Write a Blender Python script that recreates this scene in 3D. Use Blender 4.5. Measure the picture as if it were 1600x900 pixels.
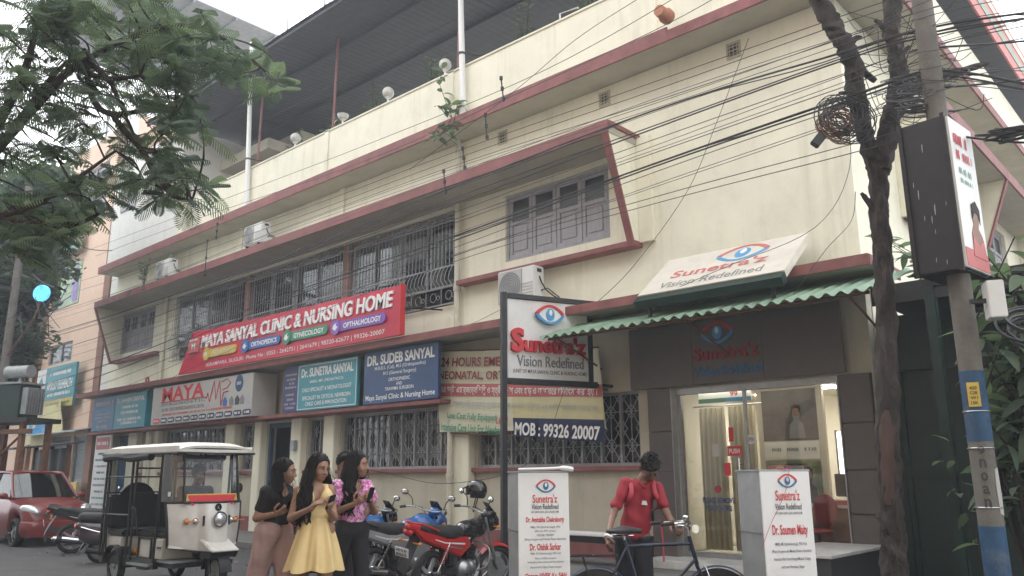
import bpy, bmesh, math, random
import numpy as np
from mathutils import Vector, Matrix
R = math.radians
rnd = random.Random(7)
for _o in list(bpy.data.objects):
    bpy.data.objects.remove(_o)
scene = bpy.context.scene
COL = scene.collection
# ------------------------------------------------------------------ camera
YAW, PITCH, ROLL = R(42.3), math.atan2(293, 1269), R(0.3)
hd = Vector((-math.sin(YAW), math.cos(YAW), 0)); rt = Vector((math.cos(YAW), math.sin(YAW), 0)); up = Vector((0, 0, 1))
fw = hd*math.cos(PITCH) + up*math.sin(PITCH); u1 = up*math.cos(PITCH) - hd*math.sin(PITCH)
cr = rt*math.cos(ROLL) - u1*math.sin(ROLL); cu = u1*math.cos(ROLL) + rt*math.sin(ROLL)
cam_d = bpy.data.cameras.new('camera'); cam = bpy.data.objects.new('camera', cam_d); COL.objects.link(cam)
cam.matrix_world = Matrix(((cr.x, cu.x, -fw.x, 0), (cr.y, cu.y, -fw.y, 0), (cr.z, cu.z, -fw.z, 1.5), (0, 0, 0, 1)))
cam_d.sensor_width = 36; cam_d.lens = 1269/1600*36; cam_d.clip_start = 0.05; cam_d.clip_end = 1000
scene.camera = cam
# ------------------------------------------------------------------ overcast daylight
SUN_EL, SUN_AZ = 52, 160          # azimuth from +x towards +y of the direction the sun stands in
world = bpy.data.worlds.new('World'); scene.world = world; world.use_nodes = True
wn = world.node_tree.nodes; wl = world.node_tree.links; wn.clear()
sky = wn.new('ShaderNodeTexSky'); sky.sky_type = 'NISHITA'; sky.sun_disc = False
sky.sun_elevation = R(SUN_EL); sky.sun_rotation = R(90-SUN_AZ); sky.dust_density = 6; sky.air_density = 1.2; sky.altitude = 100
hs = wn.new('ShaderNodeHueSaturation'); hs.inputs['Saturation'].default_value = 0.12
bg = wn.new('ShaderNodeBackground'); bg.inputs['Strength'].default_value = 0.1
cl = wn.new('ShaderNodeMix'); cl.data_type = 'RGBA'; cl.inputs['Factor'].default_value = 0.78     # the cloud deck that hides the blue
cl.inputs[7].default_value = (15.5, 15.8, 16.4, 1)
wo = wn.new('ShaderNodeOutputWorld')
wl.new(sky.outputs[0], hs.inputs['Color']); wl.new(hs.outputs[0], cl.inputs[6]); wl.new(cl.outputs[2], bg.inputs[0]); wl.new(bg.outputs[0], wo.inputs[0])
sun_d = bpy.data.lights.new('sun', 'SUN'); sun_d.energy = 1.0; sun_d.angle = R(25); sun_d.color = (1, 0.97, 0.92)
sun = bpy.data.objects.new('sun', sun_d); COL.objects.link(sun)
_sd = Vector((math.cos(R(SUN_AZ))*math.cos(R(SUN_EL)), math.sin(R(SUN_AZ))*math.cos(R(SUN_EL)), math.sin(R(SUN_EL))))
sun.rotation_euler = _sd.to_track_quat('Z', 'Y').to_euler(); sun.location = (0, 0, 30)
vs = scene.view_settings; vs.view_transform = 'Standard'; vs.look = 'None'; vs.exposure = 1.05; vs.gamma = 1; vs.use_curve_mapping = False
scene.cycles.max_bounces = 6; scene.cycles.diffuse_bounces = 3; scene.cycles.transparent_max_bounces = 16; scene.cycles.use_denoising = True
# ------------------------------------------------------------------ materials
def mat(name, col, rough=.6, metal=0., var=.12, scale=3., bump=0., bscale=60., spec=.5, streak=0., dirt=0., dcol=(.08, .07, .06), coat=0., emit=0., alpha=1., trans=0., stretch=(1, 1, 1), wcoord=False):
    m = bpy.data.materials.new(name); m.use_nodes = True
    n, l = m.node_tree.nodes, m.node_tree.links
    b = n['Principled BSDF']
    b.inputs['Roughness'].default_value = rough; b.inputs['Metallic'].default_value = metal
    b.inputs['Specular IOR Level'].default_value = spec
    if coat: b.inputs['Coat Weight'].default_value = coat; b.inputs['Coat Roughness'].default_value = .06
    if trans: b.inputs['Transmission Weight'].default_value = trans
    if alpha < 1: b.inputs['Alpha'].default_value = alpha
    c4 = (*col, 1)
    b.inputs['Base Color'].default_value = c4
    tc = n.new('ShaderNodeTexCoord')
    src = tc.outputs['Object']
    if wcoord:
        g = n.new('ShaderNodeNewGeometry'); src = g.outputs['Position']
    mp = n.new('ShaderNodeMapping'); mp.inputs['Scale'].default_value = stretch; l.new(src, mp.inputs[0])
    last = None
    if var:
        nz = n.new('ShaderNodeTexNoise'); nz.inputs['Scale'].default_value = scale; nz.inputs['Detail'].default_value = 6; nz.inputs['Roughness'].default_value = .65
        l.new(mp.outputs[0], nz.inputs['Vector'])
        mx = n.new('ShaderNodeMix'); mx.data_type = 'RGBA'
        mx.inputs[6].default_value = (*[c*(1-var) for c in col], 1); mx.inputs[7].default_value = (*[min(1, c*(1+var)) for c in col], 1)
        rr = n.new('ShaderNodeValToRGB'); rr.color_ramp.elements[0].position = .3; rr.color_ramp.elements[1].position = .7
        l.new(nz.outputs['Fac'], rr.inputs[0]); l.new(rr.outputs[0], mx.inputs['Factor']); last = mx.outputs[2]
    for amt, sc, st, lo, hi in ((streak, 1.0, (3.5, 3.5, .22), .52, .75), (dirt, 2.2, (1, 1, 1), .5, .72)):
        if amt:
            m2 = n.new('ShaderNodeMapping'); m2.inputs['Scale'].default_value = st; m2.inputs['Location'].default_value = (3.1, 7.7, 1.3); l.new(src, m2.inputs[0])
            n2 = n.new('ShaderNodeTexNoise'); n2.inputs['Scale'].default_value = sc; n2.inputs['Detail'].default_value = 8; n2.inputs['Roughness'].default_value = .7
            l.new(m2.outputs[0], n2.inputs['Vector'])
            r2 = n.new('ShaderNodeValToRGB'); r2.color_ramp.elements[0].position = lo; r2.color_ramp.elements[1].position = hi; r2.color_ramp.elements[1].color = (amt, amt, amt, 1)
            l.new(n2.outputs['Fac'], r2.inputs[0])
            x2 = n.new('ShaderNodeMix'); x2.data_type = 'RGBA'; l.new(r2.outputs[0], x2.inputs['Factor'])
            if last: l.new(last, x2.inputs[6])
            else: x2.inputs[6].default_value = c4
            x2.inputs[7].default_value = (*dcol, 1); last = x2.outputs[2]
    if last: l.new(last, b.inputs['Base Color'])
    if emit:
        b.inputs['Emission Strength'].default_value = emit; b.inputs['Emission Color'].default_value = c4
        if last: l.new(last, b.inputs['Emission Color'])
    if bump:
        nb = n.new('ShaderNodeTexNoise'); nb.inputs['Scale'].default_value = bscale; nb.inputs['Detail'].default_value = 5
        l.new(mp.outputs[0], nb.inputs['Vector'])
        bp = n.new('ShaderNodeBump'); bp.inputs['Strength'].default_value = bump; bp.inputs['Distance'].default_value = .02
        l.new(nb.outputs['Fac'], bp.inputs['Height']); l.new(bp.outputs[0], b.inputs['Normal'])
    return m
def glass(name, col, rough=.03, alpha=.3, ior=1.5):
    m = bpy.data.materials.new(name); m.use_nodes = True
    n, l = m.node_tree.nodes, m.node_tree.links; n.clear()
    o = n.new('ShaderNodeOutputMaterial'); g = n.new('ShaderNodeBsdfGlossy'); g.inputs['Roughness'].default_value = rough
    t = n.new('ShaderNodeBsdfTransparent'); t.inputs['Color'].default_value = (*col, 1)
    f = n.new('ShaderNodeFresnel'); f.inputs['IOR'].default_value = ior
    ma = n.new('ShaderNodeMath'); ma.operation = 'MULTIPLY_ADD'; ma.inputs[1].default_value = .9; ma.inputs[2].default_value = alpha*.12
    mx = n.new('ShaderNodeMixShader'); l.new(f.outputs[0], ma.inputs[0]); l.new(ma.outputs[0], mx.inputs[0])
    l.new(t.outputs[0], mx.inputs[1]); l.new(g.outputs[0], mx.inputs[2]); l.new(mx.outputs[0], o.inputs[0])
    return m
M = {}
def mk(name, *a, **k): M[name] = mat(name, *a, **k)
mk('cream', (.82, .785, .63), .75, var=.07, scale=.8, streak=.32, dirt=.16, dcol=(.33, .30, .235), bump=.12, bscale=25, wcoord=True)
mk('cream_dirty_shaded', (.50, .46, .36), .8, var=.12, scale=1.2, streak=.45, dirt=.2, dcol=(.26, .24, .19), bump=.15, bscale=25, wcoord=True)  # grimy lower plaster, base also dimmed to imitate street-level shade
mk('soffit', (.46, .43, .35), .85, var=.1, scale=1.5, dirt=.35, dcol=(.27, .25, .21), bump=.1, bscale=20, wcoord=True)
mk('redtrim', (.25, .088, .082), .65, var=.28, scale=3.5, streak=.35, dirt=.5, dcol=(.14, .075, .07), bump=.1, wcoord=True)
mk('brownpaint', (.27, .14, .10), .7, var=.15, dirt=.2, wcoord=True)
mk('peach', (.74, .54, .41), .75, var=.06, scale=.8, streak=.2, dcol=(.42, .3, .23), wcoord=True)
mk('white_wall', (.74, .73, .68), .75, var=.05, streak=.2, dcol=(.42, .4, .36), wcoord=True)
mk('greywood', (.36, .35, .37), .65, var=.18, scale=4, stretch=(4, 4, .6), dirt=.25, dcol=(.11, .11, .11), bump=.2, bscale=12, wcoord=True)
mk('greymetal', (.33, .33, .34), .55, metal=.3, var=.2, scale=6, dirt=.35, dcol=(.12, .09, .075))
mk('bluedoor', (.05, .10, .17), .55, var=.2, scale=4, dirt=.3)
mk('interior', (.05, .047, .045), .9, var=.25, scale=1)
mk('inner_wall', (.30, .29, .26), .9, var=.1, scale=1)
mk('black', (.018, .018, .02), .5, var=.3, scale=8)
mk('blackgloss', (.012, .012, .014), .16, var=.2, scale=6, coat=.6)
mk('blackmetal', (.03, .03, .032), .45, metal=.4, var=.3, scale=10, dirt=.3, dcol=(.09, .06, .045))
mk('rubber', (.022, .022, .023), .8, var=.3, scale=20, dirt=.35, dcol=(.10, .09, .08))
mk('chrome', (.72, .72, .73), .14, metal=1, var=.08, scale=10)
mk('steel', (.42, .43, .44), .38, metal=.85, var=.15, scale=12, dirt=.2)
mk('galv', (.36, .38, .39), .5, metal=.55, var=.15, scale=5, dirt=.3, dcol=(.2, .2, .2))
mk('whitepaint', (.78, .78, .76), .45, var=.05, scale=4, dirt=.12, dcol=(.4, .38, .34))
mk('white_print', (.82, .82, .80), .45, var=.03)
mk('sign_white', (.74, .74, .72), .4, var=.06, scale=2, streak=.15, dirt=.28, dcol=(.42, .41, .38))
mk('sign_cream', (.66, .64, .47), .55, var=.06, scale=2, dirt=.15, dcol=(.42, .38, .28))
mk('sign_faded', (.66, .62, .54), .5, var=.08, scale=2, streak=.3, dirt=.3, dcol=(.40, .36, .29))
mk('sign_grey', (.46, .45, .42), .45, var=.06, scale=2, dirt=.2, dcol=(.24, .23, .21))
mk('sign_red', (.56, .022, .055), .4, var=.16, scale=1.5, streak=.2, dirt=.3, dcol=(.35, .03, .05))
mk('red_print', (.58, .03, .04), .5, var=.06)
mk('darkred', (.30, .03, .035), .5, var=.15)
mk('sign_teal', (.04, .27, .33), .4, var=.14, streak=.2, dirt=.3, dcol=(.05, .17, .19))
mk('sign_blue', (.028, .07, .18), .4, var=.16, streak=.2, dirt=.3, dcol=(.03, .05, .1))
mk('sign_blue2', (.035, .15, .30), .4, var=.1, dirt=.15)
mk('sign_purple', (.05, .045, .16), .45, var=.1)
mk('violet', (.20, .09, .42), .35, var=.08)
mk('green_print', (.03, .24, .13), .4, var=.08)
mk('blue_print', (.03, .12, .38), .4, var=.08)
mk('sky_print', (.06, .30, .58), .4, var=.06)
mk('yellow_print', (.62, .45, .08), .5, var=.08)
mk('dark_print', (.05, .05, .055), .5, var=.1)
mk('grey_print', (.22, .22, .23), .5, var=.1)
mk('pale_grey_print', (.42, .40, .42), .5, var=.1)
mk('navy', (.015, .02, .075), .45, var=.1)
mk('banner_yellow', (.64, .58, .32), .55, var=.08, scale=2, dirt=.15, dcol=(.4, .34, .18))
mk('banner_red', (.52, .14, .13), .55, var=.08)
mk('awning_green', (.25, .36, .26), .55, var=.16, scale=3, streak=.3, dirt=.4, dcol=(.10, .13, .09))
mk('rust', (.16, .075, .045), .8, var=.35, scale=8, bump=.2)
mk('post_red', (.25, .10, .09), .6, var=.2, dirt=.3)
mk('gate_green', (.008, .028, .022), .5, var=.25, scale=4, dirt=.3, dcol=(.03, .03, .025))  # dark green, deepened further with the shade of the canopy
mk('tile_grey', (.105, .088, .08), .35, var=.12, scale=4)  # tile tone lowered to put the awning's shade into its colour
mk('fascia_grey', (.12, .10, .088), .5, var=.1, dirt=.2)  # panel base darkened in place of deep shadow under the awning
mk('marble', (.62, .62, .60), .25, var=.12, scale=6)
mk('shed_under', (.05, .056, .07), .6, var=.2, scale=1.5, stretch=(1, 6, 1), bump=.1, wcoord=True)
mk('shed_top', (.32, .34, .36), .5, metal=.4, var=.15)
mk('asphalt', (.052, .052, .053), .85, var=.25, scale=1.2, dirt=.4, dcol=(.105, .10, .092), bump=.5, bscale=120, wcoord=True)
mk('concrete', (.15, .145, .135), .85, var=.18, scale=1.5, dirt=.4, dcol=(.13, .12, .11), bump=.3, bscale=60, wcoord=True)
mk('pole_concrete', (.16, .148, .13), .85, var=.22, scale=4, dirt=.5, dcol=(.09, .075, .06), bump=.3, bscale=40)  # pole stands in shade: that shade is mixed into this base colour
mk('pole_blue', (.022, .07, .145), .7, var=.3, scale=6, streak=.4, dirt=.75, dcol=(.2, .2, .19))  # peeling blue, its base dulled to carry the same shade
mk('bark', (.042, .034, .03), .95, var=.55, scale=11, stretch=(1, 1, .4), dirt=.5, dcol=(.13, .105, .09), bump=1.0, bscale=30)
mk('bare_wood', (.075, .043, .034), .8, var=.25, scale=9, stretch=(2, 2, .4), bump=.4, bscale=20)
mk('cable', (.03, .03, .033), .6, var=.2)
mk('cable_grey', (.07, .07, .075), .6, var=.2)
mk('coil_rust', (.17, .09, .06), .65, var=.3)
mk('pvc', (.60, .57, .47), .6, var=.1, dirt=.25, dcol=(.3, .28, .22))
mk('ac_white', (.70, .70, .68), .45, var=.04, dirt=.15, dcol=(.4, .39, .36))
mk('globe', (.62, .61, .56), .3, var=.06, dirt=.2)
mk('skin', (.28, .155, .10), .6, var=.14, scale=28, bump=.05, bscale=90)
mk('skin_dark', (.19, .10, .07), .5, var=.08, scale=12)
mk('hair', (.008, .006, .0055), .6, var=.4, scale=25, spec=.2)
mk('clay', (.40, .17, .10), .8, var=.15)
mk('seat_black', (.017, .017, .018), .6, var=.3, scale=30, bump=.1)
mk('car_red', (.17, .014, .012), .32, var=.1, dirt=.2, dcol=(.13, .07, .055), coat=.35)
mk('bike_red', (.46, .02, .022), .3, var=.06, coat=.5)
mk('bike_blue', (.02, .10, .30), .25, var=.08, coat=.6)
mk('bike_grey', (.34, .35, .37), .35, metal=.3, var=.08)
mk('bike_plum', (.07, .05, .065), .25, var=.1, coat=.6)
mk('fibre_white', (.66, .64, .59), .42, var=.08, scale=5, streak=.25, dirt=.42, dcol=(.33, .29, .23))
mk('amber', (.62, .22, .03), .3, var=.1)
mk('lamp_red', (.35, .01, .012), .2, var=.1, coat=.4)
mk('lens', (.62, .64, .66), .08, metal=.6, var=.15, scale=40)
mk('mirror', (.85, .86, .87), .03, metal=1, var=0)
mk('curtain', (.66, .60, .42), .8, var=.1, scale=3)
mk('shop_wall', (.60, .56, .47), .7, var=.05)
mk('wood_counter', (.22, .10, .05), .45, var=.2, scale=3)
mk('lit_panel', (1.0, .93, .80), .5, var=0, emit=30.0)
mk('poster_window', (.36, .46, .33), .5, var=.45, scale=2)
mk('lit_poster', (.95, .90, .84), .5, var=.35, scale=5, emit=2.5)
mk('tube_light', (1.0, .95, .84), .5, var=0, emit=7.0)
mk('blue_lit', (.10, .45, .85), .4, var=.35, scale=5, emit=.8)
def leafmat(name, col):
    m = mat(name, col, .6, var=.4, scale=1.5); n, l = m.node_tree.nodes, m.node_tree.links; b = n['Principled BSDF']; o = n['Material Output']
    t = n.new('ShaderNodeBsdfTranslucent'); t.inputs['Color'].default_value = (col[0]*1.6, col[1]*1.7, col[2]*1.1, 1); x = n.new('ShaderNodeMixShader'); x.inputs[0].default_value = .45
    l.new(b.outputs[0], x.inputs[1]); l.new(t.outputs[0], x.inputs[2]); l.new(x.outputs[0], o.inputs[0]); M[name] = m
leafmat('leaf', (.10, .14, .105)); leafmat('leaf_light', (.15, .20, .135)); leafmat('leaf_dark', (.072, .105, .085))  # leaf tones paled and greyed to carry lens glare in their colour
M['pane'] = glass('pane', (.86, .88, .88), alpha=.1, ior=1.35)
M['shop_glass'] = glass('shop_glass', (.93, .94, .93), alpha=.25)
M['clear_plastic'] = glass('clear_plastic', (.80, .82, .82), rough=.12, alpha=.8)
M['car_glass'] = glass('car_glass', (.50, .54, .52), rough=.02, alpha=.3)
M['screen_glass'] = glass('screen_glass', (.90, .91, .91), alpha=.05, ior=1.25)
mk('dark_pane', (.03, .032, .035), .12, var=.3, scale=2, spec=.6)
# ------------------------------------------------------------------ mesh helpers
class MB:
    def __init__(s): s.v = []; s.f = []
    def add(s, vs, fs, m=None):
        b = len(s.v)
        s.v += [tuple(m @ Vector(p)) for p in vs] if m else [tuple(p) for p in vs]
        s.f += [tuple(i+b for i in f) for f in fs]; return s
    def box(s, x0, x1, y0, y1, z0, z1, m=None):
        return s.add([(x0,y0,z0),(x1,y0,z0),(x1,y1,z0),(x0,y1,z0),(x0,y0,z1),(x1,y0,z1),(x1,y1,z1),(x0,y1,z1)],
                     [(0,3,2,1),(4,5,6,7),(0,1,5,4),(1,2,6,5),(2,3,7,6),(3,0,4,7)], m)
    def prism(s, poly, axis, a, b, m=None):      # poly: 2-D outline; axis: the extrusion axis
        def P(p, t):
            return (t, p[0], p[1]) if axis == 'x' else (p[0], t, p[1]) if axis == 'y' else (p[0], p[1], t)
        n = len(poly); vs = [P(p, a) for p in poly] + [P(p, b) for p in poly]
        return s.add(vs, [tuple(range(n-1, -1, -1)), tuple(range(n, 2*n))] + [(i, (i+1) % n, n+(i+1) % n, n+i) for i in range(n)], m)
    def tube(s, pts, r, n=8, caps=True, m=None, flat=1.0, closed=False):
        pts = [Vector(p) for p in pts]; k = len(pts); rs = r if isinstance(r, (list, tuple)) else [r]*k
        vs = []; fs = []; prev = None
        for i in range(k):
            if closed: d = pts[(i+1) % k] - pts[i-1]
            else: d = pts[min(i+1, k-1)] - pts[max(i-1, 0)]
            d.normalize()
            if prev is None:
                a = Vector((0, 0, 1)) if abs(d.z) < .9 else Vector((1, 0, 0))
                x = d.cross(a).normalized()
            else:
                x = (prev - d*prev.dot(d))
                x = x.normalized() if x.length > 1e-6 else d.orthogonal().normalized()
            prev = x; y = d.cross(x)
            for j in range(n):
                t = 2*math.pi*j/n; vs.append(pts[i] + (x*math.cos(t) + y*math.sin(t)*flat)*rs[i])
        for i in range(k if closed else k-1):
            for j in range(n):
                a = i*n+j; b = i*n+(j+1) % n; i2 = (i+1) % k
                fs.append((a, b, i2*n+(j+1) % n, i2*n+j))
        if caps and not closed:
            fs.append(tuple(range(n-1, -1, -1))); fs.append(tuple((k-1)*n+j for j in range(n)))
        return s.add(vs, fs, m)
    def cyl(s, p0, p1, r0, r1=None, n=16, m=None): return s.tube([p0, p1], [r0, r0 if r1 is None else r1], n, True, m)
    def lathe(s, prof, n=20, m=None, sy=1.0):     # prof: (r, z); about z
        vs = []; fs = []; k = len(prof)
        for r, z in prof:
            for j in range(n):
                t = 2*math.pi*j/n; vs.append((r*math.cos(t), r*math.sin(t)*sy, z))
        for i in range(k-1):
            for j in range(n): fs.append((i*n+j, i*n+(j+1) % n, (i+1)*n+(j+1) % n, (i+1)*n+j))
        fs.append(tuple(range(n-1, -1, -1))); fs.append(tuple((k-1)*n+j for j in range(n)))
        return s.add(vs, fs, m)
    def ball(s, c, r, nu=16, nv=10, m=None):
        r = r if isinstance(r, (tuple, list)) else (r, r, r); vs = [(c[0], c[1], c[2]+r[2])]; fs = []
        for i in range(1, nv):
            a = math.pi*i/nv
            for j in range(nu):
                t = 2*math.pi*j/nu; vs.append((c[0]+r[0]*math.sin(a)*math.cos(t), c[1]+r[1]*math.sin(a)*math.sin(t), c[2]+r[2]*math.cos(a)))
        vs.append((c[0], c[1], c[2]-r[2])); e = len(vs)-1
        for j in range(nu):
            fs.append((0, 1+j, 1+(j+1) % nu)); fs.append((e, 1+(nv-2)*nu+(j+1) % nu, 1+(nv-2)*nu+j))
        for i in range(nv-2):
            for j in range(nu): fs.append((1+i*nu+j, 1+(i+1)*nu+j, 1+(i+1)*nu+(j+1) % nu, 1+i*nu+(j+1) % nu))
        return s.add(vs, fs, m)
    def torus(s, c, Rr, r, axis='y', n=32, k=10, m=None, a0=0, a1=2*math.pi):
        full = abs(a1-a0-2*math.pi) < 1e-6; pts = []
        for i in range(n if full else n+1):
            t = a0+(a1-a0)*i/n; a, b = Rr*math.cos(t), Rr*math.sin(t)
            pts.append((c[0]+a, c[1], c[2]+b) if axis == 'y' else (c[0], c[1]+a, c[2]+b) if axis == 'x' else (c[0]+a, c[1]+b, c[2]))
        return s.tube(pts, r, k, True, m, closed=full)
    def sheet(s, fn, nu, nv, thick=None, m=None):  # fn(u, v) -> point, u, v in 0..1
        vs = [fn(i/nu, j/nv) for i in range(nu+1) for j in range(nv+1)]
        fs = [(i*(nv+1)+j, (i+1)*(nv+1)+j, (i+1)*(nv+1)+j+1, i*(nv+1)+j+1) for i in range(nu) for j in range(nv)]
        return s.add(vs, fs, m)
LOC = {}
def wloc(o): return LOC.get(o.name, Vector((0, 0, 0))) if o else Vector((0, 0, 0))
def link(o, parent=None):
    COL.objects.link(o)
    if parent: o.parent = parent
    return o
def mesh_of(mb, name, smooth=35, bevel=0, thick=0):
    me = bpy.data.meshes.new(name); me.from_pydata(mb.v, [], mb.f)
    if bevel or thick:
        bm = bmesh.new(); bm.from_mesh(me)
        if thick:
            bmesh.ops.recalc_face_normals(bm, faces=bm.faces)
            bmesh.ops.solidify(bm, geom=bm.faces[:], thickness=thick)
        if bevel:
            ed = [e for e in bm.edges if len(e.link_faces) == 2 and e.calc_face_angle(0) > .6]
            bmesh.ops.bevel(bm, geom=ed, offset=bevel, segments=2, affect='EDGES', clamp_overlap=True)
        bm.to_mesh(me); bm.free()
    me.validate()
    if smooth:
        me.polygons.foreach_set('use_smooth', [True]*len(me.polygons)); me.set_sharp_from_angle(angle=R(smooth))
    me.update(); return me
def part(name, mb, m, parent=None, world=False, smooth=35, bevel=0, thick=0, kind=None, label=None, loc=None):
    if world and parent:
        o = wloc(parent); mb.v = [(p[0]-o.x, p[1]-o.y, p[2]-o.z) for p in mb.v]
    me = mb if isinstance(mb, bpy.types.Mesh) else mesh_of(mb, name, smooth, bevel, thick)
    if m: me.materials.append(M[m] if isinstance(m, str) else m) if not len(me.materials) else None
    ob = bpy.data.objects.new(name, me); link(ob, parent)
    LOC[ob.name] = wloc(parent).copy()
    if loc is not None: ob.location = loc
    if kind: ob['kind'] = kind
    if label: ob['label'] = label
    return ob
def thing(name, label, cat, loc=(0, 0, 0), rotz=0., group=None):
    o = bpy.data.objects.new(name, None); o.empty_display_size = .1; COL.objects.link(o)
    o.location = loc; o.rotation_euler = (0, 0, rotz); o['label'] = label; o['category'] = cat
    if group: o['group'] = group
    LOC[o.name] = Vector(loc); return o
def tag(o, label, cat, group=None):
    o['label'] = label; o['category'] = cat
    if group: o['group'] = group
    return o
def structure(name, mb, m, **k):
    o = part(name, mb, m, **k); o['kind'] = 'structure'; return o
def stuff(o): o['kind'] = 'stuff'; return o
def dup(root, loc, rotz, label, group=None):
    r = root.copy(); COL.objects.link(r); r.location = loc; r.rotation_euler = (0, 0, rotz); r['label'] = label; LOC[r.name] = Vector(loc)
    if group: r['group'] = group
    for ch in list(root.children):
        c = ch.copy(); COL.objects.link(c); c.parent = r
        for g in ch.children:
            d = g.copy(); COL.objects.link(d); d.parent = c
    return r
# ------------------------------------------------------------------ lettering
_tdep = {}
def text_mesh(s, bold=0., res=3, spacing=1.0, shear=0.):
    key = (s, bold, res, spacing, shear)
    if key in _tdep: return _tdep[key]
    cu_ = bpy.data.curves.new('t', 'FONT'); cu_.body = s; cu_.size = 1; cu_.resolution_u = res; cu_.offset = bold; cu_.space_character = spacing; cu_.shear = shear
    ob = bpy.data.objects.new('t', cu_)
    me = ob.to_mesh()
    v = np.empty(len(me.vertices)*3); me.vertices.foreach_get('co', v); v = v.reshape(-1, 3)
    f = [tuple(p.vertices) for p in me.polygons]; ob.to_mesh_clear()
    bpy.data.objects.remove(ob); bpy.data.curves.remove(cu_)
    _tdep[key] = (v, f); return v, f
def lettering(parent, s, o, r, u, w, h, m, bold=.012, depth=0., align='c', world=True, name='lettering', spacing=1.0, fit=True, shear=0., split=False):
    """text of width w and height h; o = centre of the line (or its left end), r / u = unit vectors along and up the board"""
    v, f = text_mesh(s, bold, 3, spacing, shear)
    if not len(v): return None
    o = Vector(o); r = Vector(r).normalized(); u = Vector(u).normalized(); n = r.cross(u)
    lo = v.min(0); hi = v.max(0)
    sy = h/max(hi[1]-lo[1], 1e-6); sx = w/max(hi[0]-lo[0], 1e-6) if fit else sy
    cx = (lo[0]+hi[0])/2 if align == 'c' else lo[0]; cy = (lo[1]+hi[1])/2
    mb = MB(); pts = [o + r*float((p[0]-cx)*sx) + u*float((p[1]-cy)*sy) for p in v]
    if split:                       # raised letters: each one a piece of its own
        par = list(range(len(pts)))
        def fd(i):
            while par[i] != i: par[i] = par[par[i]]; i = par[i]
            return i
        for q in f:
            for a in q[1:]: par[fd(a)] = fd(q[0])
        grp = {}
        for q in f: grp.setdefault(fd(q[0]), []).append(q)
        for g in grp.values():
            ids = sorted({i for q in g for i in q}); ix = {i: j for j, i in enumerate(ids)}; k = len(ids); g = [tuple(ix[i] for i in q) for q in g]; cn = {(a, b) for q in g for a, b in zip(q, q[1:]+q[:1])}
            mb = MB().add([pts[i] for i in ids]+[pts[i]+n*depth for i in ids], [tuple(i+k for i in q) for q in g]+[(a, b, b+k, a+k) for a, b in cn if (b, a) not in cn])
            part('letter', mb, m, parent, world=world, smooth=0)
        return None
    if depth:
        k = len(pts); vs = pts + [p + n*depth for p in pts]; fs = [tuple(i+k for i in q) for q in f]
        cnt = {}
        for q in f:
            for a, b in zip(q, q[1:]+q[:1]): cnt[(a, b)] = 1
        for (a, b) in cnt:
            if (b, a) not in cnt: fs.append((a, b, b+k, a+k))
        mb.add(vs, fs)
    else: mb.add([p + n*.004 for p in pts], f)
    return part(name, mb, m, parent, world=world, smooth=0, kind='stuff' if len(s) > 2 else None)
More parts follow.
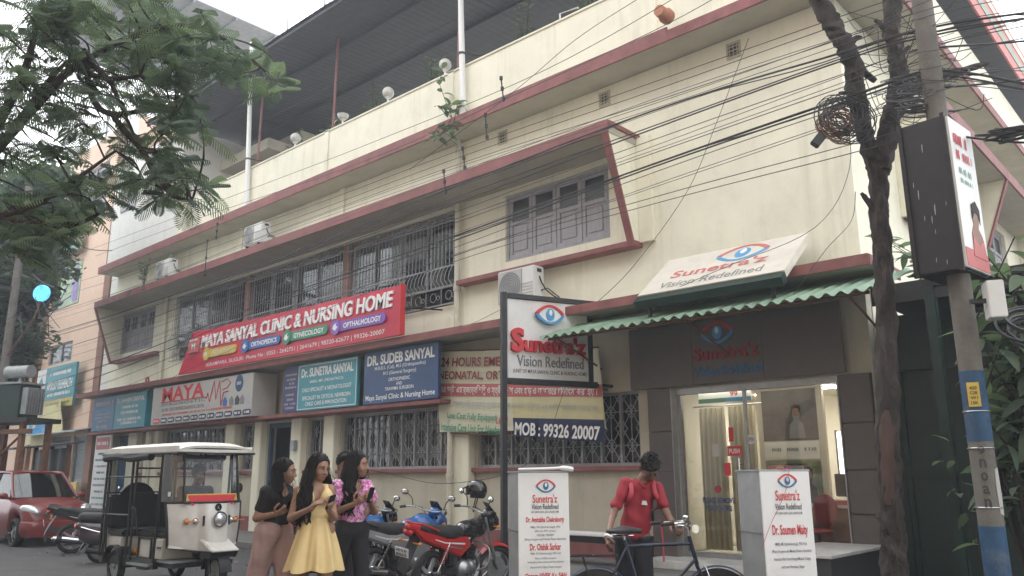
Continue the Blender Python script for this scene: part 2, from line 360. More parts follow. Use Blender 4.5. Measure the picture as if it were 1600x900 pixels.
# ------------------------------------------------------------------ smooth solids from signed distances
class SDF:
    """round cones and ellipsoids blended into one continuous surface"""
    def __init__(s, h=.008): s.p = []; s.h = h
    def cap(s, a, b, r0, r1=None, k=.02, sub=False): s.p.append(('c', np.array(a, float), np.array(b, float), r0, r0 if r1 is None else r1, k, sub)); return s
    def chain(s, pts, rs, k=.02):
        for i in range(len(pts)-1): s.cap(pts[i], pts[i+1], rs[i], rs[i+1], k)
        return s
    def ell(s, c, r, rot=None, k=.02, sub=False): s.p.append(('e', np.array(c, float), np.array(r, float), np.eye(3) if rot is None else np.array(rot.to_3x3()), None, k, sub)); return s
    def mesh(s, cut=None, disp=None, name='m', smooth=80):
        lo = np.full(3, 1e9); hi = -lo
        for p in s.p:
            if p[6]: continue
            if p[0] == 'c': a = np.minimum(p[1]-p[3], p[2]-p[4]); b = np.maximum(p[1]+p[3], p[2]+p[4])
            else: m_ = p[2].max(); a = p[1]-m_; b = p[1]+m_
            lo = np.minimum(lo, a); hi = np.maximum(hi, b)
        pad = .04; lo -= pad; hi += pad; h = s.h; n = np.ceil((hi-lo)/h).astype(int)+1
        ax = [lo[i]+h*np.arange(n[i]) for i in range(3)]
        D = np.full(n, 1.0, np.float32)
        for p in s.p:
            k = p[5]
            if p[0] == 'c': a = np.minimum(p[1]-p[3], p[2]-p[4]); b = np.maximum(p[1]+p[3], p[2]+p[4])
            else: m_ = p[2].max(); a = p[1]-m_; b = p[1]+m_
            a = a-.05-k; b = b+.05+k
            i0 = np.clip(((a-lo)/h).astype(int), 0, n-1); i1 = np.clip(((b-lo)/h).astype(int)+2, 0, n)
            if (i1 <= i0).any(): continue
            sl = tuple(slice(i0[j], i1[j]) for j in range(3))
            X, Y, Z = np.meshgrid(*[ax[j][sl[j]] for j in range(3)], indexing='ij', sparse=True)
            if p[0] == 'c':
                A, B = p[1], p[2]; d = B-A; L2 = max(float(d@d), 1e-9)
                t = np.clip(((X-A[0])*d[0]+(Y-A[1])*d[1]+(Z-A[2])*d[2])/L2, 0, 1)
                q = np.sqrt((X-A[0]-t*d[0])**2+(Y-A[1]-t*d[1])**2+(Z-A[2]-t*d[2])**2)-(p[3]+(p[4]-p[3])*t)
            else:
                c, r, Q = p[1], p[2], p[3]
                x, y, z = X-c[0], Y-c[1], Z-c[2]
                lx = x*Q[0,0]+y*Q[1,0]+z*Q[2,0]; ly = x*Q[0,1]+y*Q[1,1]+z*Q[2,1]; lz = x*Q[0,2]+y*Q[1,2]+z*Q[2,2]
                k0 = np.sqrt((lx/r[0])**2+(ly/r[1])**2+(lz/r[2])**2); k1 = np.sqrt((lx/r[0]**2)**2+(ly/r[1]**2)**2+(lz/r[2]**2)**2)
                q = k0*(k0-1)/np.maximum(k1, 1e-6)
            E = D[sl]
            if p[6]: hh = np.maximum(k-np.abs(E+q), 0)/k; D[sl] = np.maximum(E, -q)+hh*hh*k*.25
            else: hh = np.maximum(k-np.abs(E-q), 0)/k; D[sl] = np.minimum(E, q)-hh*hh*k*.25
        if cut or disp:
            X, Y, Z = np.meshgrid(*ax, indexing='ij', sparse=True)
            if disp: D = D + disp(X, Y, Z).astype(np.float32)
            for c in (cut or []): D = np.maximum(D, c(X, Y, Z))
        return surf_nets(D.astype(np.float32), lo, h, name, smooth)
def surf_nets(D, lo, h, name, smooth=80):
    D[0] = D[-1] = 1; D[:, 0] = D[:, -1] = 1; D[:, :, 0] = D[:, :, -1] = 1
    n = D.shape; ins = D < 0
    c = np.zeros(tuple(np.array(n)-1), np.int8)
    for dx in (0, 1):
        for dy in (0, 1):
            for dz in (0, 1): c += ins[dx:n[0]-1+dx, dy:n[1]-1+dy, dz:n[2]-1+dz]
    act = (c > 0) & (c < 8); idx = np.argwhere(act); vid = np.full(act.shape, -1, np.int64); vid[act] = np.arange(len(idx))
    P = np.zeros((len(idx), 3)); W = np.zeros(len(idx)); I = idx
    cs = [(a, b, d) for a in (0, 1) for b in (0, 1) for d in (0, 1)]
    for i, p in enumerate(cs):
        for q in cs[i+1:]:
            if sum(abs(p[j]-q[j]) for j in range(3)) != 1: continue
            a = D[I[:, 0]+p[0], I[:, 1]+p[1], I[:, 2]+p[2]]; b = D[I[:, 0]+q[0], I[:, 1]+q[1], I[:, 2]+q[2]]
            k = (a < 0) != (b < 0); t = np.where(k, a/np.where(k, a-b, 1), 0)
            for j in range(3): P[:, j] += np.where(k, p[j]+t*(q[j]-p[j]), 0)
            W += k
    P = (P/W[:, None]+I)*h+lo
    F = []
    for ax_ in range(3):
        o = [1 if j == ax_ else 0 for j in range(3)]; b, d = [j for j in range(3) if j != ax_]
        a0 = ins[:n[0]-o[0], :n[1]-o[1], :n[2]-o[2]]; a1 = ins[o[0]:, o[1]:, o[2]:]
        e = np.argwhere(a0 != a1); s_ = a0[e[:, 0], e[:, 1], e[:, 2]]
        q = []
        for db, dd in ((0, 0), (1, 0), (1, 1), (0, 1)):
            k = e.copy(); k[:, b] -= db; k[:, d] -= dd; q.append(vid[k[:, 0], k[:, 1], k[:, 2]])
        q = np.stack(q, 1); fl = s_ if ax_ != 1 else ~s_
        q[fl] = q[fl][:, ::-1]; F.append(q)
    F = np.concatenate(F); F = F[:, ::-1]
    F = F[(F >= 0).all(1)]
    me = bpy.data.meshes.new(name); me.from_pydata(P.tolist(), [], F.tolist())
    me.polygons.foreach_set('use_smooth', [True]*len(me.polygons)); me.update()
    return me
# ------------------------------------------------------------------ ground
_g = MB().add([(-220, -220, 0), (220, -220, 0), (220, 220, 0), (-220, 220, 0)], [(0, 1, 2, 3)]); structure('ground', _g, 'concrete')
_g = MB().add([(-219, -1.5, .004), (60, -1.5, .004), (60, 9.6, .004), (-219, 9.6, .004)], [(0, 1, 2, 3)]); structure('road', _g, 'asphalt')
_g = MB()
for i in range(46): _g.box(-50+i*1.1, -50+i*1.1+1.094, 9.6, 9.78, 0, .13)
structure('kerb', _g, 'concrete', bevel=.012)
structure('pavement', MB().add([(-50, 9.78, .10), (.6, 9.78, .10), (.6, 12, .10), (-50, 12, .10)], [(0, 1, 2, 3)]), 'concrete')

def wall_holes(x0, x1, z0, z1, holes, y, t, plane='y'):
    """a wall in the plane y (or x), t thick, with real openings"""
    xs = sorted({x0, x1, *[h[0] for h in holes], *[h[1] for h in holes]}); zs = sorted({z0, z1, *[h[2] for h in holes], *[h[3] for h in holes]})
    def solid(i, j):
        if not (0 <= i < len(xs)-1 and 0 <= j < len(zs)-1): return False
        cx, cz = (xs[i]+xs[i+1])/2, (zs[j]+zs[j+1])/2
        return not any(h[0] < cx < h[1] and h[2] < cz < h[3] for h in holes)
    mb = MB(); P = (lambda a, b, c: (a, b, c)) if plane == 'y' else (lambda a, b, c: (b, a, c))
    for i in range(len(xs)-1):
        for j in range(len(zs)-1):
            if not solid(i, j): continue
            a, b, c, d = xs[i], xs[i+1], zs[j], zs[j+1]
            Q = [P(a, y, c), P(b, y, c), P(b, y, d), P(a, y, d), P(a, y+t, c), P(b, y+t, c), P(b, y+t, d), P(a, y+t, d)]
            fs = [(0, 1, 2, 3), (5, 4, 7, 6)]
            if not solid(i-1, j): fs.append((4, 0, 3, 7))
            if not solid(i+1, j): fs.append((1, 5, 6, 2))
            if not solid(i, j-1): fs.append((4, 5, 1, 0))
            if not solid(i, j+1): fs.append((3, 2, 6, 7))
            mb.add(Q, fs)
    return mb

BX0, BX1 = -31.0, -3.97
bld = thing('clinic_building', 'long two storey cream clinic building with dull red ledges and grilled windows', 'building', (-17.5, 12.1, 0))
def bp(name, mb, m, **k): return part(name, mb, m, bld, world=True, **k)
GW = [(-27.42, -26.95), (-25.9, -21.8), (-21.2, -20.27), (-17.93, -17.08), (-16.53, -12.62), (-11.88, -7.95)]
GZ = (1.66, 2.94)
gf = wall_holes(BX0, -7.72, 0, 4.4, [(a, b, *GZ) for a, b in GW]+[(-29.5, -28.3, .12, 2.9), (-19.83, -18.5, .12, 2.9)], 12, .25)
bp('ground_floor_wall', gf, 'cream_dirty_shaded')
bp('shop_wall', wall_holes(-7.72, BX1, 0, 4.4, [(-7.2, -4.45, .22, 2.88)], 12, .2), 'cream_dirty_shaded')
UW = [(-30.3, -27.5, 5.83, 7.26), (-25.95, -12.55, 5.15, 7.3), (-11.1, -8.43, 5.82, 7.27)]
bp('upper_wall', wall_holes(BX0, BX1, 4.4, 8.87, UW, 12, .25), 'cream')
# side wall towards the lane
SW = [(14.6, 17.6, 5.95, 7.2), (19.4, 22.4, 5.95, 7.2)]
bp('side_wall', wall_holes(12.252, 26, 0, 8.87, SW, BX1-.25, .25, 'x'), 'cream')
bp('rear_wall', MB().box(BX0, BX1-.252, 26, 26.2, 0, 8.87), 'cream')
bp('left_wall', MB().box(BX0, BX0+.25, 12.252, 25.99, 0, 8.87), 'cream')
bp('floor_slab', MB().box(BX0+.26, BX1-.26, 12.26, 25.9, 4.1, 4.35), 'inner_wall')
bp('veranda_back_wall', wall_holes(-26.2, -12.3, 4.36, 8.8, [(-25.2, -23.0, 5.3, 7.0), (-20.6, -17.7, 5.3, 7.0), (-15.7, -13.0, 5.3, 7.0)], 13.7, .15), 'inner_wall')
for a, b in ((-25.2, -23.0), (-20.6, -17.7), (-15.7, -13.0)):
    w = bp('veranda_window', MB().box(a, b, 13.66, 13.72, 5.3, 5.38).box(a, b, 13.66, 13.72, 6.94, 7.0).box((a+b)/2-.03, (a+b)/2+.03, 13.66, 13.72, 5.38, 6.94), 'whitepaint')
    part('pane', MB().box(a, b, 13.73, 13.74, 5.38, 6.94), 'mirror' if 0 else 'pane', w, world=True)
    part('white_backing', MB().box(a, b, 13.78, 13.8, 5.38, 6.94), 'white_print', w, world=True)  # white panel imitates the reflection in the veranda panes
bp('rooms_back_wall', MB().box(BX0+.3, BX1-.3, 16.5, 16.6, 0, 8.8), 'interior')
bp('partition_wall', MB().box(-12.3, -12.15, 12.26, 16.4, 4.36, 8.8), 'inner_wall')
bp('partition_wall', MB().box(-26.4, -26.2, 12.26, 16.4, 4.36, 8.8), 'inner_wall')
bp('ceiling', MB().box(BX0+.26, BX1-.26, 12.26, 25.9, 8.6, 8.86), 'inner_wall')
# red plinth, sill ledge, lintel ledge, hood over the ground floor
bp('plinth', MB().box(BX0, -7.76, 11.93, 11.999, .1, .47), 'redtrim')
bp('sill_ledge', MB().box(-28.2, -19.9, 11.88, 11.999, 1.57, 1.655).box(-18.45, -7.9, 11.88, 11.999, 1.57, 1.655), 'redtrim', bevel=.008)
bp('lintel_ledge', MB().box(-30.6, -12.34, 11.36, 11.998, 2.955, 3.045), 'redtrim', bevel=.008)
ho = bp('lower_hood', MB().box(-31.3, -3.6, 11.13, 11.998, 4.275, 4.40), 'soffit')
part('hood_edge', MB().box(-31.32, -3.58, 11.09, 11.128, 4.255, 4.415), 'redtrim', ho, world=True, bevel=.006)
part('hood_edge', MB().box(-3.598, -3.57, 11.13, 12.4, 4.255, 4.415), 'redtrim', ho, world=True, bevel=.006)
# pilasters of the ground floor
for a, b in ((-28.2, -27.55), (-26.9, -26.0), (-21.76, -21.26), (-20.22, -19.88), (-18.44, -17.98), (-17.02, -16.58), (-12.56, -11.95)):
    bp('pilaster', MB().box(a, b, 11.80, 11.999, .1, 2.95), 'cream', bevel=.015)
# upper hood with its tapered fins and red sills
uh = bp('upper_hood', MB().box(-30.25, -7.72, 11.03, 11.998, 7.42, 7.60), 'soffit')
part('hood_edge', MB().box(-30.27, -7.70, 10.99, 11.028, 7.40, 7.63), 'redtrim', uh, world=True, bevel=.006)
part('hood_edge', MB().box(-7.718, -7.69, 11.03, 11.998, 7.54, 7.63), 'redtrim', uh, world=True)
for x in (-30.25, -7.84):
    fn = bp('hood_fin', MB().prism([(11.04, 7.42), (11.76, 5.50), (11.998, 5.50), (11.998, 7.42)], 'x', x, x+.1), 'cream')
    part('fin_edge', MB().prism([(11.0, 7.40), (11.72, 5.47), (11.76, 5.47), (11.04, 7.40)], 'x', x-.02, x+.12), 'redtrim', fn, world=True)
bp('sill', MB().box(-12.30, -7.73, 11.72, 11.998, 5.48, 5.58), 'redtrim', bevel=.006)
bp('sill', MB().box(-30.25, -26.65, 11.72, 11.998, 5.48, 5.58), 'redtrim', bevel=.006)
bp('bay_edge', MB().box(-7.735, -7.45, 11.9, 11.998, 5.56, 7.55), 'cream')
# side hood
sh = bp('side_hood', MB().box(-3.968, -3.12, 14.2, 24, 7.42, 7.60), 'soffit')
part('hood_edge', MB().box(-3.118, -3.08, 14.18, 24.02, 7.40, 7.63), 'redtrim', sh, world=True)
for y in (14.2, 18.6, 23.9):
    fn = bp('hood_fin', MB().prism([(-3.13, 7.42), (-3.75, 5.75), (-3.968, 5.75), (-3.968, 7.42)], 'y', y, y+.1), 'cream')
    part('fin_edge', MB().prism([(-3.09, 7.40), (-3.71, 5.72), (-3.75, 5.72), (-3.13, 7.40)], 'y', y-.02, y+.12), 'redtrim', fn, world=True)
bp('sill', MB().box(-3.968, -3.72, 14.3, 23.8, 5.72, 5.84), 'redtrim', bevel=.006)
# roof slab with red cornice edge, parapet
rs = bp('roof_slab', MB().box(-31.1, -3.2, 11.34, 26.3, 8.88, 9.04), 'soffit')
part('cornice_edge', MB().box(-31.12, -6.6, 11.30, 11.338, 8.86, 9.13).box(-6.599, -3.16, 11.30, 11.338, 8.86, 9.06), 'redtrim', rs, world=True, bevel=.006)
part('cornice_edge', MB().box(-3.198, -3.16, 11.34, 26.3, 8.86, 9.06), 'redtrim', rs, world=True)
bp('parapet', MB().box(-25.45, -3.5, 11.52, 11.66, 9.042, 10.36).box(-3.5, -3.36, 11.52, 26, 9.042, 10.36), 'cream')
for x in (-20.95, -17.05, -12.3, -7.0):
    bp('parapet_pier', MB().box(x-.09, x+.09, 11.49, 11.519, 9.05, 10.42), 'cream')
bp('parapet_coping', MB().box(-25.45, -3.36, 11.49, 11.69, 10.362, 10.41), 'cream', bevel=.008)
# stair room and terrace room at the far end of the roof
bp('roof_room', MB().box(-31.0, -25.5, 11.55, 16.5, 9.042, 13.1), 'white_wall')
bp('roof_room_window', MB().box(-30.2, -28.9, 11.50, 11.549, 11.1, 12.3).box(-29.6, -29.5, 11.47, 11.50, 11.1, 12.3), 'greywood')
bp('terrace_room', MB().box(-25.49, -22.6, 14.2, 18, 9.042, 13.0), 'soffit')
bp('terrace_room_hood', MB().box(-25.48, -22.4, 12.9, 14.19, 11.9, 12.25), 'soffit')
bp('terrace_room_pipe', MB().cyl((-25.35, 14.0, 9.05), (-25.35, 14.0, 13.0), .07), 'pvc')
bp('terrace_room_pipe', MB().cyl((-24.9, 14.0, 9.05), (-24.9, 14.0, 13.0), .07), 'pvc')
# pilaster strips on the upper wall and drain pipes
for x in (-16.9, -26.75, -22.0): bp('pilaster_strip', MB().box(x-.1, x+.1, 11.95, 11.999, 7.62, 8.87), 'cream')
for x in (-12.42, -26.45):
    p = MB().cyl((x, 11.88, 4.42), (x, 11.88, 7.41), .065, n=12).cyl((x, 11.88, 7.61), (x, 11.88, 8.87), .065, n=12)
    for z in (4.5, 5.45, 7.3, 7.9): p.cyl((x, 11.88, z-.05), (x, 11.88, z+.05), .085, n=12)
    bp('drain_pipe', p, 'pvc')
for x in (-12.42, -26.35):
    p = MB().cyl((x, 11.72, .12), (x, 11.72, 2.95), .06, n=12)
    for z in (.4, 1.5, 2.6): p.cyl((x, 11.72, z-.04), (x, 11.72, z+.04), .078, n=12)
    bp('drain_pipe', p, 'pvc')
bp('drain_pipe', MB().cyl((-26.35, 11.5, 3.05), (-26.35, 11.5, 4.27), .06, n=12), 'pvc')
# pierced vent blocks under the cornice
def vent(x, z):
    p = MB(); s = .13
    p.box(x-s, x+s, 11.97, 11.999, z-s-.02, z-s+.02).box(x-s, x+s, 11.97, 11.999, z+s-.02, z+s+.02)
    p.box(x-s, x-s+.03, 11.97, 11.999, z-s+.02, z+s-.02).box(x+s-.03, x+s, 11.97, 11.999, z-s+.02, z+s-.02)
    for k in (-.05, .0, .05): p.box(x-s+.03, x+s-.03, 11.975, 11.999, z+k*1.4-.008, z+k*1.4+.008).box(x+k*1.4-.008, x+k*1.4+.008, 11.972, 11.975, z-s+.02, z+s-.02)
    o = bp('vent_block', p, 'cream_dirty_shaded'); part('vent_hole', MB().box(x-s+.03, x+s-.03, 11.992, 11.998, z-s+.02, z+s-.02), 'interior', o, world=True)
for x in (-8.45, -5.72, -11.16, -28.6, -27.5): vent(x, 8.62)
bp('spout', MB().lathe([(.09, 0), (.13, .02), (.14, .12), (.11, .16), (.10, .34)], 16, Matrix.Translation((-6.55, 11.32, 9.28)) @ Matrix.Rotation(R(90), 4, 'X')), 'clay')

# ------------------------------------------------------------------ ground floor windows: frame, glass and star grille panels
def star_panel(w, h):
    p = MB(); r = .0095; y = 0
    def bar(a, b): p.tube([(a[0], y, a[1]), (b[0], y, b[1])], r, 4)
    m = 2
    for k in range(m):
        z0, z1 = h*k/m, h*(k+1)/m; c = (w/2, (z0+z1)/2); q = (z1-z0)/2
        bar((0, z0), (w, z1)); bar((w, z0), (0, z1)); bar((w/2, z0), (w/2, z1)); bar((0, c[1]), (w, c[1]))
        a, b = w*.30, q*.42
        for s in ((1, 1), (1, -1), (-1, -1), (-1, 1)):
            bar((c[0]+s[0]*a, c[1]), (c[0], c[1]+s[1]*b)); bar((c[0]+s[0]*w/2, c[1]+s[1]*q*.5), (c[0]+s[0]*a*.8, c[1]+s[1]*q))
    return mesh_of(p, 'grille_panel', 0)
for a, b in GW:
    n = max(1, round((b-a)/.44)); w = (b-a)/n; fr = MB()
    fr.box(a, b, 12.06, 12.12, GZ[0], GZ[0]+.05).box(a, b, 12.06, 12.12, GZ[1]-.05, GZ[1])
    for i in range(n+1):
        x = a+i*w; x0 = min(max(x-.022, a), b-.044); fr.box(x0, x0+.044, 12.055, 12.125, GZ[0]+.05, GZ[1]-.05)
    wo_ = bp('window', fr, 'greymetal')
    part('pane', MB().box(a, b, 12.17, 12.178, GZ[0], GZ[1]), 'pane', wo_, world=True)
    me = star_panel(w-.05, GZ[1]-GZ[0]-.1)
    for i in range(n):
        g = part('grille_panel', me, 'greymetal', wo_); g.location = Vector((a+i*w+.025, 12.08, GZ[0]+.05))-wloc(bld)
# blue doors
d = bp('door', MB().box(-19.83, -19.73, 12.02, 12.12, .12, 2.9).box(-18.6, -18.5, 12.02, 12.12, .12, 2.9).box(-19.729, -18.601, 12.02, 12.12, 2.78, 2.9), 'bluedoor', bevel=.006)
dl = part('door_leaf', MB().box(-18.98, -18.61, 12.13, 12.17, .15, 2.77).box(-18.93, -18.66, 12.11, 12.13, .3, 1.2).box(-18.93, -18.66, 12.11, 12.13, 1.4, 2.6), 'bluedoor', d, world=True, bevel=.006)
gt = bp('collapsible_gate', MB().box(-29.5, -28.3, 12.08, 12.12, 2.82, 2.9).box(-29.5, -28.3, 12.08, 12.12, .12, .18), 'sign_blue2')
gb = MB()
for i in range(13):
    x = -29.47+i*.095; gb.box(x, x+.03, 12.06, 12.09, .18, 2.82)
    for z in (.4, 1.0, 1.6, 2.2):
        if i < 12: gb.tube([(x+.015, 12.10, z), (x+.11, 12.10, z+.3)], .009, 4).tube([(x+.015, 12.11, z+.3), (x+.11, 12.11, z)], .009, 4)
part('gate_bars', gb, 'sign_blue2', gt, world=True, kind='stuff')
bp('switch_box', MB().box(-18.3, -18.1, 11.70, 11.798, 2.15, 2.4), 'galv', bevel=.01)
bp('switch_box', MB().box(-19.9, -19.6, 11.7, 11.98, 3.3, 3.7).box(-19.85, -19.65, 11.68, 11.70, 3.35, 3.65), 'coil_rust', bevel=.01)
bp('red_valve', MB().torus((-25.9, 11.25, 4.5), .09, .03, 'y', 16, 6), 'darkred')

# ------------------------------------------------------------------ upper windows with panelled shutters
def shutter_window(x0, x1, z0, z1, y, parent, n=4, plane='y', dark='dark_pane'):
    def tr(mb):
        if plane == 'x': mb.v = [(y-(p[1]-y), p[0], p[2]) for p in mb.v]
        return mb
    fr = MB().box(x0, x1, y+.03, y+.11, z0, z0+.06).box(x0, x1, y+.03, y+.11, z1-.06, z1).box(x0, x0+.06, y+.03, y+.11, z0+.06, z1-.06).box(x1-.06, x1, y+.03, y+.11, z0+.06, z1-.06)
    o = part('window', tr(fr), 'greywood', parent, world=True)
    w = (x1-x0-.12)/n; hz = z1-z0-.12
    for i in range(n):
        a = x0+.06+i*w+.006; b = a+w-.012; c = z0+.063; d_ = z1-.063; s = .085; m_ = c+hz*.56
        p = MB().box(a, b, y+.04, y+.09, c, c+s).box(a, b, y+.04, y+.09, d_-s, d_).box(a, b, y+.04, y+.09, m_-s/2, m_+s/2)
        p.box(a, a+s, y+.04, y+.09, c+s, m_-s/2).box(b-s, b, y+.04, y+.09, c+s, m_-s/2).box(a, a+s, y+.04, y+.09, m_+s/2, d_-s).box(b-s, b, y+.04, y+.09, m_+s/2, d_-s)
        p.box(a+s, b-s, y+.065, y+.085, c+s, m_-s/2)
        e = .06; p.box(a+s+e, b-s-e, y+.045, y+.065, c+s+e, m_-s/2-e)
        sh_ = part('shutter', tr(p), 'greywood', o, world=True, bevel=.006)
        part('pane', tr(MB().box(a+s, b-s, y+.066, y+.074, m_+s/2, d_-s)), dark, o, world=True)
    return o
shutter_window(-11.1, -8.43, 5.82, 7.27, 12.02, bld)
lw = shutter_window(-30.3, -27.5, 5.83, 7.26, 12.02, bld, 4)
for a in (14.6, 19.4): shutter_window(a, a+3.0, 5.95, 7.2, -4.02, bld, 4, 'x')
gb = MB()
for i in range(15):
    x = -30.25+i*.196; gb.cyl((x, 11.99, 5.84), (x, 11.99, 7.25), .007, n=5)
for z in (6.1, 6.5, 6.9, 7.2): gb.cyl((-30.28, 11.985, z), (-27.5, 11.985, z), .008, n=5)
part('grille', gb, 'greymetal', lw, world=True, kind='stuff')
# veranda: brown posts, straight bars above, bellied bars and scrolls below
for x in (-21.44, -16.62): bp('veranda_post', MB().box(x-.13, x+.13, 11.98, 12.2, 5.151, 7.299), 'brownpaint', bevel=.015)
vx = [-25.95, -21.57, -21.31, -16.75, -16.49, -12.55]
for k in range(3):
    a, b = vx[2*k], vx[2*k+1]
    fr = MB()
    for z in (5.17, 5.55, 6.02, 7.05, 7.26): fr.box(a, b, 11.90, 11.93, z-.014, z+.014)
    gr_ = bp('veranda_grille', fr, 'greymetal')
    bars = MB(); n = int((b-a)/.125)
    for i in range(n+1):
        x = a+.03+(b-a-.06)*i/n
        bars.tube([(x, 11.915, 7.28), (x, 11.915, 6.05), (x, 11.80, 5.85), (x, 11.76, 5.68), (x, 11.915, 5.53)], .0085, 5)
        if i % 4 == 2:
            bars.torus((x, 11.90, 5.36), .10, .008, 'y', 12, 4); bars.torus((x+.16, 11.90, 5.34), .05, .008, 'y', 10, 4)
        if i % 4 == 0: bars.cyl((x, 11.91, 5.16), (x, 11.91, 5.55), .009, n=5)
    part('bars', bars, 'greymetal', gr_, world=True, kind='stuff')
    for j in range(4):      # window flaps and panels behind the bars
        xa = a+(b-a)*(.03+.245*j); xb = xa+(b-a)*.22
        f_ = part('sash', MB().box(xa, xa+.04, 12.05, 12.09, 5.6, 7.2).box(xb-.04, xb, 12.05, 12.09, 5.6, 7.2).box(xa+.04, xb-.04, 12.05, 12.09, 5.6, 5.64).box(xa+.04, xb-.04, 12.05, 12.09, 7.16, 7.2), 'greymetal', gr_, world=True)
        part('pane', MB().box(xa+.04, xb-.04, 12.066, 12.072, 5.64, 7.16), 'car_glass' if (j+k) % 3 else 'pane', gr_, world=True)
# ------------------------------------------------------------------ shop front
shop = bp('shop_front', MB().box(-7.2, -4.45, 12.02, 12.09, .22, .30).box(-7.2, -7.13, 12.02, 12.09, .30, 2.80).box(-4.52, -4.45, 12.02, 12.09, .30, 2.80).box(-7.2, -4.45, 11.98, 12.09, 2.80, 2.90), 'steel')
part('mullion', MB().box(-6.02, -5.97, 12.03, 12.08, .3, 2.8), 'steel', shop, world=True)
part('pane', MB().box(-7.13, -6.02, 12.05, 12.058, .3, 2.8), 'shop_glass', shop, world=True)
part('pane', MB().box(-5.97, -4.52, 12.05, 12.058, .3, 2.8), 'shop_glass', shop, world=True)
part('door_handle', MB().cyl((-6.12, 11.99, 1.0), (-6.12, 11.99, 1.75), .014, n=8).cyl((-6.12, 11.99, 1.1), (-6.12, 12.05, 1.1), .01, n=6).cyl((-6.12, 11.99, 1.65), (-6.12, 12.05, 1.65), .01, n=6), 'chrome', shop, world=True)
for x0, x1 in ((-7.68, -7.22), (-4.43, -3.985)):
    pl = bp('shop_pillar', MB().box(x0+.01, x1-.01, 11.90, 11.999, .1, 2.90), 'dark_print')
    zz = [.1, .95, 1.55, 2.2, 2.9]
    for a, b in zip(zz, zz[1:]): part('tile', MB().box(x0, x1, 11.86, 11.898, a+.006, b-.006), 'tile_grey', pl, world=True, bevel=.004)
bp('pillar_trim', MB().box(-7.218, -7.205, 11.84, 11.999, .1, 2.9), 'steel'); bp('pillar_trim', MB().box(-4.445, -4.432, 11.84, 11.999, .1, 2.9), 'steel')
bp('shop_step', MB().box(-7.5, -4.9, 11.2, 11.995, .1, .22), 'marble', bevel=.01)
lg = bp('marble_ledge', MB().box(-4.84, -4.0, 9.95, 11.85, .1, .52), 'dark_print')
part('slab', MB().box(-4.87, -3.97, 9.92, 11.855, .521, .56), 'marble', lg, world=True, bevel=.006)
bp('shop_floor', MB().box(-7.6, -4.3, 12.21, 16.2, .12, .2), 'marble')
bp('shop_ceiling', MB().box(-7.7, -4.25, 12.21, 16.2, 2.95, 3.0), 'shop_wall')
bp('shop_inner_wall', MB().box(-7.7, -7.65, 12.21, 16.2, .2, 2.95).box(-4.30, -4.25, 12.21, 16.2, .2, 2.95).box(-7.65, -4.3, 15.6, 15.65, .2, 2.95), 'shop_wall')
bp('ceiling_lamp', MB().box(-5.6, -5.2, 13.6, 14.0, 2.93, 2.949), 'lit_panel')
bp('tube_lamp', MB().box(-7.0, -4.7, 12.24, 12.30, 2.90, 2.94), 'tube_light')
bp('ceiling_lamp', MB().box(-6.9, -6.5, 14.3, 14.7, 2.93, 2.949), 'lit_panel')
# ------------------------------------------------------------------ peach building at the left
nb = thing('peach_building', 'tall peach building with brown bands and roller shutters left of the clinic', 'building', (-37.5, 12.2, 0))
def np_(name, mb, m, **k): return part(name, mb, m, nb, world=True, **k)
NH = [(-36.5, -34.4, 0.1, 3.1), (-34.1, -31.6, .1, 3.1), (-38.0, -35.4, 6.15, 7.0), (-38.4, -35.3, 8.55, 10.45), (-36.6, -33.6, 11.9, 14.4), (-42.8, -40.6, 11.9, 14.2)]
np_('wall', wall_holes(-44, -31.05, 0, 15.6, NH, 12.2, .25), 'peach')
np_('side_wall', MB().box(-31.3, -31.05, 12.452, 24, 0, 15.6).box(-44, -43.75, 12.452, 24, 0, 15.6).box(-43.74, -31.31, 23.8, 24, 0, 15.6), 'peach')
np_('roof', MB().box(-43.74, -31.31, 12.46, 23.79, 15.4, 15.6), 'concrete')
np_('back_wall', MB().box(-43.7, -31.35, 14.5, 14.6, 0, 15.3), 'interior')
for x in (-32.45, -39.3): np_('brown_band', MB().box(x, x+.55, 12.05, 12.199, .1, 15.6), 'brownpaint')
np_('white_band', MB().box(-31.85, -31.06, 12.1, 12.199, 3.3, 15.6), 'white_wall')
for a, b, c, d_ in NH[2:]:
    w = np_('window', MB().box(a, b, 12.25, 12.33, c, c+.07).box(a, b, 12.25, 12.33, d_-.07, d_).box(a, a+.07, 12.25, 12.33, c+.07, d_-.07).box(b-.07, b, 12.25, 12.33, c+.07, d_-.07).box((a+b)/2-.04, (a+b)/2+.04, 12.25, 12.33, c+.07, d_-.07), 'greymetal')
    part('pane', MB().box(a+.07, b-.07, 12.29, 12.3, c+.07, d_-.07), 'car_glass', w, world=True)
for a, b in ((-36.5, -34.4), (-34.1, -31.6)):
    s_ = np_('roller_shutter', MB().box(a, a+.08, 12.25, 12.4, .1, 3.0).box(b-.08, b, 12.25, 12.4, .1, 3.0).box(a, b, 12.25, 12.42, 3.0, 3.1), 'galv')
    sl = MB()
    for i in range(36): z = .1+i*.0815; sl.prism([(12.36, z), (12.325, z+.02), (12.325, z+.06), (12.36, z+.0815)], 'x', a+.08, b-.08)
    part('slats', sl, 'sign_blue2' if 0 else 'galv', s_, world=True, kind='stuff')
np_('meter_box', MB().box(-34.35, -34.15, 12.0, 12.19, 1.6, 2.2), 'ac_white', bevel=.01)
np_('awning', MB().prism([(12.19, 3.35), (11.2, 3.15), (11.2, 3.12), (12.19, 3.3)], 'x', -37.2, -31.3), 'galv')
np_('roof_canopy', MB().box(-36.5, -28.3, 9.2, 16.5, 19.75, 19.8), 'galv')
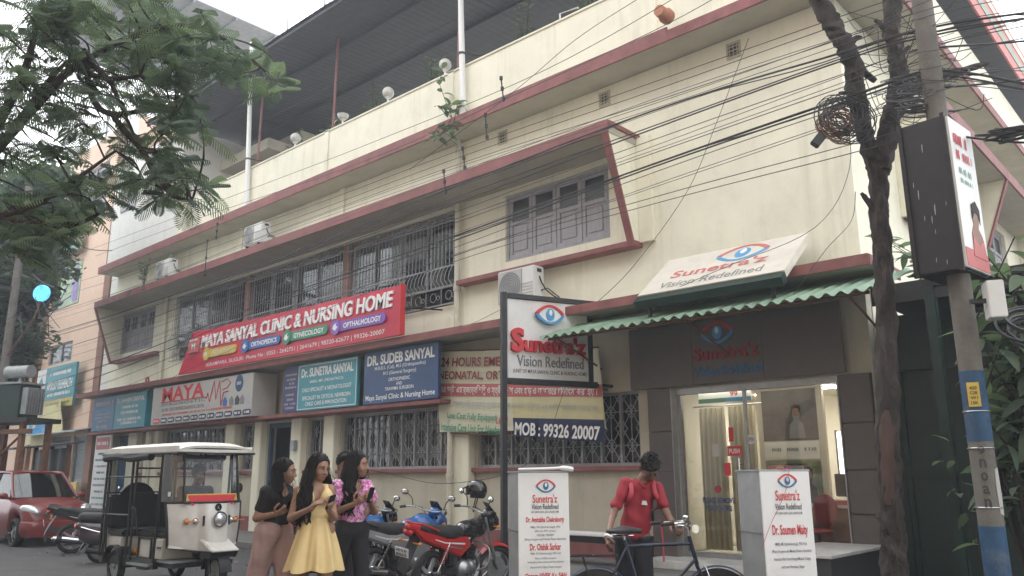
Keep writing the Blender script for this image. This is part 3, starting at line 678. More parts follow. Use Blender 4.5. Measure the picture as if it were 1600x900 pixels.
for y in (9.3, 11, 12.7, 14.5, 16.3): np_('canopy_beam', MB().box(-36.5, -28.32, y, y+.06, 19.66, 19.749), 'galv')
for x in (-35.5, -31.5):
    np_('canopy_post', MB().cyl((x, 12.6, 15.6), (x, 12.6, 19.66), .05).tube([(x, 12.6, 17.5), (x, 9.4, 19.66)], .04, 6), 'galv')
bb = thing('yellow_barrier', 'yellow painted board against the roller shutters behind the red car', 'board', (-33.0, 11.75, .1))
part('panel', MB().box(-1.0, 1.0, -.04, .04, 0.05, 1.25), 'yellow_print', bb, bevel=.01); part('foot', MB().box(-.9, -.8, -.2, .2, 0, .05).box(.8, .9, -.2, .2, 0, .05), 'blackmetal', bb)

def row_building(x0, x1, y0, y1, h, m, label, band):
    o = thing('far_building', label, 'building', ((x0+x1)/2, y0, 0))
    nf = int(h/3.3); n = max(2, int((x1-x0)/3)); hs_ = []
    for f in range(1, nf):
        for i in range(n):
            a = x0+(x1-x0)*(i+.25)/n; hs_.append((a, a+(x1-x0)*.5/n, f*3.3+.9, f*3.3+2.3))
    part('wall', wall_holes(x0, x1, 0, h, hs_, y0, .25), m, o, world=True)
    part('side_wall', MB().box(x0, x0+.25, y0+.252, y1, 0, h).box(x1-.25, x1, y0+.252, y1, 0, h).box(x0+.26, x1-.26, y1-.25, y1, 0, h), m, o, world=True)
    part('roof', MB().box(x0-.3, x1+.3, y0-.5, y1, h+.002, h+.25), band, o, world=True)
    for a, b, c, d_ in hs_:
        w = part('window', MB().box(a, b, y0+.08, y0+.14, c, c+.06).box(a, b, y0+.08, y0+.14, d_-.06, d_).box((a+b)/2-.03, (a+b)/2+.03, y0+.08, y0+.14, c+.06, d_-.06), 'greywood', o, world=True)
        part('pane', MB().box(a, b, y0+.14, y0+.15, c, d_), 'dark_pane', w, world=True)
    return o
row_building(-60, -45, 12.6, 22, 12.5, 'white_wall', 'pale building farther down the street behind the dark roadside tree', 'concrete')
# ------------------------------------------------------------------ dark sheet roof over the clinic terrace
shd = thing('terrace_shed', 'large dark sheet roof on thin red posts over the clinic terrace', 'shed', (-14, 12.1, 10.4))
def sp(name, mb, m, **k): return part(name, mb, m, shd, world=True, **k)
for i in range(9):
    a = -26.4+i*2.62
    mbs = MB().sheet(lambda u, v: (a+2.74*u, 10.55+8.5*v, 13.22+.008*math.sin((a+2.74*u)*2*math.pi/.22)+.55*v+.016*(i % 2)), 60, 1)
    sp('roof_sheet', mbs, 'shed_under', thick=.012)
for y in (10.65, 12.1, 14.0, 16.0, 18.0): sp('purlin', MB().box(-26.4, -3.3, y-.03, y+.03, 13.10+(y-10.55)*.0647, 13.185+(y-10.55)*.0647), 'shed_under')
for x in (-20.95, -17.15, -12.33, -7.6):
    sp('post', MB().cyl((x, 11.75, 10.0), (x+.05, 11.75, 13.24), .034, n=10).box(x-.06, x+.06, 11.67, 11.83, 10.40, 10.46), 'post_red')
sp('rail', MB().cyl((-20.9, 11.76, 11.9), (-12.4, 11.76, 11.9), .012, n=6), 'cable')
sp('gutter_clip', MB().box(-19.4, -19.35, 10.5, 10.53, 13.2, 13.5).box(-17.7, -17.65, 10.5, 10.53, 13.2, 13.5).box(-16.0, -15.95, 10.5, 10.53, 13.2, 13.5), 'galv')
# striped canopy that overhangs the lane behind
lc = thing('lane_canopy', 'pink and green striped canopy edge high above the side lane', 'canopy', (-3.4, 21, 8.9))
part('soffit', MB().box(-4.3, -3.02, 16.0, 24.5, 10.72, 10.82), 'shed_under', lc, world=True)
part('edge_board', MB().box(-3.018, -2.98, 16.0, 24.5, 10.68, 11.75), 'banner_red', lc, world=True)
part('stripe', MB().box(-2.978, -2.968, 16.0, 24.5, 11.0, 11.22), 'awning_green', lc, world=True); part('stripe', MB().box(-2.978, -2.968, 16.0, 24.5, 11.42, 11.6), 'sign_cream', lc, world=True)
part('post', MB().cyl((-4.0, 17, 9.06), (-4.0, 17, 10.72), .05).cyl((-4.0, 23, 9.06), (-4.0, 23, 10.72), .05), 'post_red', lc, world=True)
# ------------------------------------------------------------------ lane gate at the right
gt = thing('lane_gate', 'dark green sheet metal gate under a low canopy beside the shop', 'gate', (-2.2, 12.3, 0))
for i in range(3):
    a = -3.75+i*1.15; part('gate_leaf', MB().box(a, a+1.1, 12.3, 12.34, .12, 2.919).box(a, a+.06, 12.26, 12.30, .12, 2.9).box(a+1.04, a+1.1, 12.26, 12.30, .12, 2.9).box(a+.06, a+1.04, 12.26, 12.30, 1.45, 1.53), 'gate_green', gt, world=True)
for x in (-2.72, -.35): part('post', MB().box(x-.06, x+.06, 10.45, 10.57, .1, 3.70), 'gate_green', gt, world=True, bevel=.01)
part('canopy', MB().box(-3.55, 2.6, 11.05, 13.2, 3.72, 3.84), 'blackmetal', gt, world=True)
part('canopy_edge', MB().box(-3.57, 2.62, 11.01, 11.048, 3.66, 3.92), 'black', gt, world=True)
part('canopy_beam', MB().box(-2.8, 2.6, 10.46, 10.56, 3.702, 3.80), 'black', gt, world=True)
part('lintel', MB().box(-3.9, -.2, 12.2, 12.4, 2.92, 3.71), 'gate_green', gt, world=True)
part('lane_wall', MB().box(-.25, 2.6, 12.2, 12.45, .1, 3.71), 'gate_green', gt, world=True)  # lane wall in gate green, imitating the dark shade below the canopy
part('gate_jamb', MB().box(-3.965, -3.76, 12.26, 12.4, .1, 2.919), 'gate_green', gt, world=True)
part('lane_shade_back', MB().box(-3.7, 4, 13.6, 13.7, .1, 3.71), 'black', gt, world=True); part('lane_shade_side', MB().box(2.5, 2.6, 10.9, 13.6, .1, 3.71), 'black', gt, world=True)  # black panels added to imitate the unlit depth of the lane
part('low_wall', MB().box(-2.55, 2.6, 10.75, 10.9, .1, 1.85), 'gate_green', gt, world=True)
# opposite side of the street: unseen, built further below to shade the clinic
# ------------------------------------------------------------------ green corrugated awning over the shop entrance
aw = thing('corrugated_awning', 'green corrugated awning sloping over the eye clinic entrance', 'awning', (-6.2, 12, 3.8))
for i in range(5):
    a = -8.86+i*1.11
    part('corrugated_sheet', MB().sheet(lambda u, v: (a+1.13*u, 10.42+1.56*v+.02*(i % 2), 3.775+.535*v+.028*math.sin((a+1.13*u)*2*math.pi/.19)+.006*(i % 2)), 48, 2), 'awning_green', aw, world=True, thick=.006)
part('rafter', MB().cyl((-8.8, 10.6, 3.77), (-3.45, 10.6, 3.77), .025, n=8).cyl((-8.8, 11.9, 4.19), (-3.45, 11.9, 4.19), .025, n=8), 'rust', aw, world=True)
for x in (-8.6, -6.1, -3.7): part('bracket', MB().cyl((x, 10.6, 3.75), (x, 11.85, 3.35), .018, n=6).cyl((x, 10.6, 3.77), (x, 11.9, 4.19), .018, n=6), 'rust', aw, world=True)
# ------------------------------------------------------------------ signs
FX, FZ = (1, 0, 0), (0, 0, 1)
def smudge(parent, o, r, u, w, h, m, seed=1, world=True):
    """a line of print too blurred to read: short uneven strokes"""
    q = random.Random(seed); r = Vector(r).normalized(); u = Vector(u).normalized(); n = r.cross(u); o = Vector(o); mb = MB(); t = -w/2
    while t < w/2:
        k = h*(.28+.35*q.random()); k = min(k, w/2-t)
        a = o+r*t+n*.004; b = h*(.36+.14*q.random())
        if q.random() > .14: mb.add([a-u*b, a+r*k*.8-u*b, a+r*k*.8+u*b, a+u*b], [(0, 1, 2, 3)])
        t += k+h*.05
    return part('small_print', mb, m, parent, world=world, smooth=0, kind='stuff')
def slab2(poly, o, r, u, d0, d1):
    """2-D outline in the board's plane made into a plate between depths d0 and d1"""
    o = Vector(o); r = Vector(r).normalized(); u = Vector(u).normalized(); n = r.cross(u); k = len(poly)
    a = [o+r*p[0]+u*p[1]+n*d1 for p in poly]; b = [o+r*p[0]+u*p[1]+n*d0 for p in poly]
    return MB().add(a+b, [tuple(range(k)), tuple(range(2*k-1, k-1, -1))]+[(i, k+i, k+(i+1) % k, (i+1) % k) for i in range(k)])
def rect(w, h, cx=0, cy=0): return [(cx-w/2, cy-h/2), (cx+w/2, cy-h/2), (cx+w/2, cy+h/2), (cx-w/2, cy+h/2)]
def pill(w, h, n=8):
    p = []
    for s, a0 in ((1, -90), (-1, 90)):
        for i in range(n+1): t = R(a0+180*i/n); p.append((s*(w/2-h/2)+h/2*math.cos(t), h/2*math.sin(t)))
    return p
def disc(rx, ry=None, n=20): return [(rx*math.cos(2*math.pi*i/n), (ry or rx)*math.sin(2*math.pi*i/n)) for i in range(n)]
def eye_logo(parent, o, r, u, s, d, red='red_print', blue='sky_print', world=True, face=None):
    """almond eye: a red and a blue stroke round a blue iris"""
    def arc(sgn, n=14): return [(s*(-.5+i/n), sgn*s*.30*math.sin(math.pi*i/n)**.8) for i in range(n+1)]
    if face: part('logo_plate', slab2([p for p in arc(-1)]+[p for p in arc(1)][::-1][1:-1], o, r, u, d*.1, d*.75), face, parent, world=world)
    for sgn, m in ((1, red), (-1, blue)):
        a = arc(sgn); w = .035*s; out = []
        for i, p in enumerate(a): k = w*(1.5-abs(i/len(a)-.5)); out.append((p[0], p[1]-sgn*k*.2))
        poly = [(p[0]*1.06, p[1]+sgn*w) for p in a]+[(p[0]*.93, p[1]-sgn*w*1.1) for p in a][::-1]
        part('logo_stroke', slab2(poly if sgn < 0 else poly[::-1], o, r, u, d*.2, d), m, parent, world=world, smooth=0)
    part('logo_iris', slab2(disc(.15*s, .20*s), o, r, u, d*.2, d*1.02), blue, parent, world=world, smooth=0)
    part('logo_pupil', slab2(disc(.06*s, .10*s), Vector(o)+Vector(u).normalized()*.06*s, r, u, d, d*1.05+.003), 'white_print', parent, world=world, smooth=0)
# --- the red board
rsn = thing('red_clinic_sign', 'big red clinic board with raised white letters standing on the lower hood', 'sign', (-18.2, 11.05, 4.42))
part('board', MB().prism([(-23.3, 4.425), (-13.25, 4.425), (-13.25, 5.52), (-22.55, 5.60)], 'y', 11.0, 11.085), 'sign_red', rsn, world=True, bevel=.006)
part('side_rim', MB().box(-13.249, -13.20, 10.96, 11.10, 4.43, 5.54), 'red_print', rsn, world=True)
Y0 = 10.997
part('badge', slab2(rect(.62, .42), (-22.38, Y0, 5.2), FX, FZ, .003, .05), 'banner_red', rsn, world=True)
lettering(rsn, 'M', (-22.38, Y0-.05, 5.17), FX, FZ, .22, .18, 'white_print', .02); smudge(rsn, (-22.38, Y0-.05, 5.35), FX, FZ, .45, .06, 'white_print', 5)
lettering(rsn, 'MAYA SANYAL CLINIC & NURSING HOME', (-17.72, Y0, 5.25), FX, FZ, 8.5, .36, 'white_print', .022, .035, shear=.12, split=True)
for x, w, m, s_, tm in ((-20.85, 1.75, 'yellow_print', 'PEDIATRICS', 'sign_cream'), (-18.75, 1.8, 'blue_print', 'ORTHOPEDICS', 'white_print'), (-16.75, 1.85, 'green_print', 'GYNECOLOGY', 'white_print'), (-14.67, 1.95, 'violet', 'OPTHALMOLOGY', 'white_print')):
    part('pill', slab2(pill(w, .23), (x, Y0, 4.87), FX, FZ, .003, .04), m, rsn, world=True, smooth=0)
    part('pill_badge', slab2(disc(.18), (x-w/2+.14, Y0, 4.87), FX, FZ, .003, .055), m, rsn, world=True, smooth=0)
    part('pill_mark', slab2([(-.1, -.03), (0, -.09), (.1, 0), (.02, .03), (.05, .1), (-.06, .05)], (x-w/2+.14, Y0-.055, 4.87), FX, FZ, 0, .005), tm, rsn, world=True, smooth=0)
    lettering(rsn, s_, (x+.15, Y0-.04, 4.87), FX, FZ, w-.58, .125, tm, .03)
lettering(rsn, 'ASRAMPARA, SILIGURI  Phone No : 0353 - 2642751 | 2641679 | 98320-62677 | 99326-20007', (-17.7, Y0, 4.55), FX, FZ, 7.9, .135, 'white_print', .004)
part('stay', MB().cyl((-13.2, 11.08, 5.02), (-12.9, 11.9, 5.05), .02, n=6), 'blackmetal', rsn, world=True)
# --- boards between the lintel ledge and the hood
def board(name, label, x0, x1, z0, z1, y, m, depth=.08, frame=None):
    o = thing(name, label, 'sign', ((x0+x1)/2, y, z0))
    part('board', MB().box(x0, x1, y, y+depth, z0, z1), m, o, world=True, bevel=.004)
    if frame:
        e = .035; part('border', MB().box(x0+e, x1-e, y-.006, y-.001, z0+e, z0+e+.015).box(x0+e, x1-e, y-.006, y-.001, z1-e-.015, z1-e).box(x0+e, x0+e+.015, y-.006, y-.001, z0+e+.015, z1-e-.015).box(x1-e-.015, x1-e, y-.006, y-.001, z0+e+.015, z1-e-.015), frame, o, world=True, smooth=0)
    return o
b = board('doctor_sign', 'teal doctor board reading Dr. Sunetra Sanyal with thin white border', -17.52, -15.10, 3.06, 4.20, 11.33, 'sign_teal', frame='white_print')
cx = -16.31
for s_, z, w, h, bo in (('Dr. SUNETRA SANYAL', 3.98, 2.1, .22, .03), ('MBBS, MD (PEDIATRICS)', 3.74, 1.35, .085, .01), ('CHILD SPECIALIST & NEONATOLOGIST', 3.56, 2.0, .095, .012), ('SPECIALIST IN CRITICAL NEWBORN', 3.36, 1.95, .095, .012), ('CHILD CARE & IMMUNIZATION', 3.22, 1.65, .095, .012)):
    lettering(b, s_, (cx, 11.33, z), FX, FZ, w, h, 'white_print', bo, .006 if h > .2 else 0, split=h > .2)
b = board('doctor_sign', 'dark blue doctor board reading DR. SUDEB SANYAL', -14.86, -12.38, 3.06, 4.24, 11.33, 'sign_blue')
cx = -13.62
for s_, z, w, h, bo in (('DR. SUDEB SANYAL', 4.03, 2.25, .235, .03), ('M.B.B.S. (Cal), M.S (Orthopaedics)', 3.83, 1.7, .10, .004), ('M.S (General Surgery)', 3.70, 1.1, .10, .004), ('ORTHOPAEDIC', 3.56, .72, .075, .01), ('AND', 3.46, .2, .07, .01), ('TRAWMA SURGEON', 3.36, .95, .075, .01), ('Maya Sanyal Clinic & Nursing Home', 3.18, 2.3, .15, .014)):
    lettering(b, s_, (cx, 11.33, z), FX, FZ, w, h, 'white_print', bo, .006 if h > .2 else 0, split=h > .2)
b = board('doctor_sign', 'narrow violet doctor board beside the teal board over the blue door', -18.22, -17.55, 3.06, 4.22, 11.37, 'sign_purple')
for i, z in enumerate((4.0, 3.88, 3.78, 3.68, 3.5, 3.38, 3.27, 3.17)): smudge(b, (-17.88, 11.37, z), FX, FZ, .5-.1*(i % 3), .06, 'pale_grey_print', 20+i)
b = board('doctor_sign', 'small mid blue doctor board at the far left end of the clinic', -30.2, -28.42, 3.06, 4.2, 11.33, 'sign_blue2')
for i, z in enumerate((3.98, 3.62, 3.5, 3.38, 3.2)): smudge(b, (-29.3, 11.33, z), FX, FZ, (1.5, 1.3, 1.3, .8, .9)[i], (.16, .07, .07, .07, .12)[i], 'pale_grey_print', 30+i)
b = board('doctor_sign', 'teal doctor board reading Dr. SHINJINI SANYAL at the left end', -28.40, -26.0, 3.06, 4.2, 11.33, 'sign_teal', .42, 'sky_print')
lettering(b, 'Dr. SHINJINI SANYAL', (-27.2, 11.33, 3.97), FX, FZ, 2.1, .20, 'white_print', .03)
for i, z in enumerate((3.76, 3.58, 3.36, 3.24)): smudge(b, (-27.2, 11.33, z), FX, FZ, (1.2, 1.3, 1.8, 1.2)[i], .10, 'white_print', 40+i)
b = board('diagnostic_sign', 'long pale grey diagnostic centre board reading MAYA in red', -25.2, -19.35, 3.05, 4.18, 11.17, 'sign_grey', .72)
lettering(b, 'MAYA', (-23.25, 11.17, 3.93), FX, FZ, 2.6, .42, 'red_print', .03)
lettering(b, 'DIAGNOSTIC', (-23.2, 11.17, 3.63), FX, FZ, 2.7, .09, 'dark_print', .0, spacing=1.2)
lettering(b, 'ISO 9001 : 2015 CERTIFIED DIAGNOSTIC CENTRE', (-23.2, 11.17, 3.47), FX, FZ, 2.6, .10, 'dark_print', .006)
zz = [(-24.6, 3.71), (-21.9, 3.71), (-21.8, 3.66), (-21.72, 3.80), (-21.6, 3.55), (-21.4, 4.12), (-21.25, 3.6), (-21.1, 4.1), (-20.95, 3.4), (-20.85, 3.76), (-20.6, 3.78)]
part('heartbeat_line', MB().tube([(x, 11.163, z) for x, z in zz], .014, 4).tube([(-21.0, 11.163, 4.05), (-20.7, 11.163, 4.12), (-20.5, 11.163, 4.0), (-20.65, 11.163, 3.88), (-20.9, 11.163, 3.84)], .013, 4), 'red_print', b, world=True)
smudge(b, (-22.4, 11.17, 3.33), FX, FZ, 4.1, .075, 'banner_red', 51)
part('seal', slab2(disc(.20, .23), (-20.05, 11.168, 3.95), FX, FZ, 0, .004), 'sign_blue', b, world=True, smooth=0); lettering(b, 'ISO', (-20.05, 11.163, 3.95), FX, FZ, .22, .08, 'white_print', .02)
for i, (x, m) in enumerate(((-20.75, 'blue_print'), (-20.4, 'grey_print'), (-20.1, 'dark_print'), (-19.85, 'grey_print'), (-19.55, 'pale_grey_print'))):
    part('emblem', slab2([(-.1, -.12), (.1, -.12), (.12, .02), (.0, .14), (-.12, .04)], (x, 11.168, 3.5), FX, FZ, 0, .004), m, b, world=True, smooth=0)
for i in range(12):
    x = -24.8+i*.475
    part('pill', slab2(pill(.42, .15), (x, 11.168, 3.16), FX, FZ, 0, .004), 'red_print' if i == 0 else 'navy', b, world=True, smooth=0); smudge(b, (x, 11.162, 3.16), FX, FZ, .30, .07, 'white_print', 60+i)
# --- tall white notice by the blue gate
b = board('notice_board', 'tall white notice panel with red header beside the blue folding gate', -30.25, -28.95, .25, 2.93, 11.55, 'sign_white', .06)
part('header', MB().box(-30.15, -29.05, 11.54, 11.549, 2.45, 2.85), 'banner_red', b, world=True); smudge(b, (-29.6, 11.54, 2.65), FX, FZ, .9, .12, 'white_print', 70)
for i in range(9): smudge(b, (-29.6, 11.549, 2.3-.21*i), FX, FZ, 1.0 if i % 3 else .7, .08, ('dark_print', 'green_print', 'grey_print')[i % 3], 71+i)
# --- cloth banner with the mobile number
bn = thing('emergency_banner', 'cream and yellow flex banner about 24 hours emergency in front of ground floor windows', 'banner', (-10.6, 11.68, 2.0))
br = Vector((4.24, 0, -.36)).normalized(); bu = Vector((.085, 0, 1)).normalized()
def bpt(u, zl, zr, out=0.): return Vector((-12.75+4.25*u+.07*(3.2-zl), 11.68-out, zl+(zr-zl)*u))
def bcloth(u0, u1, l0, l1, r0, r1, out): return MB().sheet(lambda a, v: tuple(bpt(u0+(u1-u0)*a, l0+(l1-l0)*v, r0+(r1-r0)*v, out+.016*math.sin((u0+(u1-u0)*a)*17)+.006*math.sin((l0+(l1-l0)*v)*7))), 30, 10)
part('cloth', bcloth(0, 1, 2.39, 4.09, 2.28, 3.72, 0), 'sign_cream', bn, world=True, thick=.003)
part('red_stripe', bcloth(0, 1, 3.14, 3.41, 2.84, 3.06, .012), 'banner_red', bn, world=True, thick=.002)
part('yellow_field', bcloth(.5, 1, 2.70, 3.13, 2.42, 2.835, .012), 'banner_yellow', bn, world=True, thick=.002)
part('number_panel', bcloth(.50, 1.0, 2.40, 2.72, 2.05, 2.44, .026), 'navy', bn, world=True, thick=.002)
part('frame', MB().tube([bpt(0, 4.10, 3.73, -.02), bpt(1, 4.10, 3.73, -.02)], .018, 6).tube([bpt(0, 2.38, 2.1, -.02), bpt(1, 2.38, 2.1, -.02)], .018, 6).tube([bpt(0, 2.38, 2.1, -.02), bpt(0, 4.1, 3.7, -.02)], .018, 6), 'rust', bn, world=True)
part('stay', MB().tube([bpt(.05, 4.1, 3.7, -.02), (-12.5, 11.99, 4.1)], .018, 6).tube([bpt(.98, 3.0, 3.0, -.02), (-8.6, 11.99, 3.0)], .018, 6).tube([bpt(.05, 2.45, 2.4, -.02), (-12.5, 11.99, 2.45)], .018, 6), 'rust', bn, world=True)
def bl(s_, u, z, w, h, m, bo=.012, o=.03, align='c'): return lettering(bn, s_, bpt(u, z, z-.36, o), br, bu, w, h, m, bo, align=align)
bl('24 HOURS EMERGENCY', .36, 3.86, 2.75, .19, 'darkred', .02); bl('NEONATAL, ORTHOPAEDIC', .375, 3.57, 3.05, .20, 'darkred', .02)
bl('২৪ ঘন্টা এমার্জেন্সি শিশু ও স্ত্রী রোগ এবং হাড় ও আঘাতের চিকিৎসা করা হয় ।', .51, 3.28, 4.05, .21, 'white_print', .012, .045)
bl('এখানে অত্যাধুনিক যন্ত্রের দ্বারা অসুস্থ নবজাত শিশুদের ২৪ ঘন্টা পরিষেবা দেওয়া হয়', .51, 2.99, 4.05, .17, 'pale_grey_print', .006, .045)
bl('Low Cost Fully Equipped', .235, 2.73, 1.4, .16, 'green_print', .02, .045); bl('Level', .435, 2.70, .3, .14, 'red_print', .01, .045); bl('Intensive Care Unit For Newborn', .235, 2.51, 1.8, .16, 'green_print', .02, .045)
bl('MOB : 99326 20007', .75, 2.56, 2.0, .25, 'white_print', .03, .06)
# --- projecting eye clinic sign on two dark posts
SA, SB = Vector((-9.27, 9.97, 0)), Vector((-8.62, 11.58, 0)); sr = (SB-SA).normalized(); SL = (SB-SA).length; sn = Vector((sr.y, -sr.x, 0))
es = thing('projecting_sign', 'white projecting eye clinic sign with raised red letters on dark posts', 'sign', (-9.27, 9.97, .1))
def ep(t, z, o=0.): return SA+sr*t+Vector((0, 0, z))+sn*o
part('board', slab2(rect(SL-.16, 1.38), ep(SL/2, 3.78), sr, FZ, -.06, 0), 'sign_white', es, world=True)
part('post', MB().box(-.045, .045, -.045, .045, .1, 4.57, Matrix.Translation(SA) @ Matrix.Rotation(math.atan2(sr.y, sr.x), 4, 'Z')), 'blackmetal', es, world=True)
part('post', MB().box(-.04, .04, -.04, .04, 3.0, 4.53, Matrix.Translation(SB-sr*.04) @ Matrix.Rotation(math.atan2(sr.y, sr.x), 4, 'Z')), 'blackmetal', es, world=True)
part('wall_arm', MB().tube([SB+Vector((0, 0, 3.05)), Vector((-8.5, 12.0, 3.05))], .03, 6).tube([SB+Vector((0, 0, 4.4)), Vector((-8.5, 12.0, 4.4))], .03, 6), 'blackmetal', es, world=True)
part('top_bar', slab2(rect(SL, .08), ep(SL/2+.08, 4.52), sr, FZ, -.09, .04), 'blackmetal', es, world=True); part('bottom_bar', slab2(rect(SL+.06, .10), ep(SL/2+.05, 3.05), sr, FZ, -.09, .04), 'blackmetal', es, world=True)
eye_logo(es, ep(.86, 4.23), sr, FZ, .52, .10, face='white_print')
lettering(es, "S", ep(.24, 3.75), sr, FZ, .24, .42, 'red_print', .04, .08); lettering(es, "unetra'z", ep(.37, 3.71), sr, FZ, 1.22, .30, 'red_print', .03, .06, align='l', split=True)
lettering(es, 'Vision Redefined', ep(.90, 3.41), sr, FZ, 1.30, .19, 'grey_print', .0, .02); lettering(es, '(UNIT OF MAYA SANYAL CLINIC & NURSING HOME)', ep(.90, 3.22), sr, FZ, 1.45, .085, 'dark_print', .012)
# --- tilted board lying above the awning
tb = thing('tilted_roof_sign', 'white tilted eye clinic board lying above the green awning', 'sign', (-5.83, 11.3, 4.25))
tu = Vector((0, 1.04, .80)).normalized(); to = Vector((-5.83, 11.24, 4.68)); tL = 1.30
part('board', slab2(rect(2.45, tL), to, FX, tu, -.12, 0), 'sign_faded', tb, world=True, bevel=.004)
part('lower_edge', slab2(rect(2.45, .17, 0, -tL/2-.085), to, FX, tu, -.16, -.02), 'gate_green', tb, world=True)
part('leg', MB().box(-6.9, -6.85, 10.78, 10.83, 3.93, 4.2).box(-4.85, -4.8, 10.78, 10.83, 3.93, 4.2), 'blackmetal', tb, world=True)
eye_logo(tb, to+Vector((.25, 0, 0))+tu*.33, FX, tu, .85, .006, 'banner_red', 'sky_print')
lettering(tb, "Sunetra'z", to+Vector((-.02, 0, 0))-tu*.06, FX, tu, 1.65, .26, 'banner_red', .02); lettering(tb, 'Vision Redefined', to+Vector((-.04, 0, 0))-tu*.42, FX, tu, 1.75, .21, 'grey_print', .006)
# --- fascia above the shop glass
fs_ = thing('shop_fascia', 'grey shop fascia with eye logo in shade under the green awning', 'sign', (-6.2, 11.85, 2.93))
for i in range(3): a = -8.0+i*1.233; part('panel', MB().box(a, a+1.23, 11.84, 11.89, 2.93, 3.98), 'fascia_grey', fs_, world=True, bevel=.003)
eye_logo(fs_, (-6.28, 11.84, 3.74), FX, FZ, .55, .03); lettering(fs_, "Sunetra'z", (-6.16, 11.84, 3.42), FX, FZ, 1.15, .22, 'darkred', .03, .03, split=True); lettering(fs_, 'Vision Redefined', (-6.14, 11.84, 3.13), FX, FZ, 1.2, .17, 'sign_blue2', .012, .015, split=True)  # letters in dimmer red, imitating the shadow below the awning
# --- two standing boxes on the kerb side
def stand_box(P, label, red_edge, lines):
    n = Vector((math.cos(R(-34)), math.sin(R(-34)), 0)); r = Vector((-n.y, n.x, 0)); w, d_ = .46, .39
    c = Vector(P)+r*w/2-n*d_/2
    o = thing('standing_sign', label, 'sign', (c.x, c.y, .004), math.atan2(r.y, r.x), 'standing sign boxes by the roadside')
    H_ = 1.53
    part('case', MB().box(-w/2+.004, w/2-.004, -d_/2+.012, d_/2, 0, H_-.01), 'galv', o, bevel=.006)
    part('lid', MB().box(-w/2-.006, w/2+.006, -d_/2, d_/2+.006, H_-.008, H_+.004), 'galv', o)
    part('seam', MB().box(-w/2-.002, -w/2+.003, -d_/2+.015, d_/2, 1.02, 1.035), 'steel', o)
    part('face', MB().box(-w/2, w/2, -d_/2, -d_/2+.011, .06, H_-.012), 'sign_white', o, bevel=.003)
    f = -d_/2-.001
    ze = lines[0]; eye_logo(o, (0.02, f, ze), FX, FZ, .17, .004, world=False, blue='sign_blue2')
    for s_, z, ww, h, m, bo in lines[1]: lettering(o, s_, (0.01, f, z), FX, FZ, ww, h, m, bo, world=False)
    for z, ww, h, sd in lines[2]: smudge(o, (0.01, f, z), FX, FZ, ww, h, 'grey_print', sd, world=False)
    return o
z1 = lambda y: 1.5-(y-741)/178.; z2 = lambda y: 1.5-(y-739)/189.
sb1 = stand_box((-4.88, 5.43, 0), 'standing sign box listing three names, in front of the red motorcycle', 0, (z1(758), [("Sunetra'z", z1(777), .225, .072, 'red_print', .01), ('Vision Redefined', z1(789), .245, .045, 'dark_print', .01), ('UNIT OF MAYA SANYAL CLINIC & NURSING HOME', z1(797), .25, .018, 'dark_print', .004), ('Dr. Amitabha Chakraborty', z1(809.5), .345, .058, 'red_print', .02), ('MBBS, MS (Ophthalmology), (PN)', z1(820), .27, .022, 'dark_print', .0), ('DPM (UK), PPFT, (Kolkata)', z1(826), .19, .02, 'dark_print', .0), ('FODDBE, PSDFERM', z1(832), .15, .02, 'dark_print', .0), ('(Phaco Surgeon and Medical Retina Specialist)', z1(838), .37, .024, 'dark_print', .0), ('Dr. Oishik Sarkar', z1(849), .28, .056, 'red_print', .02), ('MBBS, MS (Ophthalmology), DNC Kol)', z1(859), .27, .022, 'dark_print', .0), ('Phaco and Micro Surgeon', z1(866), .19, .02, 'dark_print', .0), ('Ex-Resident (Neurotomics and Oculoplastics)', z1(871.5), .32, .022, 'dark_print', .0), ('Attached With Siliguri District Hospital', z1(879), .28, .022, 'dark_print', .0), ('Optom VIVEK Kr. SAH', z1(892), .37, .056, 'red_print', .02)], [(z1(903), .3, .03, 91), (z1(912), .3, .03, 92)]))
sb2 = stand_box((-3.13, 6.47, 0), 'standing sign box naming Dr. Soumen Maity, in front of the bicycle front wheel', 0, (z2(750), [("Sunetra'z", z2(772), .225, .085, 'red_print', .01), ('Vision Redefined', z2(789), .245, .05, 'dark_print', .01), ('UNIT OF MAYA SANYAL CLINIC & NURSING HOME', z2(799), .25, .02, 'dark_print', .004), ('Dr. Soumen Maity', z2(826), .325, .105, 'red_print', .02), ('MBBS, MS (Ophthalmology), FRO Kol),', z2(845.5), .29, .03, 'dark_print', .004), ('(Phaco Surgeon and Medical Retina Specialist)', z2(856), .36, .03, 'dark_print', .004), ('Attached With North Bengal Medical College', z2(867.5), .335, .03, 'dark_print', .004), ('and Lions Netralaya, Siliguri', z2(879), .21, .03, 'dark_print', .004)], [(z2(901), .3, .05, 93)]))
# --- signs on the peach building
t_ = thing('telehealth_sign', 'teal and white telehealth clinic board with yellow strip on the peach building', 'sign', (-35.9, 11.85, 4.25))
part('board', MB().box(-37.9, -33.7, 11.85, 11.93, 4.22, 5.92), 'sign_teal', t_, world=True); part('white_panel', MB().box(-37.88, -36.9, 11.835, 11.849, 4.24, 5.90), 'sign_white', t_, world=True); part('yellow_strip', MB().box(-36.9, -33.72, 11.835, 11.849, 4.24, 4.55), 'yellow_print', t_, world=True)
lettering(t_, 'APOLLO TELEHEALTH', (-35.3, 11.845, 5.15), FX, FZ, 2.7, .38, 'white_print', .03); smudge(t_, (-35.3, 11.849, 5.62), FX, FZ, 2.2, .16, 'white_print', 95); smudge(t_, (-35.3, 11.849, 4.78), FX, FZ, 2.4, .14, 'white_print', 96); smudge(t_, (-35.3, 11.834, 4.40), FX, FZ, 2.6, .1, 'sign_teal', 97)
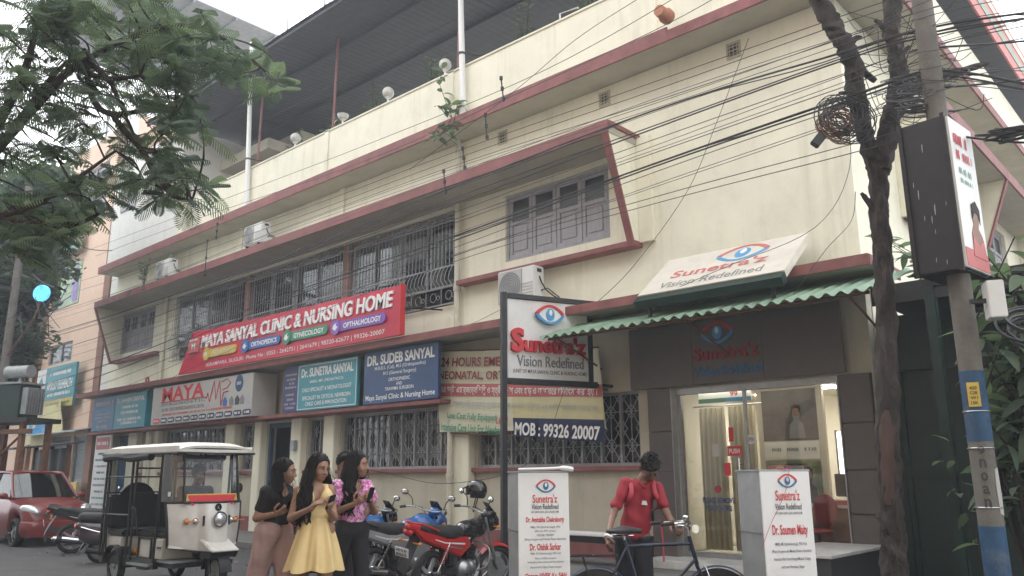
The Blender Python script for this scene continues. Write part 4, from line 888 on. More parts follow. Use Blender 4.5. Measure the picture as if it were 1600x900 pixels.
part('emblem', slab2([(-.25, -.3), (.1, -.35), (.3, .1), (.05, .4), (-.2, .2)], (-37.4, 11.834, 5.2), FX, FZ, 0, .006), 'sign_teal', t_, world=True, smooth=0)
f_ = thing('cloth_banner', 'loose faded yellow and blue cloth hanging under the telehealth board', 'banner', (-36.2, 11.8, 2.6))
part('cloth', MB().sheet(lambda u, v: (-38.6+4.2*u, 11.75+.10*math.sin(u*14+v*3), 2.75+.35*u*u+1.4*v+.1*math.sin(u*9)*(1-v)), 36, 10), 'banner_yellow', f_, world=True, thick=.004)
part('blue_field', MB().sheet(lambda u, v: (-37.6+2.4*u, 11.735+.10*math.sin((1+2.4*u)/4.2*14+(.35+.4*v)*3), 3.2+.06*u+.55*v), 24, 8), 'sky_print', f_, world=True, thick=.002)
l_ = thing('window_poster', 'green and pink lit poster filling an upper window of the peach building', 'poster', (-36.85, 12.2, 8.6))
part('poster', MB().box(-38.35, -35.35, 12.19, 12.245, 8.58, 10.42), 'poster_window', l_, world=True); part('green_edge', MB().box(-38.35, -37.6, 12.175, 12.189, 8.58, 10.42), 'leaf_light', l_, world=True); part('figure', slab2([(-.25, -.8), (.3, -.8), (.2, -.1), (.35, .35), (.1, .75), (-.15, .6), (-.3, .1)], (-35.8, 12.188, 9.5), FX, FZ, 0, .006), 'violet', l_, world=True, smooth=0)
w_ = thing('painted_board', 'grey white advertising board above the telehealth board at far left', 'sign', (-40.5, 11.9, 6.7))
part('board', MB().box(-41.6, -39.4, 11.85, 11.95, 6.6, 8.75), 'sign_grey', w_, world=True)
for i in range(5): smudge(w_, (-40.5, 11.85, 8.4-.38*i), FX, FZ, 1.7-.2*(i % 2), .2, ('banner_red', 'grey_print')[i % 2], 100+i)
s_ = thing('small_roof_sign', 'striped signboard over the poster window of the peach building', 'sign', (-36.6, 11.9, 10.75))
part('board', MB().box(-38.3, -35.0, 11.85, 11.98, 10.75, 11.7), 'sign_grey', s_, world=True); part('stripe', MB().box(-38.3, -35.0, 11.835, 11.849, 10.8, 11.0), 'sign_teal', s_, world=True); smudge(s_, (-36.6, 11.85, 11.35), FX, FZ, 2.6, .3, 'banner_red', 110)
rs_ = thing('round_blue_sign', 'round glowing blue sign hanging on a bracket at far left', 'sign', (-24.57, 7.39, 5.75))
part('disc', MB().lathe([(.0, -.05), (.21, -.05), (.235, -.02), (.235, .02), (.21, .05), (0, .05)], 28, Matrix.Translation((-24.47, 7.48, 6.5)) @ Matrix.Rotation(R(42), 4, 'Z') @ Matrix.Rotation(R(90), 4, 'X')), 'blue_lit', rs_, world=True)
part('bracket', MB().tube([(-26.2, 7.3, 4.85), (-24.57, 7.39, 5.75), (-24.47, 7.48, 6.30)], .03, 6), 'coil_rust', rs_, world=True)
# ------------------------------------------------------------------ air conditioners, lamps, poles and plants on the building
def ac_unit(x, y, z, w, h, label, grille='sign_grey'):
    o = thing('air_conditioner', label, 'air conditioner', (x, y, z), 0, 'outdoor air conditioner units'); d_ = .30
    part('case', MB().box(-w/2, w/2, -d_/2, d_/2, 0, h), 'ac_white', o, bevel=.02)
    g = part('fan_grille', MB().box(-w/2+.02, -w/2+h*.95, -d_/2-.012, -d_/2-.001, .03, h-.03), 'sign_grey', o, bevel=.006)
    rings = MB()
    for k in range(1, 7): rings.torus((-w/2+.01+h*.48, -d_/2-.018, h/2), h*.42*k/6, .004, 'y', 24, 4)
    part('grille_rings', rings, grille, g, kind='stuff'); part('fan_shadow', MB().lathe([(0, 0), (h*.41, 0), (h*.41, .004), (0, .004)], 24, Matrix.Translation((-w/2+.01+h*.48, -d_/2-.012, h/2)) @ Matrix.Rotation(R(90), 4, 'X')), 'grey_print', g)
    for k in range(5): part('louvre', MB().box(w*.16, w/2-.03, -d_/2-.006, -d_/2-.001, h*.12+k*h*.09, h*.12+k*h*.09+h*.05), 'sign_grey', o)
    part('handle', MB().box(w/2, w/2+.012, -.06, .06, h*.82, h*.92), 'dark_print', o); part('hose', MB().tube([(w/2+.005, .0, h*.7), (w/2+.05, .02, h*.5), (w/2+.10, .08, h*.3), (w/2+.2, .2, h*.12), (w/2+.25, .35, h*.05)], .014, 6).tube([(w/2+.005, .05, h*.3), (w/2+.12, .1, h*.35), (w/2+.25, .3, h*.1)], .012, 6), 'cable', o)
    part('bracket', MB().box(-w*.35, -w*.31, -d_/2, d_/2+.25, -.05, -.002).box(w*.31, w*.35, -d_/2, d_/2+.25, -.05, -.002), 'blackmetal', o)
    return o
ac_unit(-10.22, 11.48, 4.73, .95, .68, 'large outdoor air conditioner below the right shuttered window')
ac_unit(-20.15, 11.45, 7.86, .95, .58, 'outdoor air conditioner on the upper hood above the veranda')
ac_unit(-25.7, 11.45, 7.84, .95, .58, 'outdoor air conditioner beside a weed at left end of the upper hood')
# bird-shaped print is left plain; a bare label plate only
def globe_lamp(x, label, broken=False):
    o = thing('globe_lamp', label, 'lamp', (x, 11.6, 10.41), 0, 'globe lamps on the parapet')
    part('stem', MB().lathe([(.06, 0), (.06, .02), (.025, .05), (.025, .14), (.07, .16), (.07, .18)], 14), 'whitepaint', o)
    if broken: part('globe', MB().lathe([(.06, .18), (.11, .2), (.14, .26), (.15, .31), (.145, .31), (.12, .24), (.02, .2)], 18), 'globe', o)
    else: part('globe', MB().ball((0, 0, .31), .145, 20, 14), 'globe', o)
globe_lamp(-12.6, 'globe lamp by the white pole and creeper on the parapet'); globe_lamp(-14.65, 'globe lamp second from the right on the parapet'); globe_lamp(-18.7, 'leftmost globe lamp on the parapet'); globe_lamp(-16.5, 'broken half globe lamp on the parapet', True)
cf = thing('white_chair_frame', 'small white metal frame standing on the terrace behind the parapet', 'frame', (-9.3, 12.1, 10.0))
part('frame', MB().tube([(-.3, 0, -.9), (-.3, 0, 1.0), (.1, .1, 1.02), (.35, .1, .7)], .02, 6).tube([(0, .3, -.9), (0, .3, 1.0), (.3, .3, .8)], .02, 6).tube([(-.3, 0, .7), (0, .3, .7)], .02, 6), 'whitepaint', cf)
def white_pole(x, y, label, lean, h=5.4):
    o = thing('white_pole', label, 'pole', (x, y, 9.14), 0, 'white poles on the cornice')
    part('shaft', MB().tube([(0, 0, 0), (lean, 0, h)], [.075, .055], 12), 'whitepaint', o); part('band', MB().cyl((lean*.3, 0, h*.27), (lean*.31, 0, h*.28), .085, n=12), 'blackmetal', o); part('foot', MB().cyl((0, 0, -.08), (0, 0, .15), .09, .085, n=12), 'whitepaint', o)
    part('stay', MB().tube([(lean*.3, 0, h*.28), (lean*.3+.4, .3, h*.26)], .012, 6), 'blackmetal', o)
white_pole(-11.78, 11.40, 'slim white pole beside the globe lamp and creeper', -.22)
white_pole(-20.75, 11.40, 'slim white pole whose top is hidden by the feathery tree', -.42)
# ------------------------------------------------------------------ leafy plants
def leaf_mesh(L, W, bend=.25, fold=.12):
    """one pointed leaf along +x"""
    n = 5; vs = []; fs = []
    for i in range(n+1):
        t = i/n; w = W*math.sin(math.pi*min(1, t*.93+.05))**.8; z = -bend*L*t*t
        vs += [(L*t, -w/2, z+fold*w), (L*t, 0, z), (L*t, w/2, z+fold*w)]
    for i in range(n):
        a = 3*i; fs += [(a, a+3, a+4, a+1), (a+1, a+4, a+5, a+2)]
    return vs, fs
def leafy(o, stems, seed, L, W, nleaf, m, stem_m='bark', r=.008, bend=.35, split=None, spread=1.0):
    """stems: list of paths; leaves set along them"""
    q = random.Random(seed); st = MB(); a = MB(); b = MB()
    for p in stems:
        p = [Vector(x) for x in p]; st.tube(p, [r*(1.2-.7*i/max(1, len(p)-1)) for i in range(len(p))], 5)
        for k in range(nleaf):
            t = (.25+.75*(k+q.random())/nleaf)*(len(p)-1); i = min(int(t), len(p)-2); c = p[i].lerp(p[i+1], t-i); d = (p[i+1]-p[i]).normalized()
            az = q.random()*6.283; el = R(-25+60*q.random())*spread; s = .6+.6*q.random()
            vs, fs = leaf_mesh(L*s, W*s, bend*(.6+.8*q.random()))
            mt = Matrix.Translation(c) @ Matrix.Rotation(az, 4, 'Z') @ Matrix.Rotation(-el, 4, 'Y') @ Matrix.Rotation(R(q.uniform(-35, 35)), 4, 'X')
            (a if q.random() < .6 else b).add(vs, fs, mt)
    part('stems', st, stem_m, o, world=False)
    stuff(part('leaves', a, m[0], o)); stuff(part('leaves', b, m[1], o))
pl = thing('creeper', 'leafy creeper on the red cornice at the foot of a white pole', 'plant', (-12.05, 11.35, 9.1))
leafy(pl, [[(0, 0, 0), (-.2, -.05, .5), (-.35, -.1, .95), (-.3, -.05, 1.35)], [(.05, 0, 0), (.25, -.1, .3), (.4, -.1, .25)], [(0, 0, 0), (-.15, -.15, .3), (-.3, -.2, .35)], [(0, -.05, 0), (-.1, -.15, -.25), (-.3, -.18, -.45)], [(.1, -.05, 0), (.2, -.18, -.3), (.15, -.2, -.6)], [(-.2, -.05, 0), (-.35, -.2, -.2), (-.5, -.2, -.4)]], 3, .22, .13, 9, ('leaf', 'leaf_light'))
pl = thing('hood_weed', 'wild weed growing on the left end of the upper hood', 'plant', (-26.6, 11.15, 7.62))
leafy(pl, [[(0, 0, 0), (q_*.25, -.05, .5), (q_*.5, -.05, .8+.2*abs(q_))] for q_ in (-1, -.5, 0, .4, .8)]+[[(0, 0, 0), (q_*.5, -.15, .0), (q_*.8, -.2, -.2)] for q_ in (-1, .7)], 5, .12, .05, 14, ('leaf_dark', 'leaf'))
for i, (x, y, z, h, lab) in enumerate(((-13.3, 12.0, 9.9, 1.4, 'terrace plant behind the globe lamp nearest the white pole'), (-15.6, 12.0, 9.8, 1.3, 'bushy terrace plant just left of the second globe lamp'), (-17.6, 12.1, 9.8, 1.2, 'terrace plant beside the thin red post'), (-16.95, 11.9, 10.0, .9, 'dry pale shrub beside the broken globe lamp'), (-18.9, 12.0, 9.7, 1.1, 'terrace plant behind the leftmost globe lamp'), (-10.4, 12.1, 10.0, 1.5, 'slim terrace shrub near the white metal frame'), (-8.7, 12.2, 9.9, 1.5, 'bushy terrace plant at the right end of the parapet'))):
    o = thing('terrace_plant', lab, 'plant', (x, y, 9.06)); q = random.Random(50+i)
    part('pot', MB().lathe([(.13, 0), (.18, .3), (.2, .3), (.2, .36), (.17, .36), (.16, .3)], 16), 'clay', o)
    leafy(o, [[(0, 0, .3), (q.uniform(-.15, .15), q.uniform(-.25, .0), .5+h*.6), (q.uniform(-.5, .5), q.uniform(-.45, .1), .6+h*q.uniform(.85, 1.35))] for _ in range(9)], 60+i, .16, .07, 11, ('leaf_dark', 'leaf') if i != 3 else ('leaf_light', 'curtain'))
# big-leaved shrub at the right edge, sprigs at the gate
o = thing('broadleaf_shrub', 'broad leaved shrub at the right edge behind the blue banded pole', 'plant', (-1.80, 9.5, 0)); q = random.Random(8)
leafy(o, [[(0, 0, 0), (q.uniform(-.3, .3), q.uniform(-.3, .3), 1.5), (q.uniform(-.35, .6), q.uniform(-.4, .5), q.uniform(2.0, 3.0)), (q.uniform(-.35, .9), q.uniform(-.5, .5), q.uniform(2.2, 3.9))] for _ in range(26)], 81, .30, .12, 22, ('leaf', 'leaf_light'), r=.014, bend=.5)
o = thing('gate_sprig', 'small leafy sprig poking out by the green gate post', 'plant', (-2.45, 10.3, 0)); leafy(o, [[(0, .1, 0), (-.05, 0, .9), (-.15, -.05, 1.6), (-.2, -.1, 1.95)], [(0, .1, 0), (-.1, .0, 1.0), (-.3, -.1, 1.75)]], 82, .22, .08, 5, ('leaf', 'leaf_light'))
o = thing('canopy_creeper', 'light green plant growing on the canopy behind the bare trunk', 'plant', (-3.0, 11.6, 3.78)); leafy(o, [[(0, 0, 0), (q.uniform(-.2, .2), q.uniform(-.2, .2), .4), (q.uniform(-.6, .5), q.uniform(-.4, .3), q.uniform(.5, 1.0))] for _ in range(9)], 83, .26, .10, 8, ('leaf_light', 'leaf'))
CAB = [[[-1.0,8.43,6.29],[-1.8,8.49,6.4],[-2.66,8.56,6.5],[-5.39,8.76,6.68],[-9.77,9.09,6.97],[-16.39,9.59,7.33],[-29.16,10.54,8.32],[-53.32,12.36,10.58]],[[-1.0,8.43,6.22],[-1.81,8.49,6.32],[-2.67,8.56,6.41],[-5.4,8.76,6.56],[-9.76,9.09,6.84],[-16.37,9.59,7.16],[-29.04,10.54,7.98],[-52.89,12.32,9.97]],[[-1.03,8.43,6.03],[-1.82,8.49,6.18],[-2.69,8.56,6.23],[-5.41,8.76,6.4],[-9.76,9.09,6.72],[-16.35,9.58,7.0],[-28.86,10.52,7.45],[-52.18,12.27,8.97]],[[-1.06,8.44,5.77],[-1.85,8.5,5.97],[-2.71,8.56,6.06],[-5.42,8.76,6.27],[-9.75,9.09,6.33],[-16.26,9.58,6.33],[-28.61,10.5,6.7],[-51.36,12.21,7.82]],[[-1.07,8.44,5.72],[-1.85,8.5,5.91],[-2.71,8.56,6.0],[-5.43,8.76,6.05],[-9.75,9.09,6.13],[-16.25,9.58,6.23],[-28.56,10.5,6.54],[-51.2,12.2,7.6]],[[-1.07,8.44,5.71],[-1.86,8.5,5.88],[-2.71,8.56,5.97],[-5.43,8.76,6.01],[-9.75,9.09,6.02],[-16.23,9.57,6.06],[-28.39,10.49,6.06],[-50.58,12.15,6.71]],[[-1.08,8.44,5.64],[-1.87,8.5,5.77],[-2.73,8.56,5.81],[-5.44,8.77,5.86],[-9.74,9.09,5.86],[-16.2,9.57,5.83],[-28.26,10.48,5.68],[-50.19,12.12,6.17]],[[-1.1,8.44,5.52],[-1.89,8.5,5.64],[-2.75,8.56,5.66],[-5.45,8.77,5.67],[-9.74,9.09,5.67],[-16.17,9.57,5.6],[-28.15,10.47,5.35],[-49.69,12.08,5.47]],[[-1.15,8.44,5.07],[-1.9,8.5,5.49],[-2.76,8.56,5.53],[-5.46,8.77,5.52],[-9.74,9.09,5.44],[-16.14,9.57,5.37],[-28.04,10.46,5.02],[-49.32,12.06,4.95]],[[-1.16,8.44,5.01],[-1.91,8.5,5.44],[-2.76,8.56,5.48],[-5.46,8.77,5.48],[-9.73,9.09,5.36],[-16.12,9.57,5.25],[-27.93,10.45,4.69],[-48.84,12.02,4.28]],[[-1.16,8.44,5.01],[-1.91,8.5,5.4],[-2.77,8.57,5.43],[-5.46,8.77,5.4],[-9.73,9.09,5.23],[-16.09,9.56,5.04],[-27.83,10.44,4.39],[-48.65,12.01,4.01]],[[-1.96,8.5,4.96],[-2.82,8.57,4.98],[-5.48,8.77,5.06],[-9.73,9.09,5.1],[-16.07,9.56,4.85],[-27.7,10.43,4.01],[-48.14,11.97,3.29]],[[-1.97,8.51,4.89],[-2.83,8.57,4.88],[-5.49,8.77,4.97],[-9.73,9.09,4.99],[-16.04,9.56,4.63],[-27.57,10.43,3.63],[-47.8,11.94,2.81]]]
TREE_CLUSTERS = [[-7.85,2.78,5.01],[-7.77,2.03,5.57],[-6.99,3.26,5.38],[-8.02,2.9,4.91],[-8.25,3.14,6.35],[-8.56,3.49,5.56],[-9.34,2.24,6.01],[-7.72,3.5,5.53],[-9.05,3.03,5.97],[-8.6,3.58,6.69],[-8.64,2.27,5.23],[-6.73,3.06,5.52],[-8.92,3.42,5.91],[-8.34,2.15,5.26],[-8.74,2.55,5.31],[-8.55,3.66,6.6],[-8.1,3.37,6.56],[-8.73,3.59,5.52],[-8.16,3.43,6.3],[-8.14,3.07,5.08],[-9.02,3.03,5.89],[-8.61,3.26,6.06],[-9.18,2.93,5.4],[-6.68,2.97,5.05],[-9.19,2.94,6.63],[-8.64,3.76,6.33],[-8.51,2.81,5.61],[-7.67,3.05,5.54],[-7.1,3.31,5.31],[-7.23,3.36,5.76],[-8.8,2.43,6.27],[-8.87,2.22,6.26],[-8.22,2.08,5.16],[-8.46,2.63,5.0],[-8.12,2.66,5.64],[-8.58,2.78,5.89],[-9.06,2.52,6.32],[-9.13,2.61,5.42],[-8.39,3.12,5.87],[-7.73,3.12,5.75],[-8.33,2.33,5.8],[-8.34,2.35,5.82],[-8.36,2.85,5.92],[-7.69,2.52,5.82],[-7.45,2.65,5.7],[-7.91,2.0,5.04],[-8.73,3.3,6.61],[-8.27,3.15,5.46],[-7.26,2.92,5.73],[-7.13,2.96,5.0],[-7.34,2.74,5.99],[-8.61,2.83,5.15],[-7.3,2.63,5.7],[-7.85,2.51,4.83],[-8.31,2.5,5.21],[-8.05,2.02,4.96],[-8.16,3.88,6.1],[-8.59,3.68,6.25],[-8.39,3.3,6.15],[-7.95,3.09,6.29],[-8.37,2.9,5.6],[-7.34,2.37,4.6],[-8.54,3.65,6.6],[-7.78,3.4,6.26],[-6.86,3.15,5.29],[-8.43,2.67,5.13],[-9.13,2.27,5.43],[-9.22,2.86,5.75],[-8.59,2.06,5.45],[-8.65,3.26,5.47],[-8.7,3.5,5.49],[-6.97,2.6,5.76],[-7.76,2.0,5.69],[-8.3,2.79,5.33],[-9.33,2.53,5.75],[-7.24,2.68,5.29],[-9.06,3.31,6.07],[-8.09,2.92,5.9],[-8.77,2.53,5.29],[-8.05,2.49,5.27],[-8.19,3.4,5.51],[-7.67,2.43,5.21],[-9.27,2.6,5.56],[-9.0,2.42,5.35],[-8.65,2.39,5.51],[-8.85,2.75,6.45],[-8.69,2.46,5.66],[-9.55,2.61,5.88],[-8.58,3.54,6.36],[-8.07,2.84,6.06],[-7.98,3.45,5.37],[-8.03,3.42,6.38],[-7.46,2.41,5.81],[-7.5,2.49,5.34],[-7.33,2.51,5.41],[-6.92,3.11,4.95],[-6.72,3.14,5.19],[-8.58,3.38,6.68],[-8.23,3.59,6.23],[-7.53,3.46,5.56],[-7.33,2.42,5.92],[-9.18,2.81,5.5],[-7.64,2.65,5.12],[-8.56,2.2,6.05],[-8.2,2.41,5.19],[-8.83,2.0,5.62],[-8.67,2.91,6.26],[-8.29,2.78,6.4],[-7.13,2.69,5.43],[-8.33,2.74,6.51],[-8.12,2.03,5.15],[-8.42,2.85,5.45],[-8.12,2.34,6.18],[-9.19,2.87,6.65],[-7.97,2.26,5.59],[-7.41,3.21,5.5],[-7.58,2.89,5.11],[-9.26,3.18,6.59],[-9.71,2.31,5.91],[-9.29,2.42,6.16],[-8.99,2.73,5.14],[-7.74,2.51,4.43],[-8.89,2.66,3.96],[-7.68,2.59,4.5],[-7.78,2.35,3.92],[-9.7,2.53,5.66],[-8.12,2.38,3.67],[-7.92,1.95,3.91],[-7.79,2.63,3.97],[-9.15,2.42,4.16],[-8.21,2.63,4.45],[-8.98,2.33,4.56],[-8.45,2.7,4.7],[-8.77,2.74,4.35],[-9.14,3.06,4.3],[-7.95,2.7,3.99],[-8.15,2.31,5.04],[-9.52,2.44,5.41],[-9.61,2.78,4.12],[-7.9,2.04,4.7],[-9.35,2.35,4.68],[-8.05,2.09,4.78],[-8.11,2.03,4.74],[-7.54,2.4,4.6],[-8.09,2.46,4.51],[-8.84,2.38,5.2],[-8.38,2.14,4.8],[-9.01,2.66,4.49],[-9.19,2.56,5.36],[-8.44,2.28,4.12],[-8.56,2.5,4.65],[-8.2,2.42,3.73],[-8.78,2.4,4.11],[-9.39,2.67,5.33],[-7.52,2.35,3.96],[-8.77,2.91,4.21],[-8.31,2.49,4.14],[-9.25,2.53,5.52],[-8.52,2.25,4.61],[-8.59,2.64,4.02],[-9.13,2.73,4.33],[-9.06,3.09,4.68],[-8.48,2.7,4.72],[-10.04,2.43,5.27],[-9.55,2.56,5.26],[-9.45,2.29,4.64],[-8.57,2.91,4.64],[-8.81,2.15,4.46],[-7.41,2.28,3.67],[-8.81,2.11,4.48],[-9.94,2.29,5.19],[-8.57,2.81,4.06],[-7.76,2.5,4.17],[-9.24,3.03,4.55],[-9.15,2.47,3.98],[-7.67,3.57,4.58],[-7.91,3.73,5.39],[-7.27,3.49,5.11],[-7.03,2.82,4.97],[-7.07,3.03,4.61],[-8.0,3.53,4.72],[-8.48,2.96,5.16],[-8.45,3.28,4.74],[-8.84,3.32,5.12],[-7.64,2.97,5.17],[-7.63,2.58,4.76],[-8.15,3.63,5.18],[-6.97,3.1,4.35],[-7.56,3.14,4.6],[-6.98,2.87,4.49],[-6.74,2.95,4.2],[-7.29,3.39,4.78],[-7.67,3.04,4.97],[-8.86,3.48,5.28],[-7.73,3.17,4.72],[-7.28,3.24,4.39],[-8.2,3.43,5.03],[-7.79,3.1,4.36],[-7.07,3.16,4.83],[-8.1,3.26,4.47],[-8.28,3.23,4.93],[-6.46,3.05,4.56],[-7.0,3.01,4.6],[-8.02,3.4,5.03],[-8.6,3.73,5.54],[-9.19,3.04,5.22],[-7.34,3.07,4.79],[-7.36,2.46,4.9],[-7.11,2.76,4.09],[-8.42,3.1,4.85],[-8.12,3.54,5.26],[-8.03,3.12,5.56],[-7.39,3.32,5.02],[-7.69,3.23,4.37],[-8.29,3.33,4.86],[-7.62,3.03,5.98],[-8.15,3.43,6.07],[-8.03,3.9,6.09],[-8.6,3.46,6.69],[-8.42,3.24,5.96],[-6.8,2.93,5.12],[-7.06,2.79,5.14],[-6.84,2.92,5.43],[-6.78,2.89,5.51],[-7.49,3.69,5.61],[-8.24,4.04,6.36],[-7.31,3.41,5.39],[-6.88,3.17,5.83],[-8.13,3.76,6.08],[-8.41,3.88,6.32],[-6.59,3.16,4.97],[-8.42,3.51,6.17],[-8.37,3.37,6.44],[-7.0,2.86,5.59],[-8.32,3.33,6.2],[-7.28,3.61,5.69],[-7.69,3.91,5.94],[-8.07,3.22,5.78],[-8.45,3.93,6.09],[-6.84,2.93,5.12],[-8.35,3.84,6.12],[-8.74,3.41,6.05],[-8.51,3.87,6.78],[-6.84,3.5,5.38],[-6.95,2.71,5.37],[-7.44,3.33,6.04],[-8.24,3.45,5.75],[-7.17,3.21,5.47],[-6.95,3.01,5.38],[-7.81,4.46,6.24],[-6.48,4.04,5.39],[-6.8,3.99,5.34],[-6.88,3.64,5.38],[-6.8,3.99,5.56],[-6.41,3.9,5.42],[-6.03,3.46,4.79],[-6.87,4.12,5.4],[-6.37,3.67,5.14],[-8.57,3.77,4.7],[-6.64,2.98,4.04],[-7.48,3.29,4.15],[-7.77,3.33,4.21],[-6.96,3.26,3.98],[-7.09,3.18,4.15],[-7.64,3.66,4.27],[-8.44,3.43,4.61],[-8.15,3.56,4.32],[-8.24,3.68,4.59],[-7.14,2.88,4.01],[-8.1,3.98,4.48],[-7.75,3.67,4.4],[-7.53,3.7,4.36],[-7.18,2.85,3.92],[-8.47,3.9,4.4],[-9.62,2.34,6.31],[-8.32,1.77,5.64],[-8.65,2.17,5.81],[-9.5,2.8,6.98],[-8.99,2.3,6.29],[-9.02,2.53,6.42],[-9.88,2.35,6.43],[-7.74,2.41,5.84],[-8.33,2.38,6.08],[-8.13,2.26,6.04],[-7.95,2.55,6.03],[-9.67,2.77,6.59],[-7.88,2.29,5.71],[-9.1,2.35,6.67],[-8.24,2.19,5.91],[-8.11,2.27,5.89],[-8.23,2.07,5.85],[-9.51,2.72,6.69],[-8.92,2.63,6.02],[-7.82,1.95,5.71],[-8.04,2.12,5.92],[-7.57,2.16,5.87],[-8.18,2.51,6.07],[-7.69,2.28,5.71],[-8.31,2.32,5.87],[-7.95,2.21,5.82],[-9.02,3.36,4.31],[-9.23,3.1,4.08],[-8.08,2.42,3.79],[-8.63,3.09,4.06],[-8.16,2.76,4.04],[-8.52,2.61,3.98],[-8.41,2.88,4.06],[-7.36,2.71,3.78],[-7.7,2.37,3.58],[-7.6,2.15,3.36],[-9.32,2.8,3.97],[-9.43,2.69,3.92],[-9.0,2.59,4.1],[-7.85,2.03,3.52],[-7.94,2.1,3.56],[-8.73,2.35,3.82],[-8.36,2.28,3.55],[-9.81,2.53,4.16],[-8.03,2.39,3.77],[-7.67,2.28,3.52],[-7.79,2.75,4.14],[-8.97,3.37,4.68],[-8.14,2.95,4.23],[-7.76,3.29,4.41],[-7.18,2.58,3.89],[-8.71,3.1,4.36],[-7.41,3.22,4.1],[-7.15,3.0,4.05],[-8.0,2.81,4.26]]
TREE_BRANCHES = [[[-9.17,1.66,3.42],[-8.89,1.91,4.19],[-8.59,2.18,4.84],[-8.28,2.47,5.53],[-8.11,2.62,5.49]],[[-8.28,2.47,5.53],[-7.96,2.76,5.37],[-7.71,2.99,5.4]],[[-8.89,1.91,4.19],[-8.43,2.33,5.12],[-8.16,2.58,5.53],[-7.94,2.78,5.35],[-7.83,2.88,5.08],[-7.71,2.99,4.77]],[[-8.11,2.62,5.49],[-8.04,2.69,5.15],[-7.89,2.83,4.99],[-7.59,3.1,5.03],[-7.42,3.25,4.98]],[[-7.89,2.83,4.99],[-7.78,2.93,4.8],[-7.62,3.07,4.57],[-7.51,3.17,4.24]],[[-8.89,1.91,4.19],[-8.58,2.2,5.39],[-8.53,2.25,6.1],[-8.43,2.33,6.69]],[[-9.03,1.79,3.8],[-8.46,2.3,3.99],[-8.21,2.53,4.18],[-7.83,2.88,4.6]],[[-8.16,2.58,5.53],[-7.83,2.88,5.81],[-7.41,3.26,5.95],[-7.12,3.53,5.8],[-6.76,3.85,5.41]],[[-7.62,3.07,4.57],[-7.41,3.26,4.17],[-7.25,3.41,4.08]],[[-9.05,1.77,3.99],[-8.46,2.31,3.89],[-8.09,2.64,3.84],[-7.88,2.84,3.98]]]
# ------------------------------------------------------------------ overhead cables
def smooth_path(p, k=6):
    p = [Vector(x) for x in p]; out = []
    for i in range(len(p)-1):
        a = p[max(i-1, 0)]; b = p[i]; c = p[i+1]; d = p[min(i+2, len(p)-1)]
        for j in range(k):
            t = j/k; out.append(b*(1+(2*t-3)*t*t)+c*(3-2*t)*t*t+(c-a)*.5*t*(1-t)**2-(d-b)*.5*t*t*(1-t))
    out.append(p[-1]); return out
THICK = {3: .012, 5: .010, 8: .013, 9: .011, 4: .008}
for i, p in enumerate(CAB):
    q = random.Random(i)
    o = part('overhead_cable', MB().tube(smooth_path(p), THICK.get(i, .0055), 5), 'cable' if i in THICK else 'cable_grey')
    tag(o, 'thick black overhead cable strung along the clinic facade' if i in THICK else 'thin dark overhead cable strung along the clinic facade', 'cable', 'thick cables' if i in THICK else 'thin cables')
    if i in (3, 8):       # lashed alongside the thick ones
        o = part('overhead_cable', MB().tube([x+Vector((0, .03, .03*math.sin(k*.8)-.01)) for k, x in enumerate(smooth_path(p))], .007, 5), 'cable_grey'); tag(o, 'thin dark overhead cable strung along the clinic facade', 'cable', 'thin cables')
for i in range(11):               # more thin lines of the same fan, slacker and crossing
    q = random.Random(500+i); a, b = CAB[i], CAB[i+2]; t0, t1 = q.uniform(0, 1), q.uniform(-.3, 1.3); n = min(len(a), len(b)); sg = q.uniform(-.05, .35)
    if len(a) != len(b): continue
    p = [[(1-(t0+(t1-t0)*k/(n-1)))*a[k][j]+(t0+(t1-t0)*k/(n-1))*b[k][j]-(sg*math.sin(math.pi*k/(n-1)) if j == 2 else 0)+(.05*(i-5) if j == 1 else 0) for j in range(3)] for k in range(n)]
    o = part('overhead_cable', MB().tube(smooth_path(p), .0045, 4), 'cable_grey'); tag(o, 'thin dark overhead cable strung along the clinic facade', 'cable', 'thin cables')
for p, lab in (([(-4.22, 8.67, 7.48), (-5.36, 8.76, 7.43), (-8.14, 8.97, 7.49), (-12.64, 9.31, 7.65), (-21.0, 9.93, 8.42), (-29.43, 10.56, 9.11)], 'thin cable crossing the parapet towards the upper left'),
               ([(-5.41, 8.76, 8.04), (-6.73, 8.86, 7.9), (-8.14, 8.97, 7.54), (-10.89, 9.17, 7.01)], 'short slanting cable crossing the others near the spout'),
               ([(-4.49, 8.69, 7.79), (-7.41, 8.91, 7.65), (-11.76, 9.24, 7.92), (-17.88, 9.7, 8.43), (-37.3, 11.16, 10.14)], 'topmost thin cable running past the globe lamps'),
               ([(-5.39, 11.9, 8.68), (-6.02, 11.8, 7.33), (-6.61, 11.7, 6.19), (-7.61, 11.5, 5.03), (-8.38, 11.4, 4.45)], 'thin wire dropping across the blank right wall'),
               ([(-3.92, 11.9, 5.58), (-3.92, 11.6, 5.06), (-4.1, 11.0, 4.54), (-4.45, 10.6, 3.89)], 'black wire drooping from the corner onto the green awning'),
               ([(-3.95, 11.9, 7.0), (-3.9, 11.7, 5.9), (-4.3, 11.2, 4.95), (-5.6, 10.95, 4.55), (-7.0, 10.6, 4.1)], 'black wire lying across the tilted white board'),
               ([(-12.4, 11.7, 4.9), (-11.6, 11.2, 4.45), (-10.6, 10.6, 4.3), (-9.3, 10.0, 4.3)], 'pale wire from the drain pipe to the projecting sign'),
               ([(-17.0, 11.9, 1.9), (-14.5, 11.85, 1.55), (-12.3, 11.6, 1.35), (-10.2, 11.7, 1.75), (-8.9, 11.2, 3.1)], 'slack thin wire sagging along the ground floor wall')):
    o = part('wire', MB().tube(smooth_path(p), .006, 4), 'cable' if 'pale' not in lab else 'sign_grey'); tag(o, lab, 'wire')
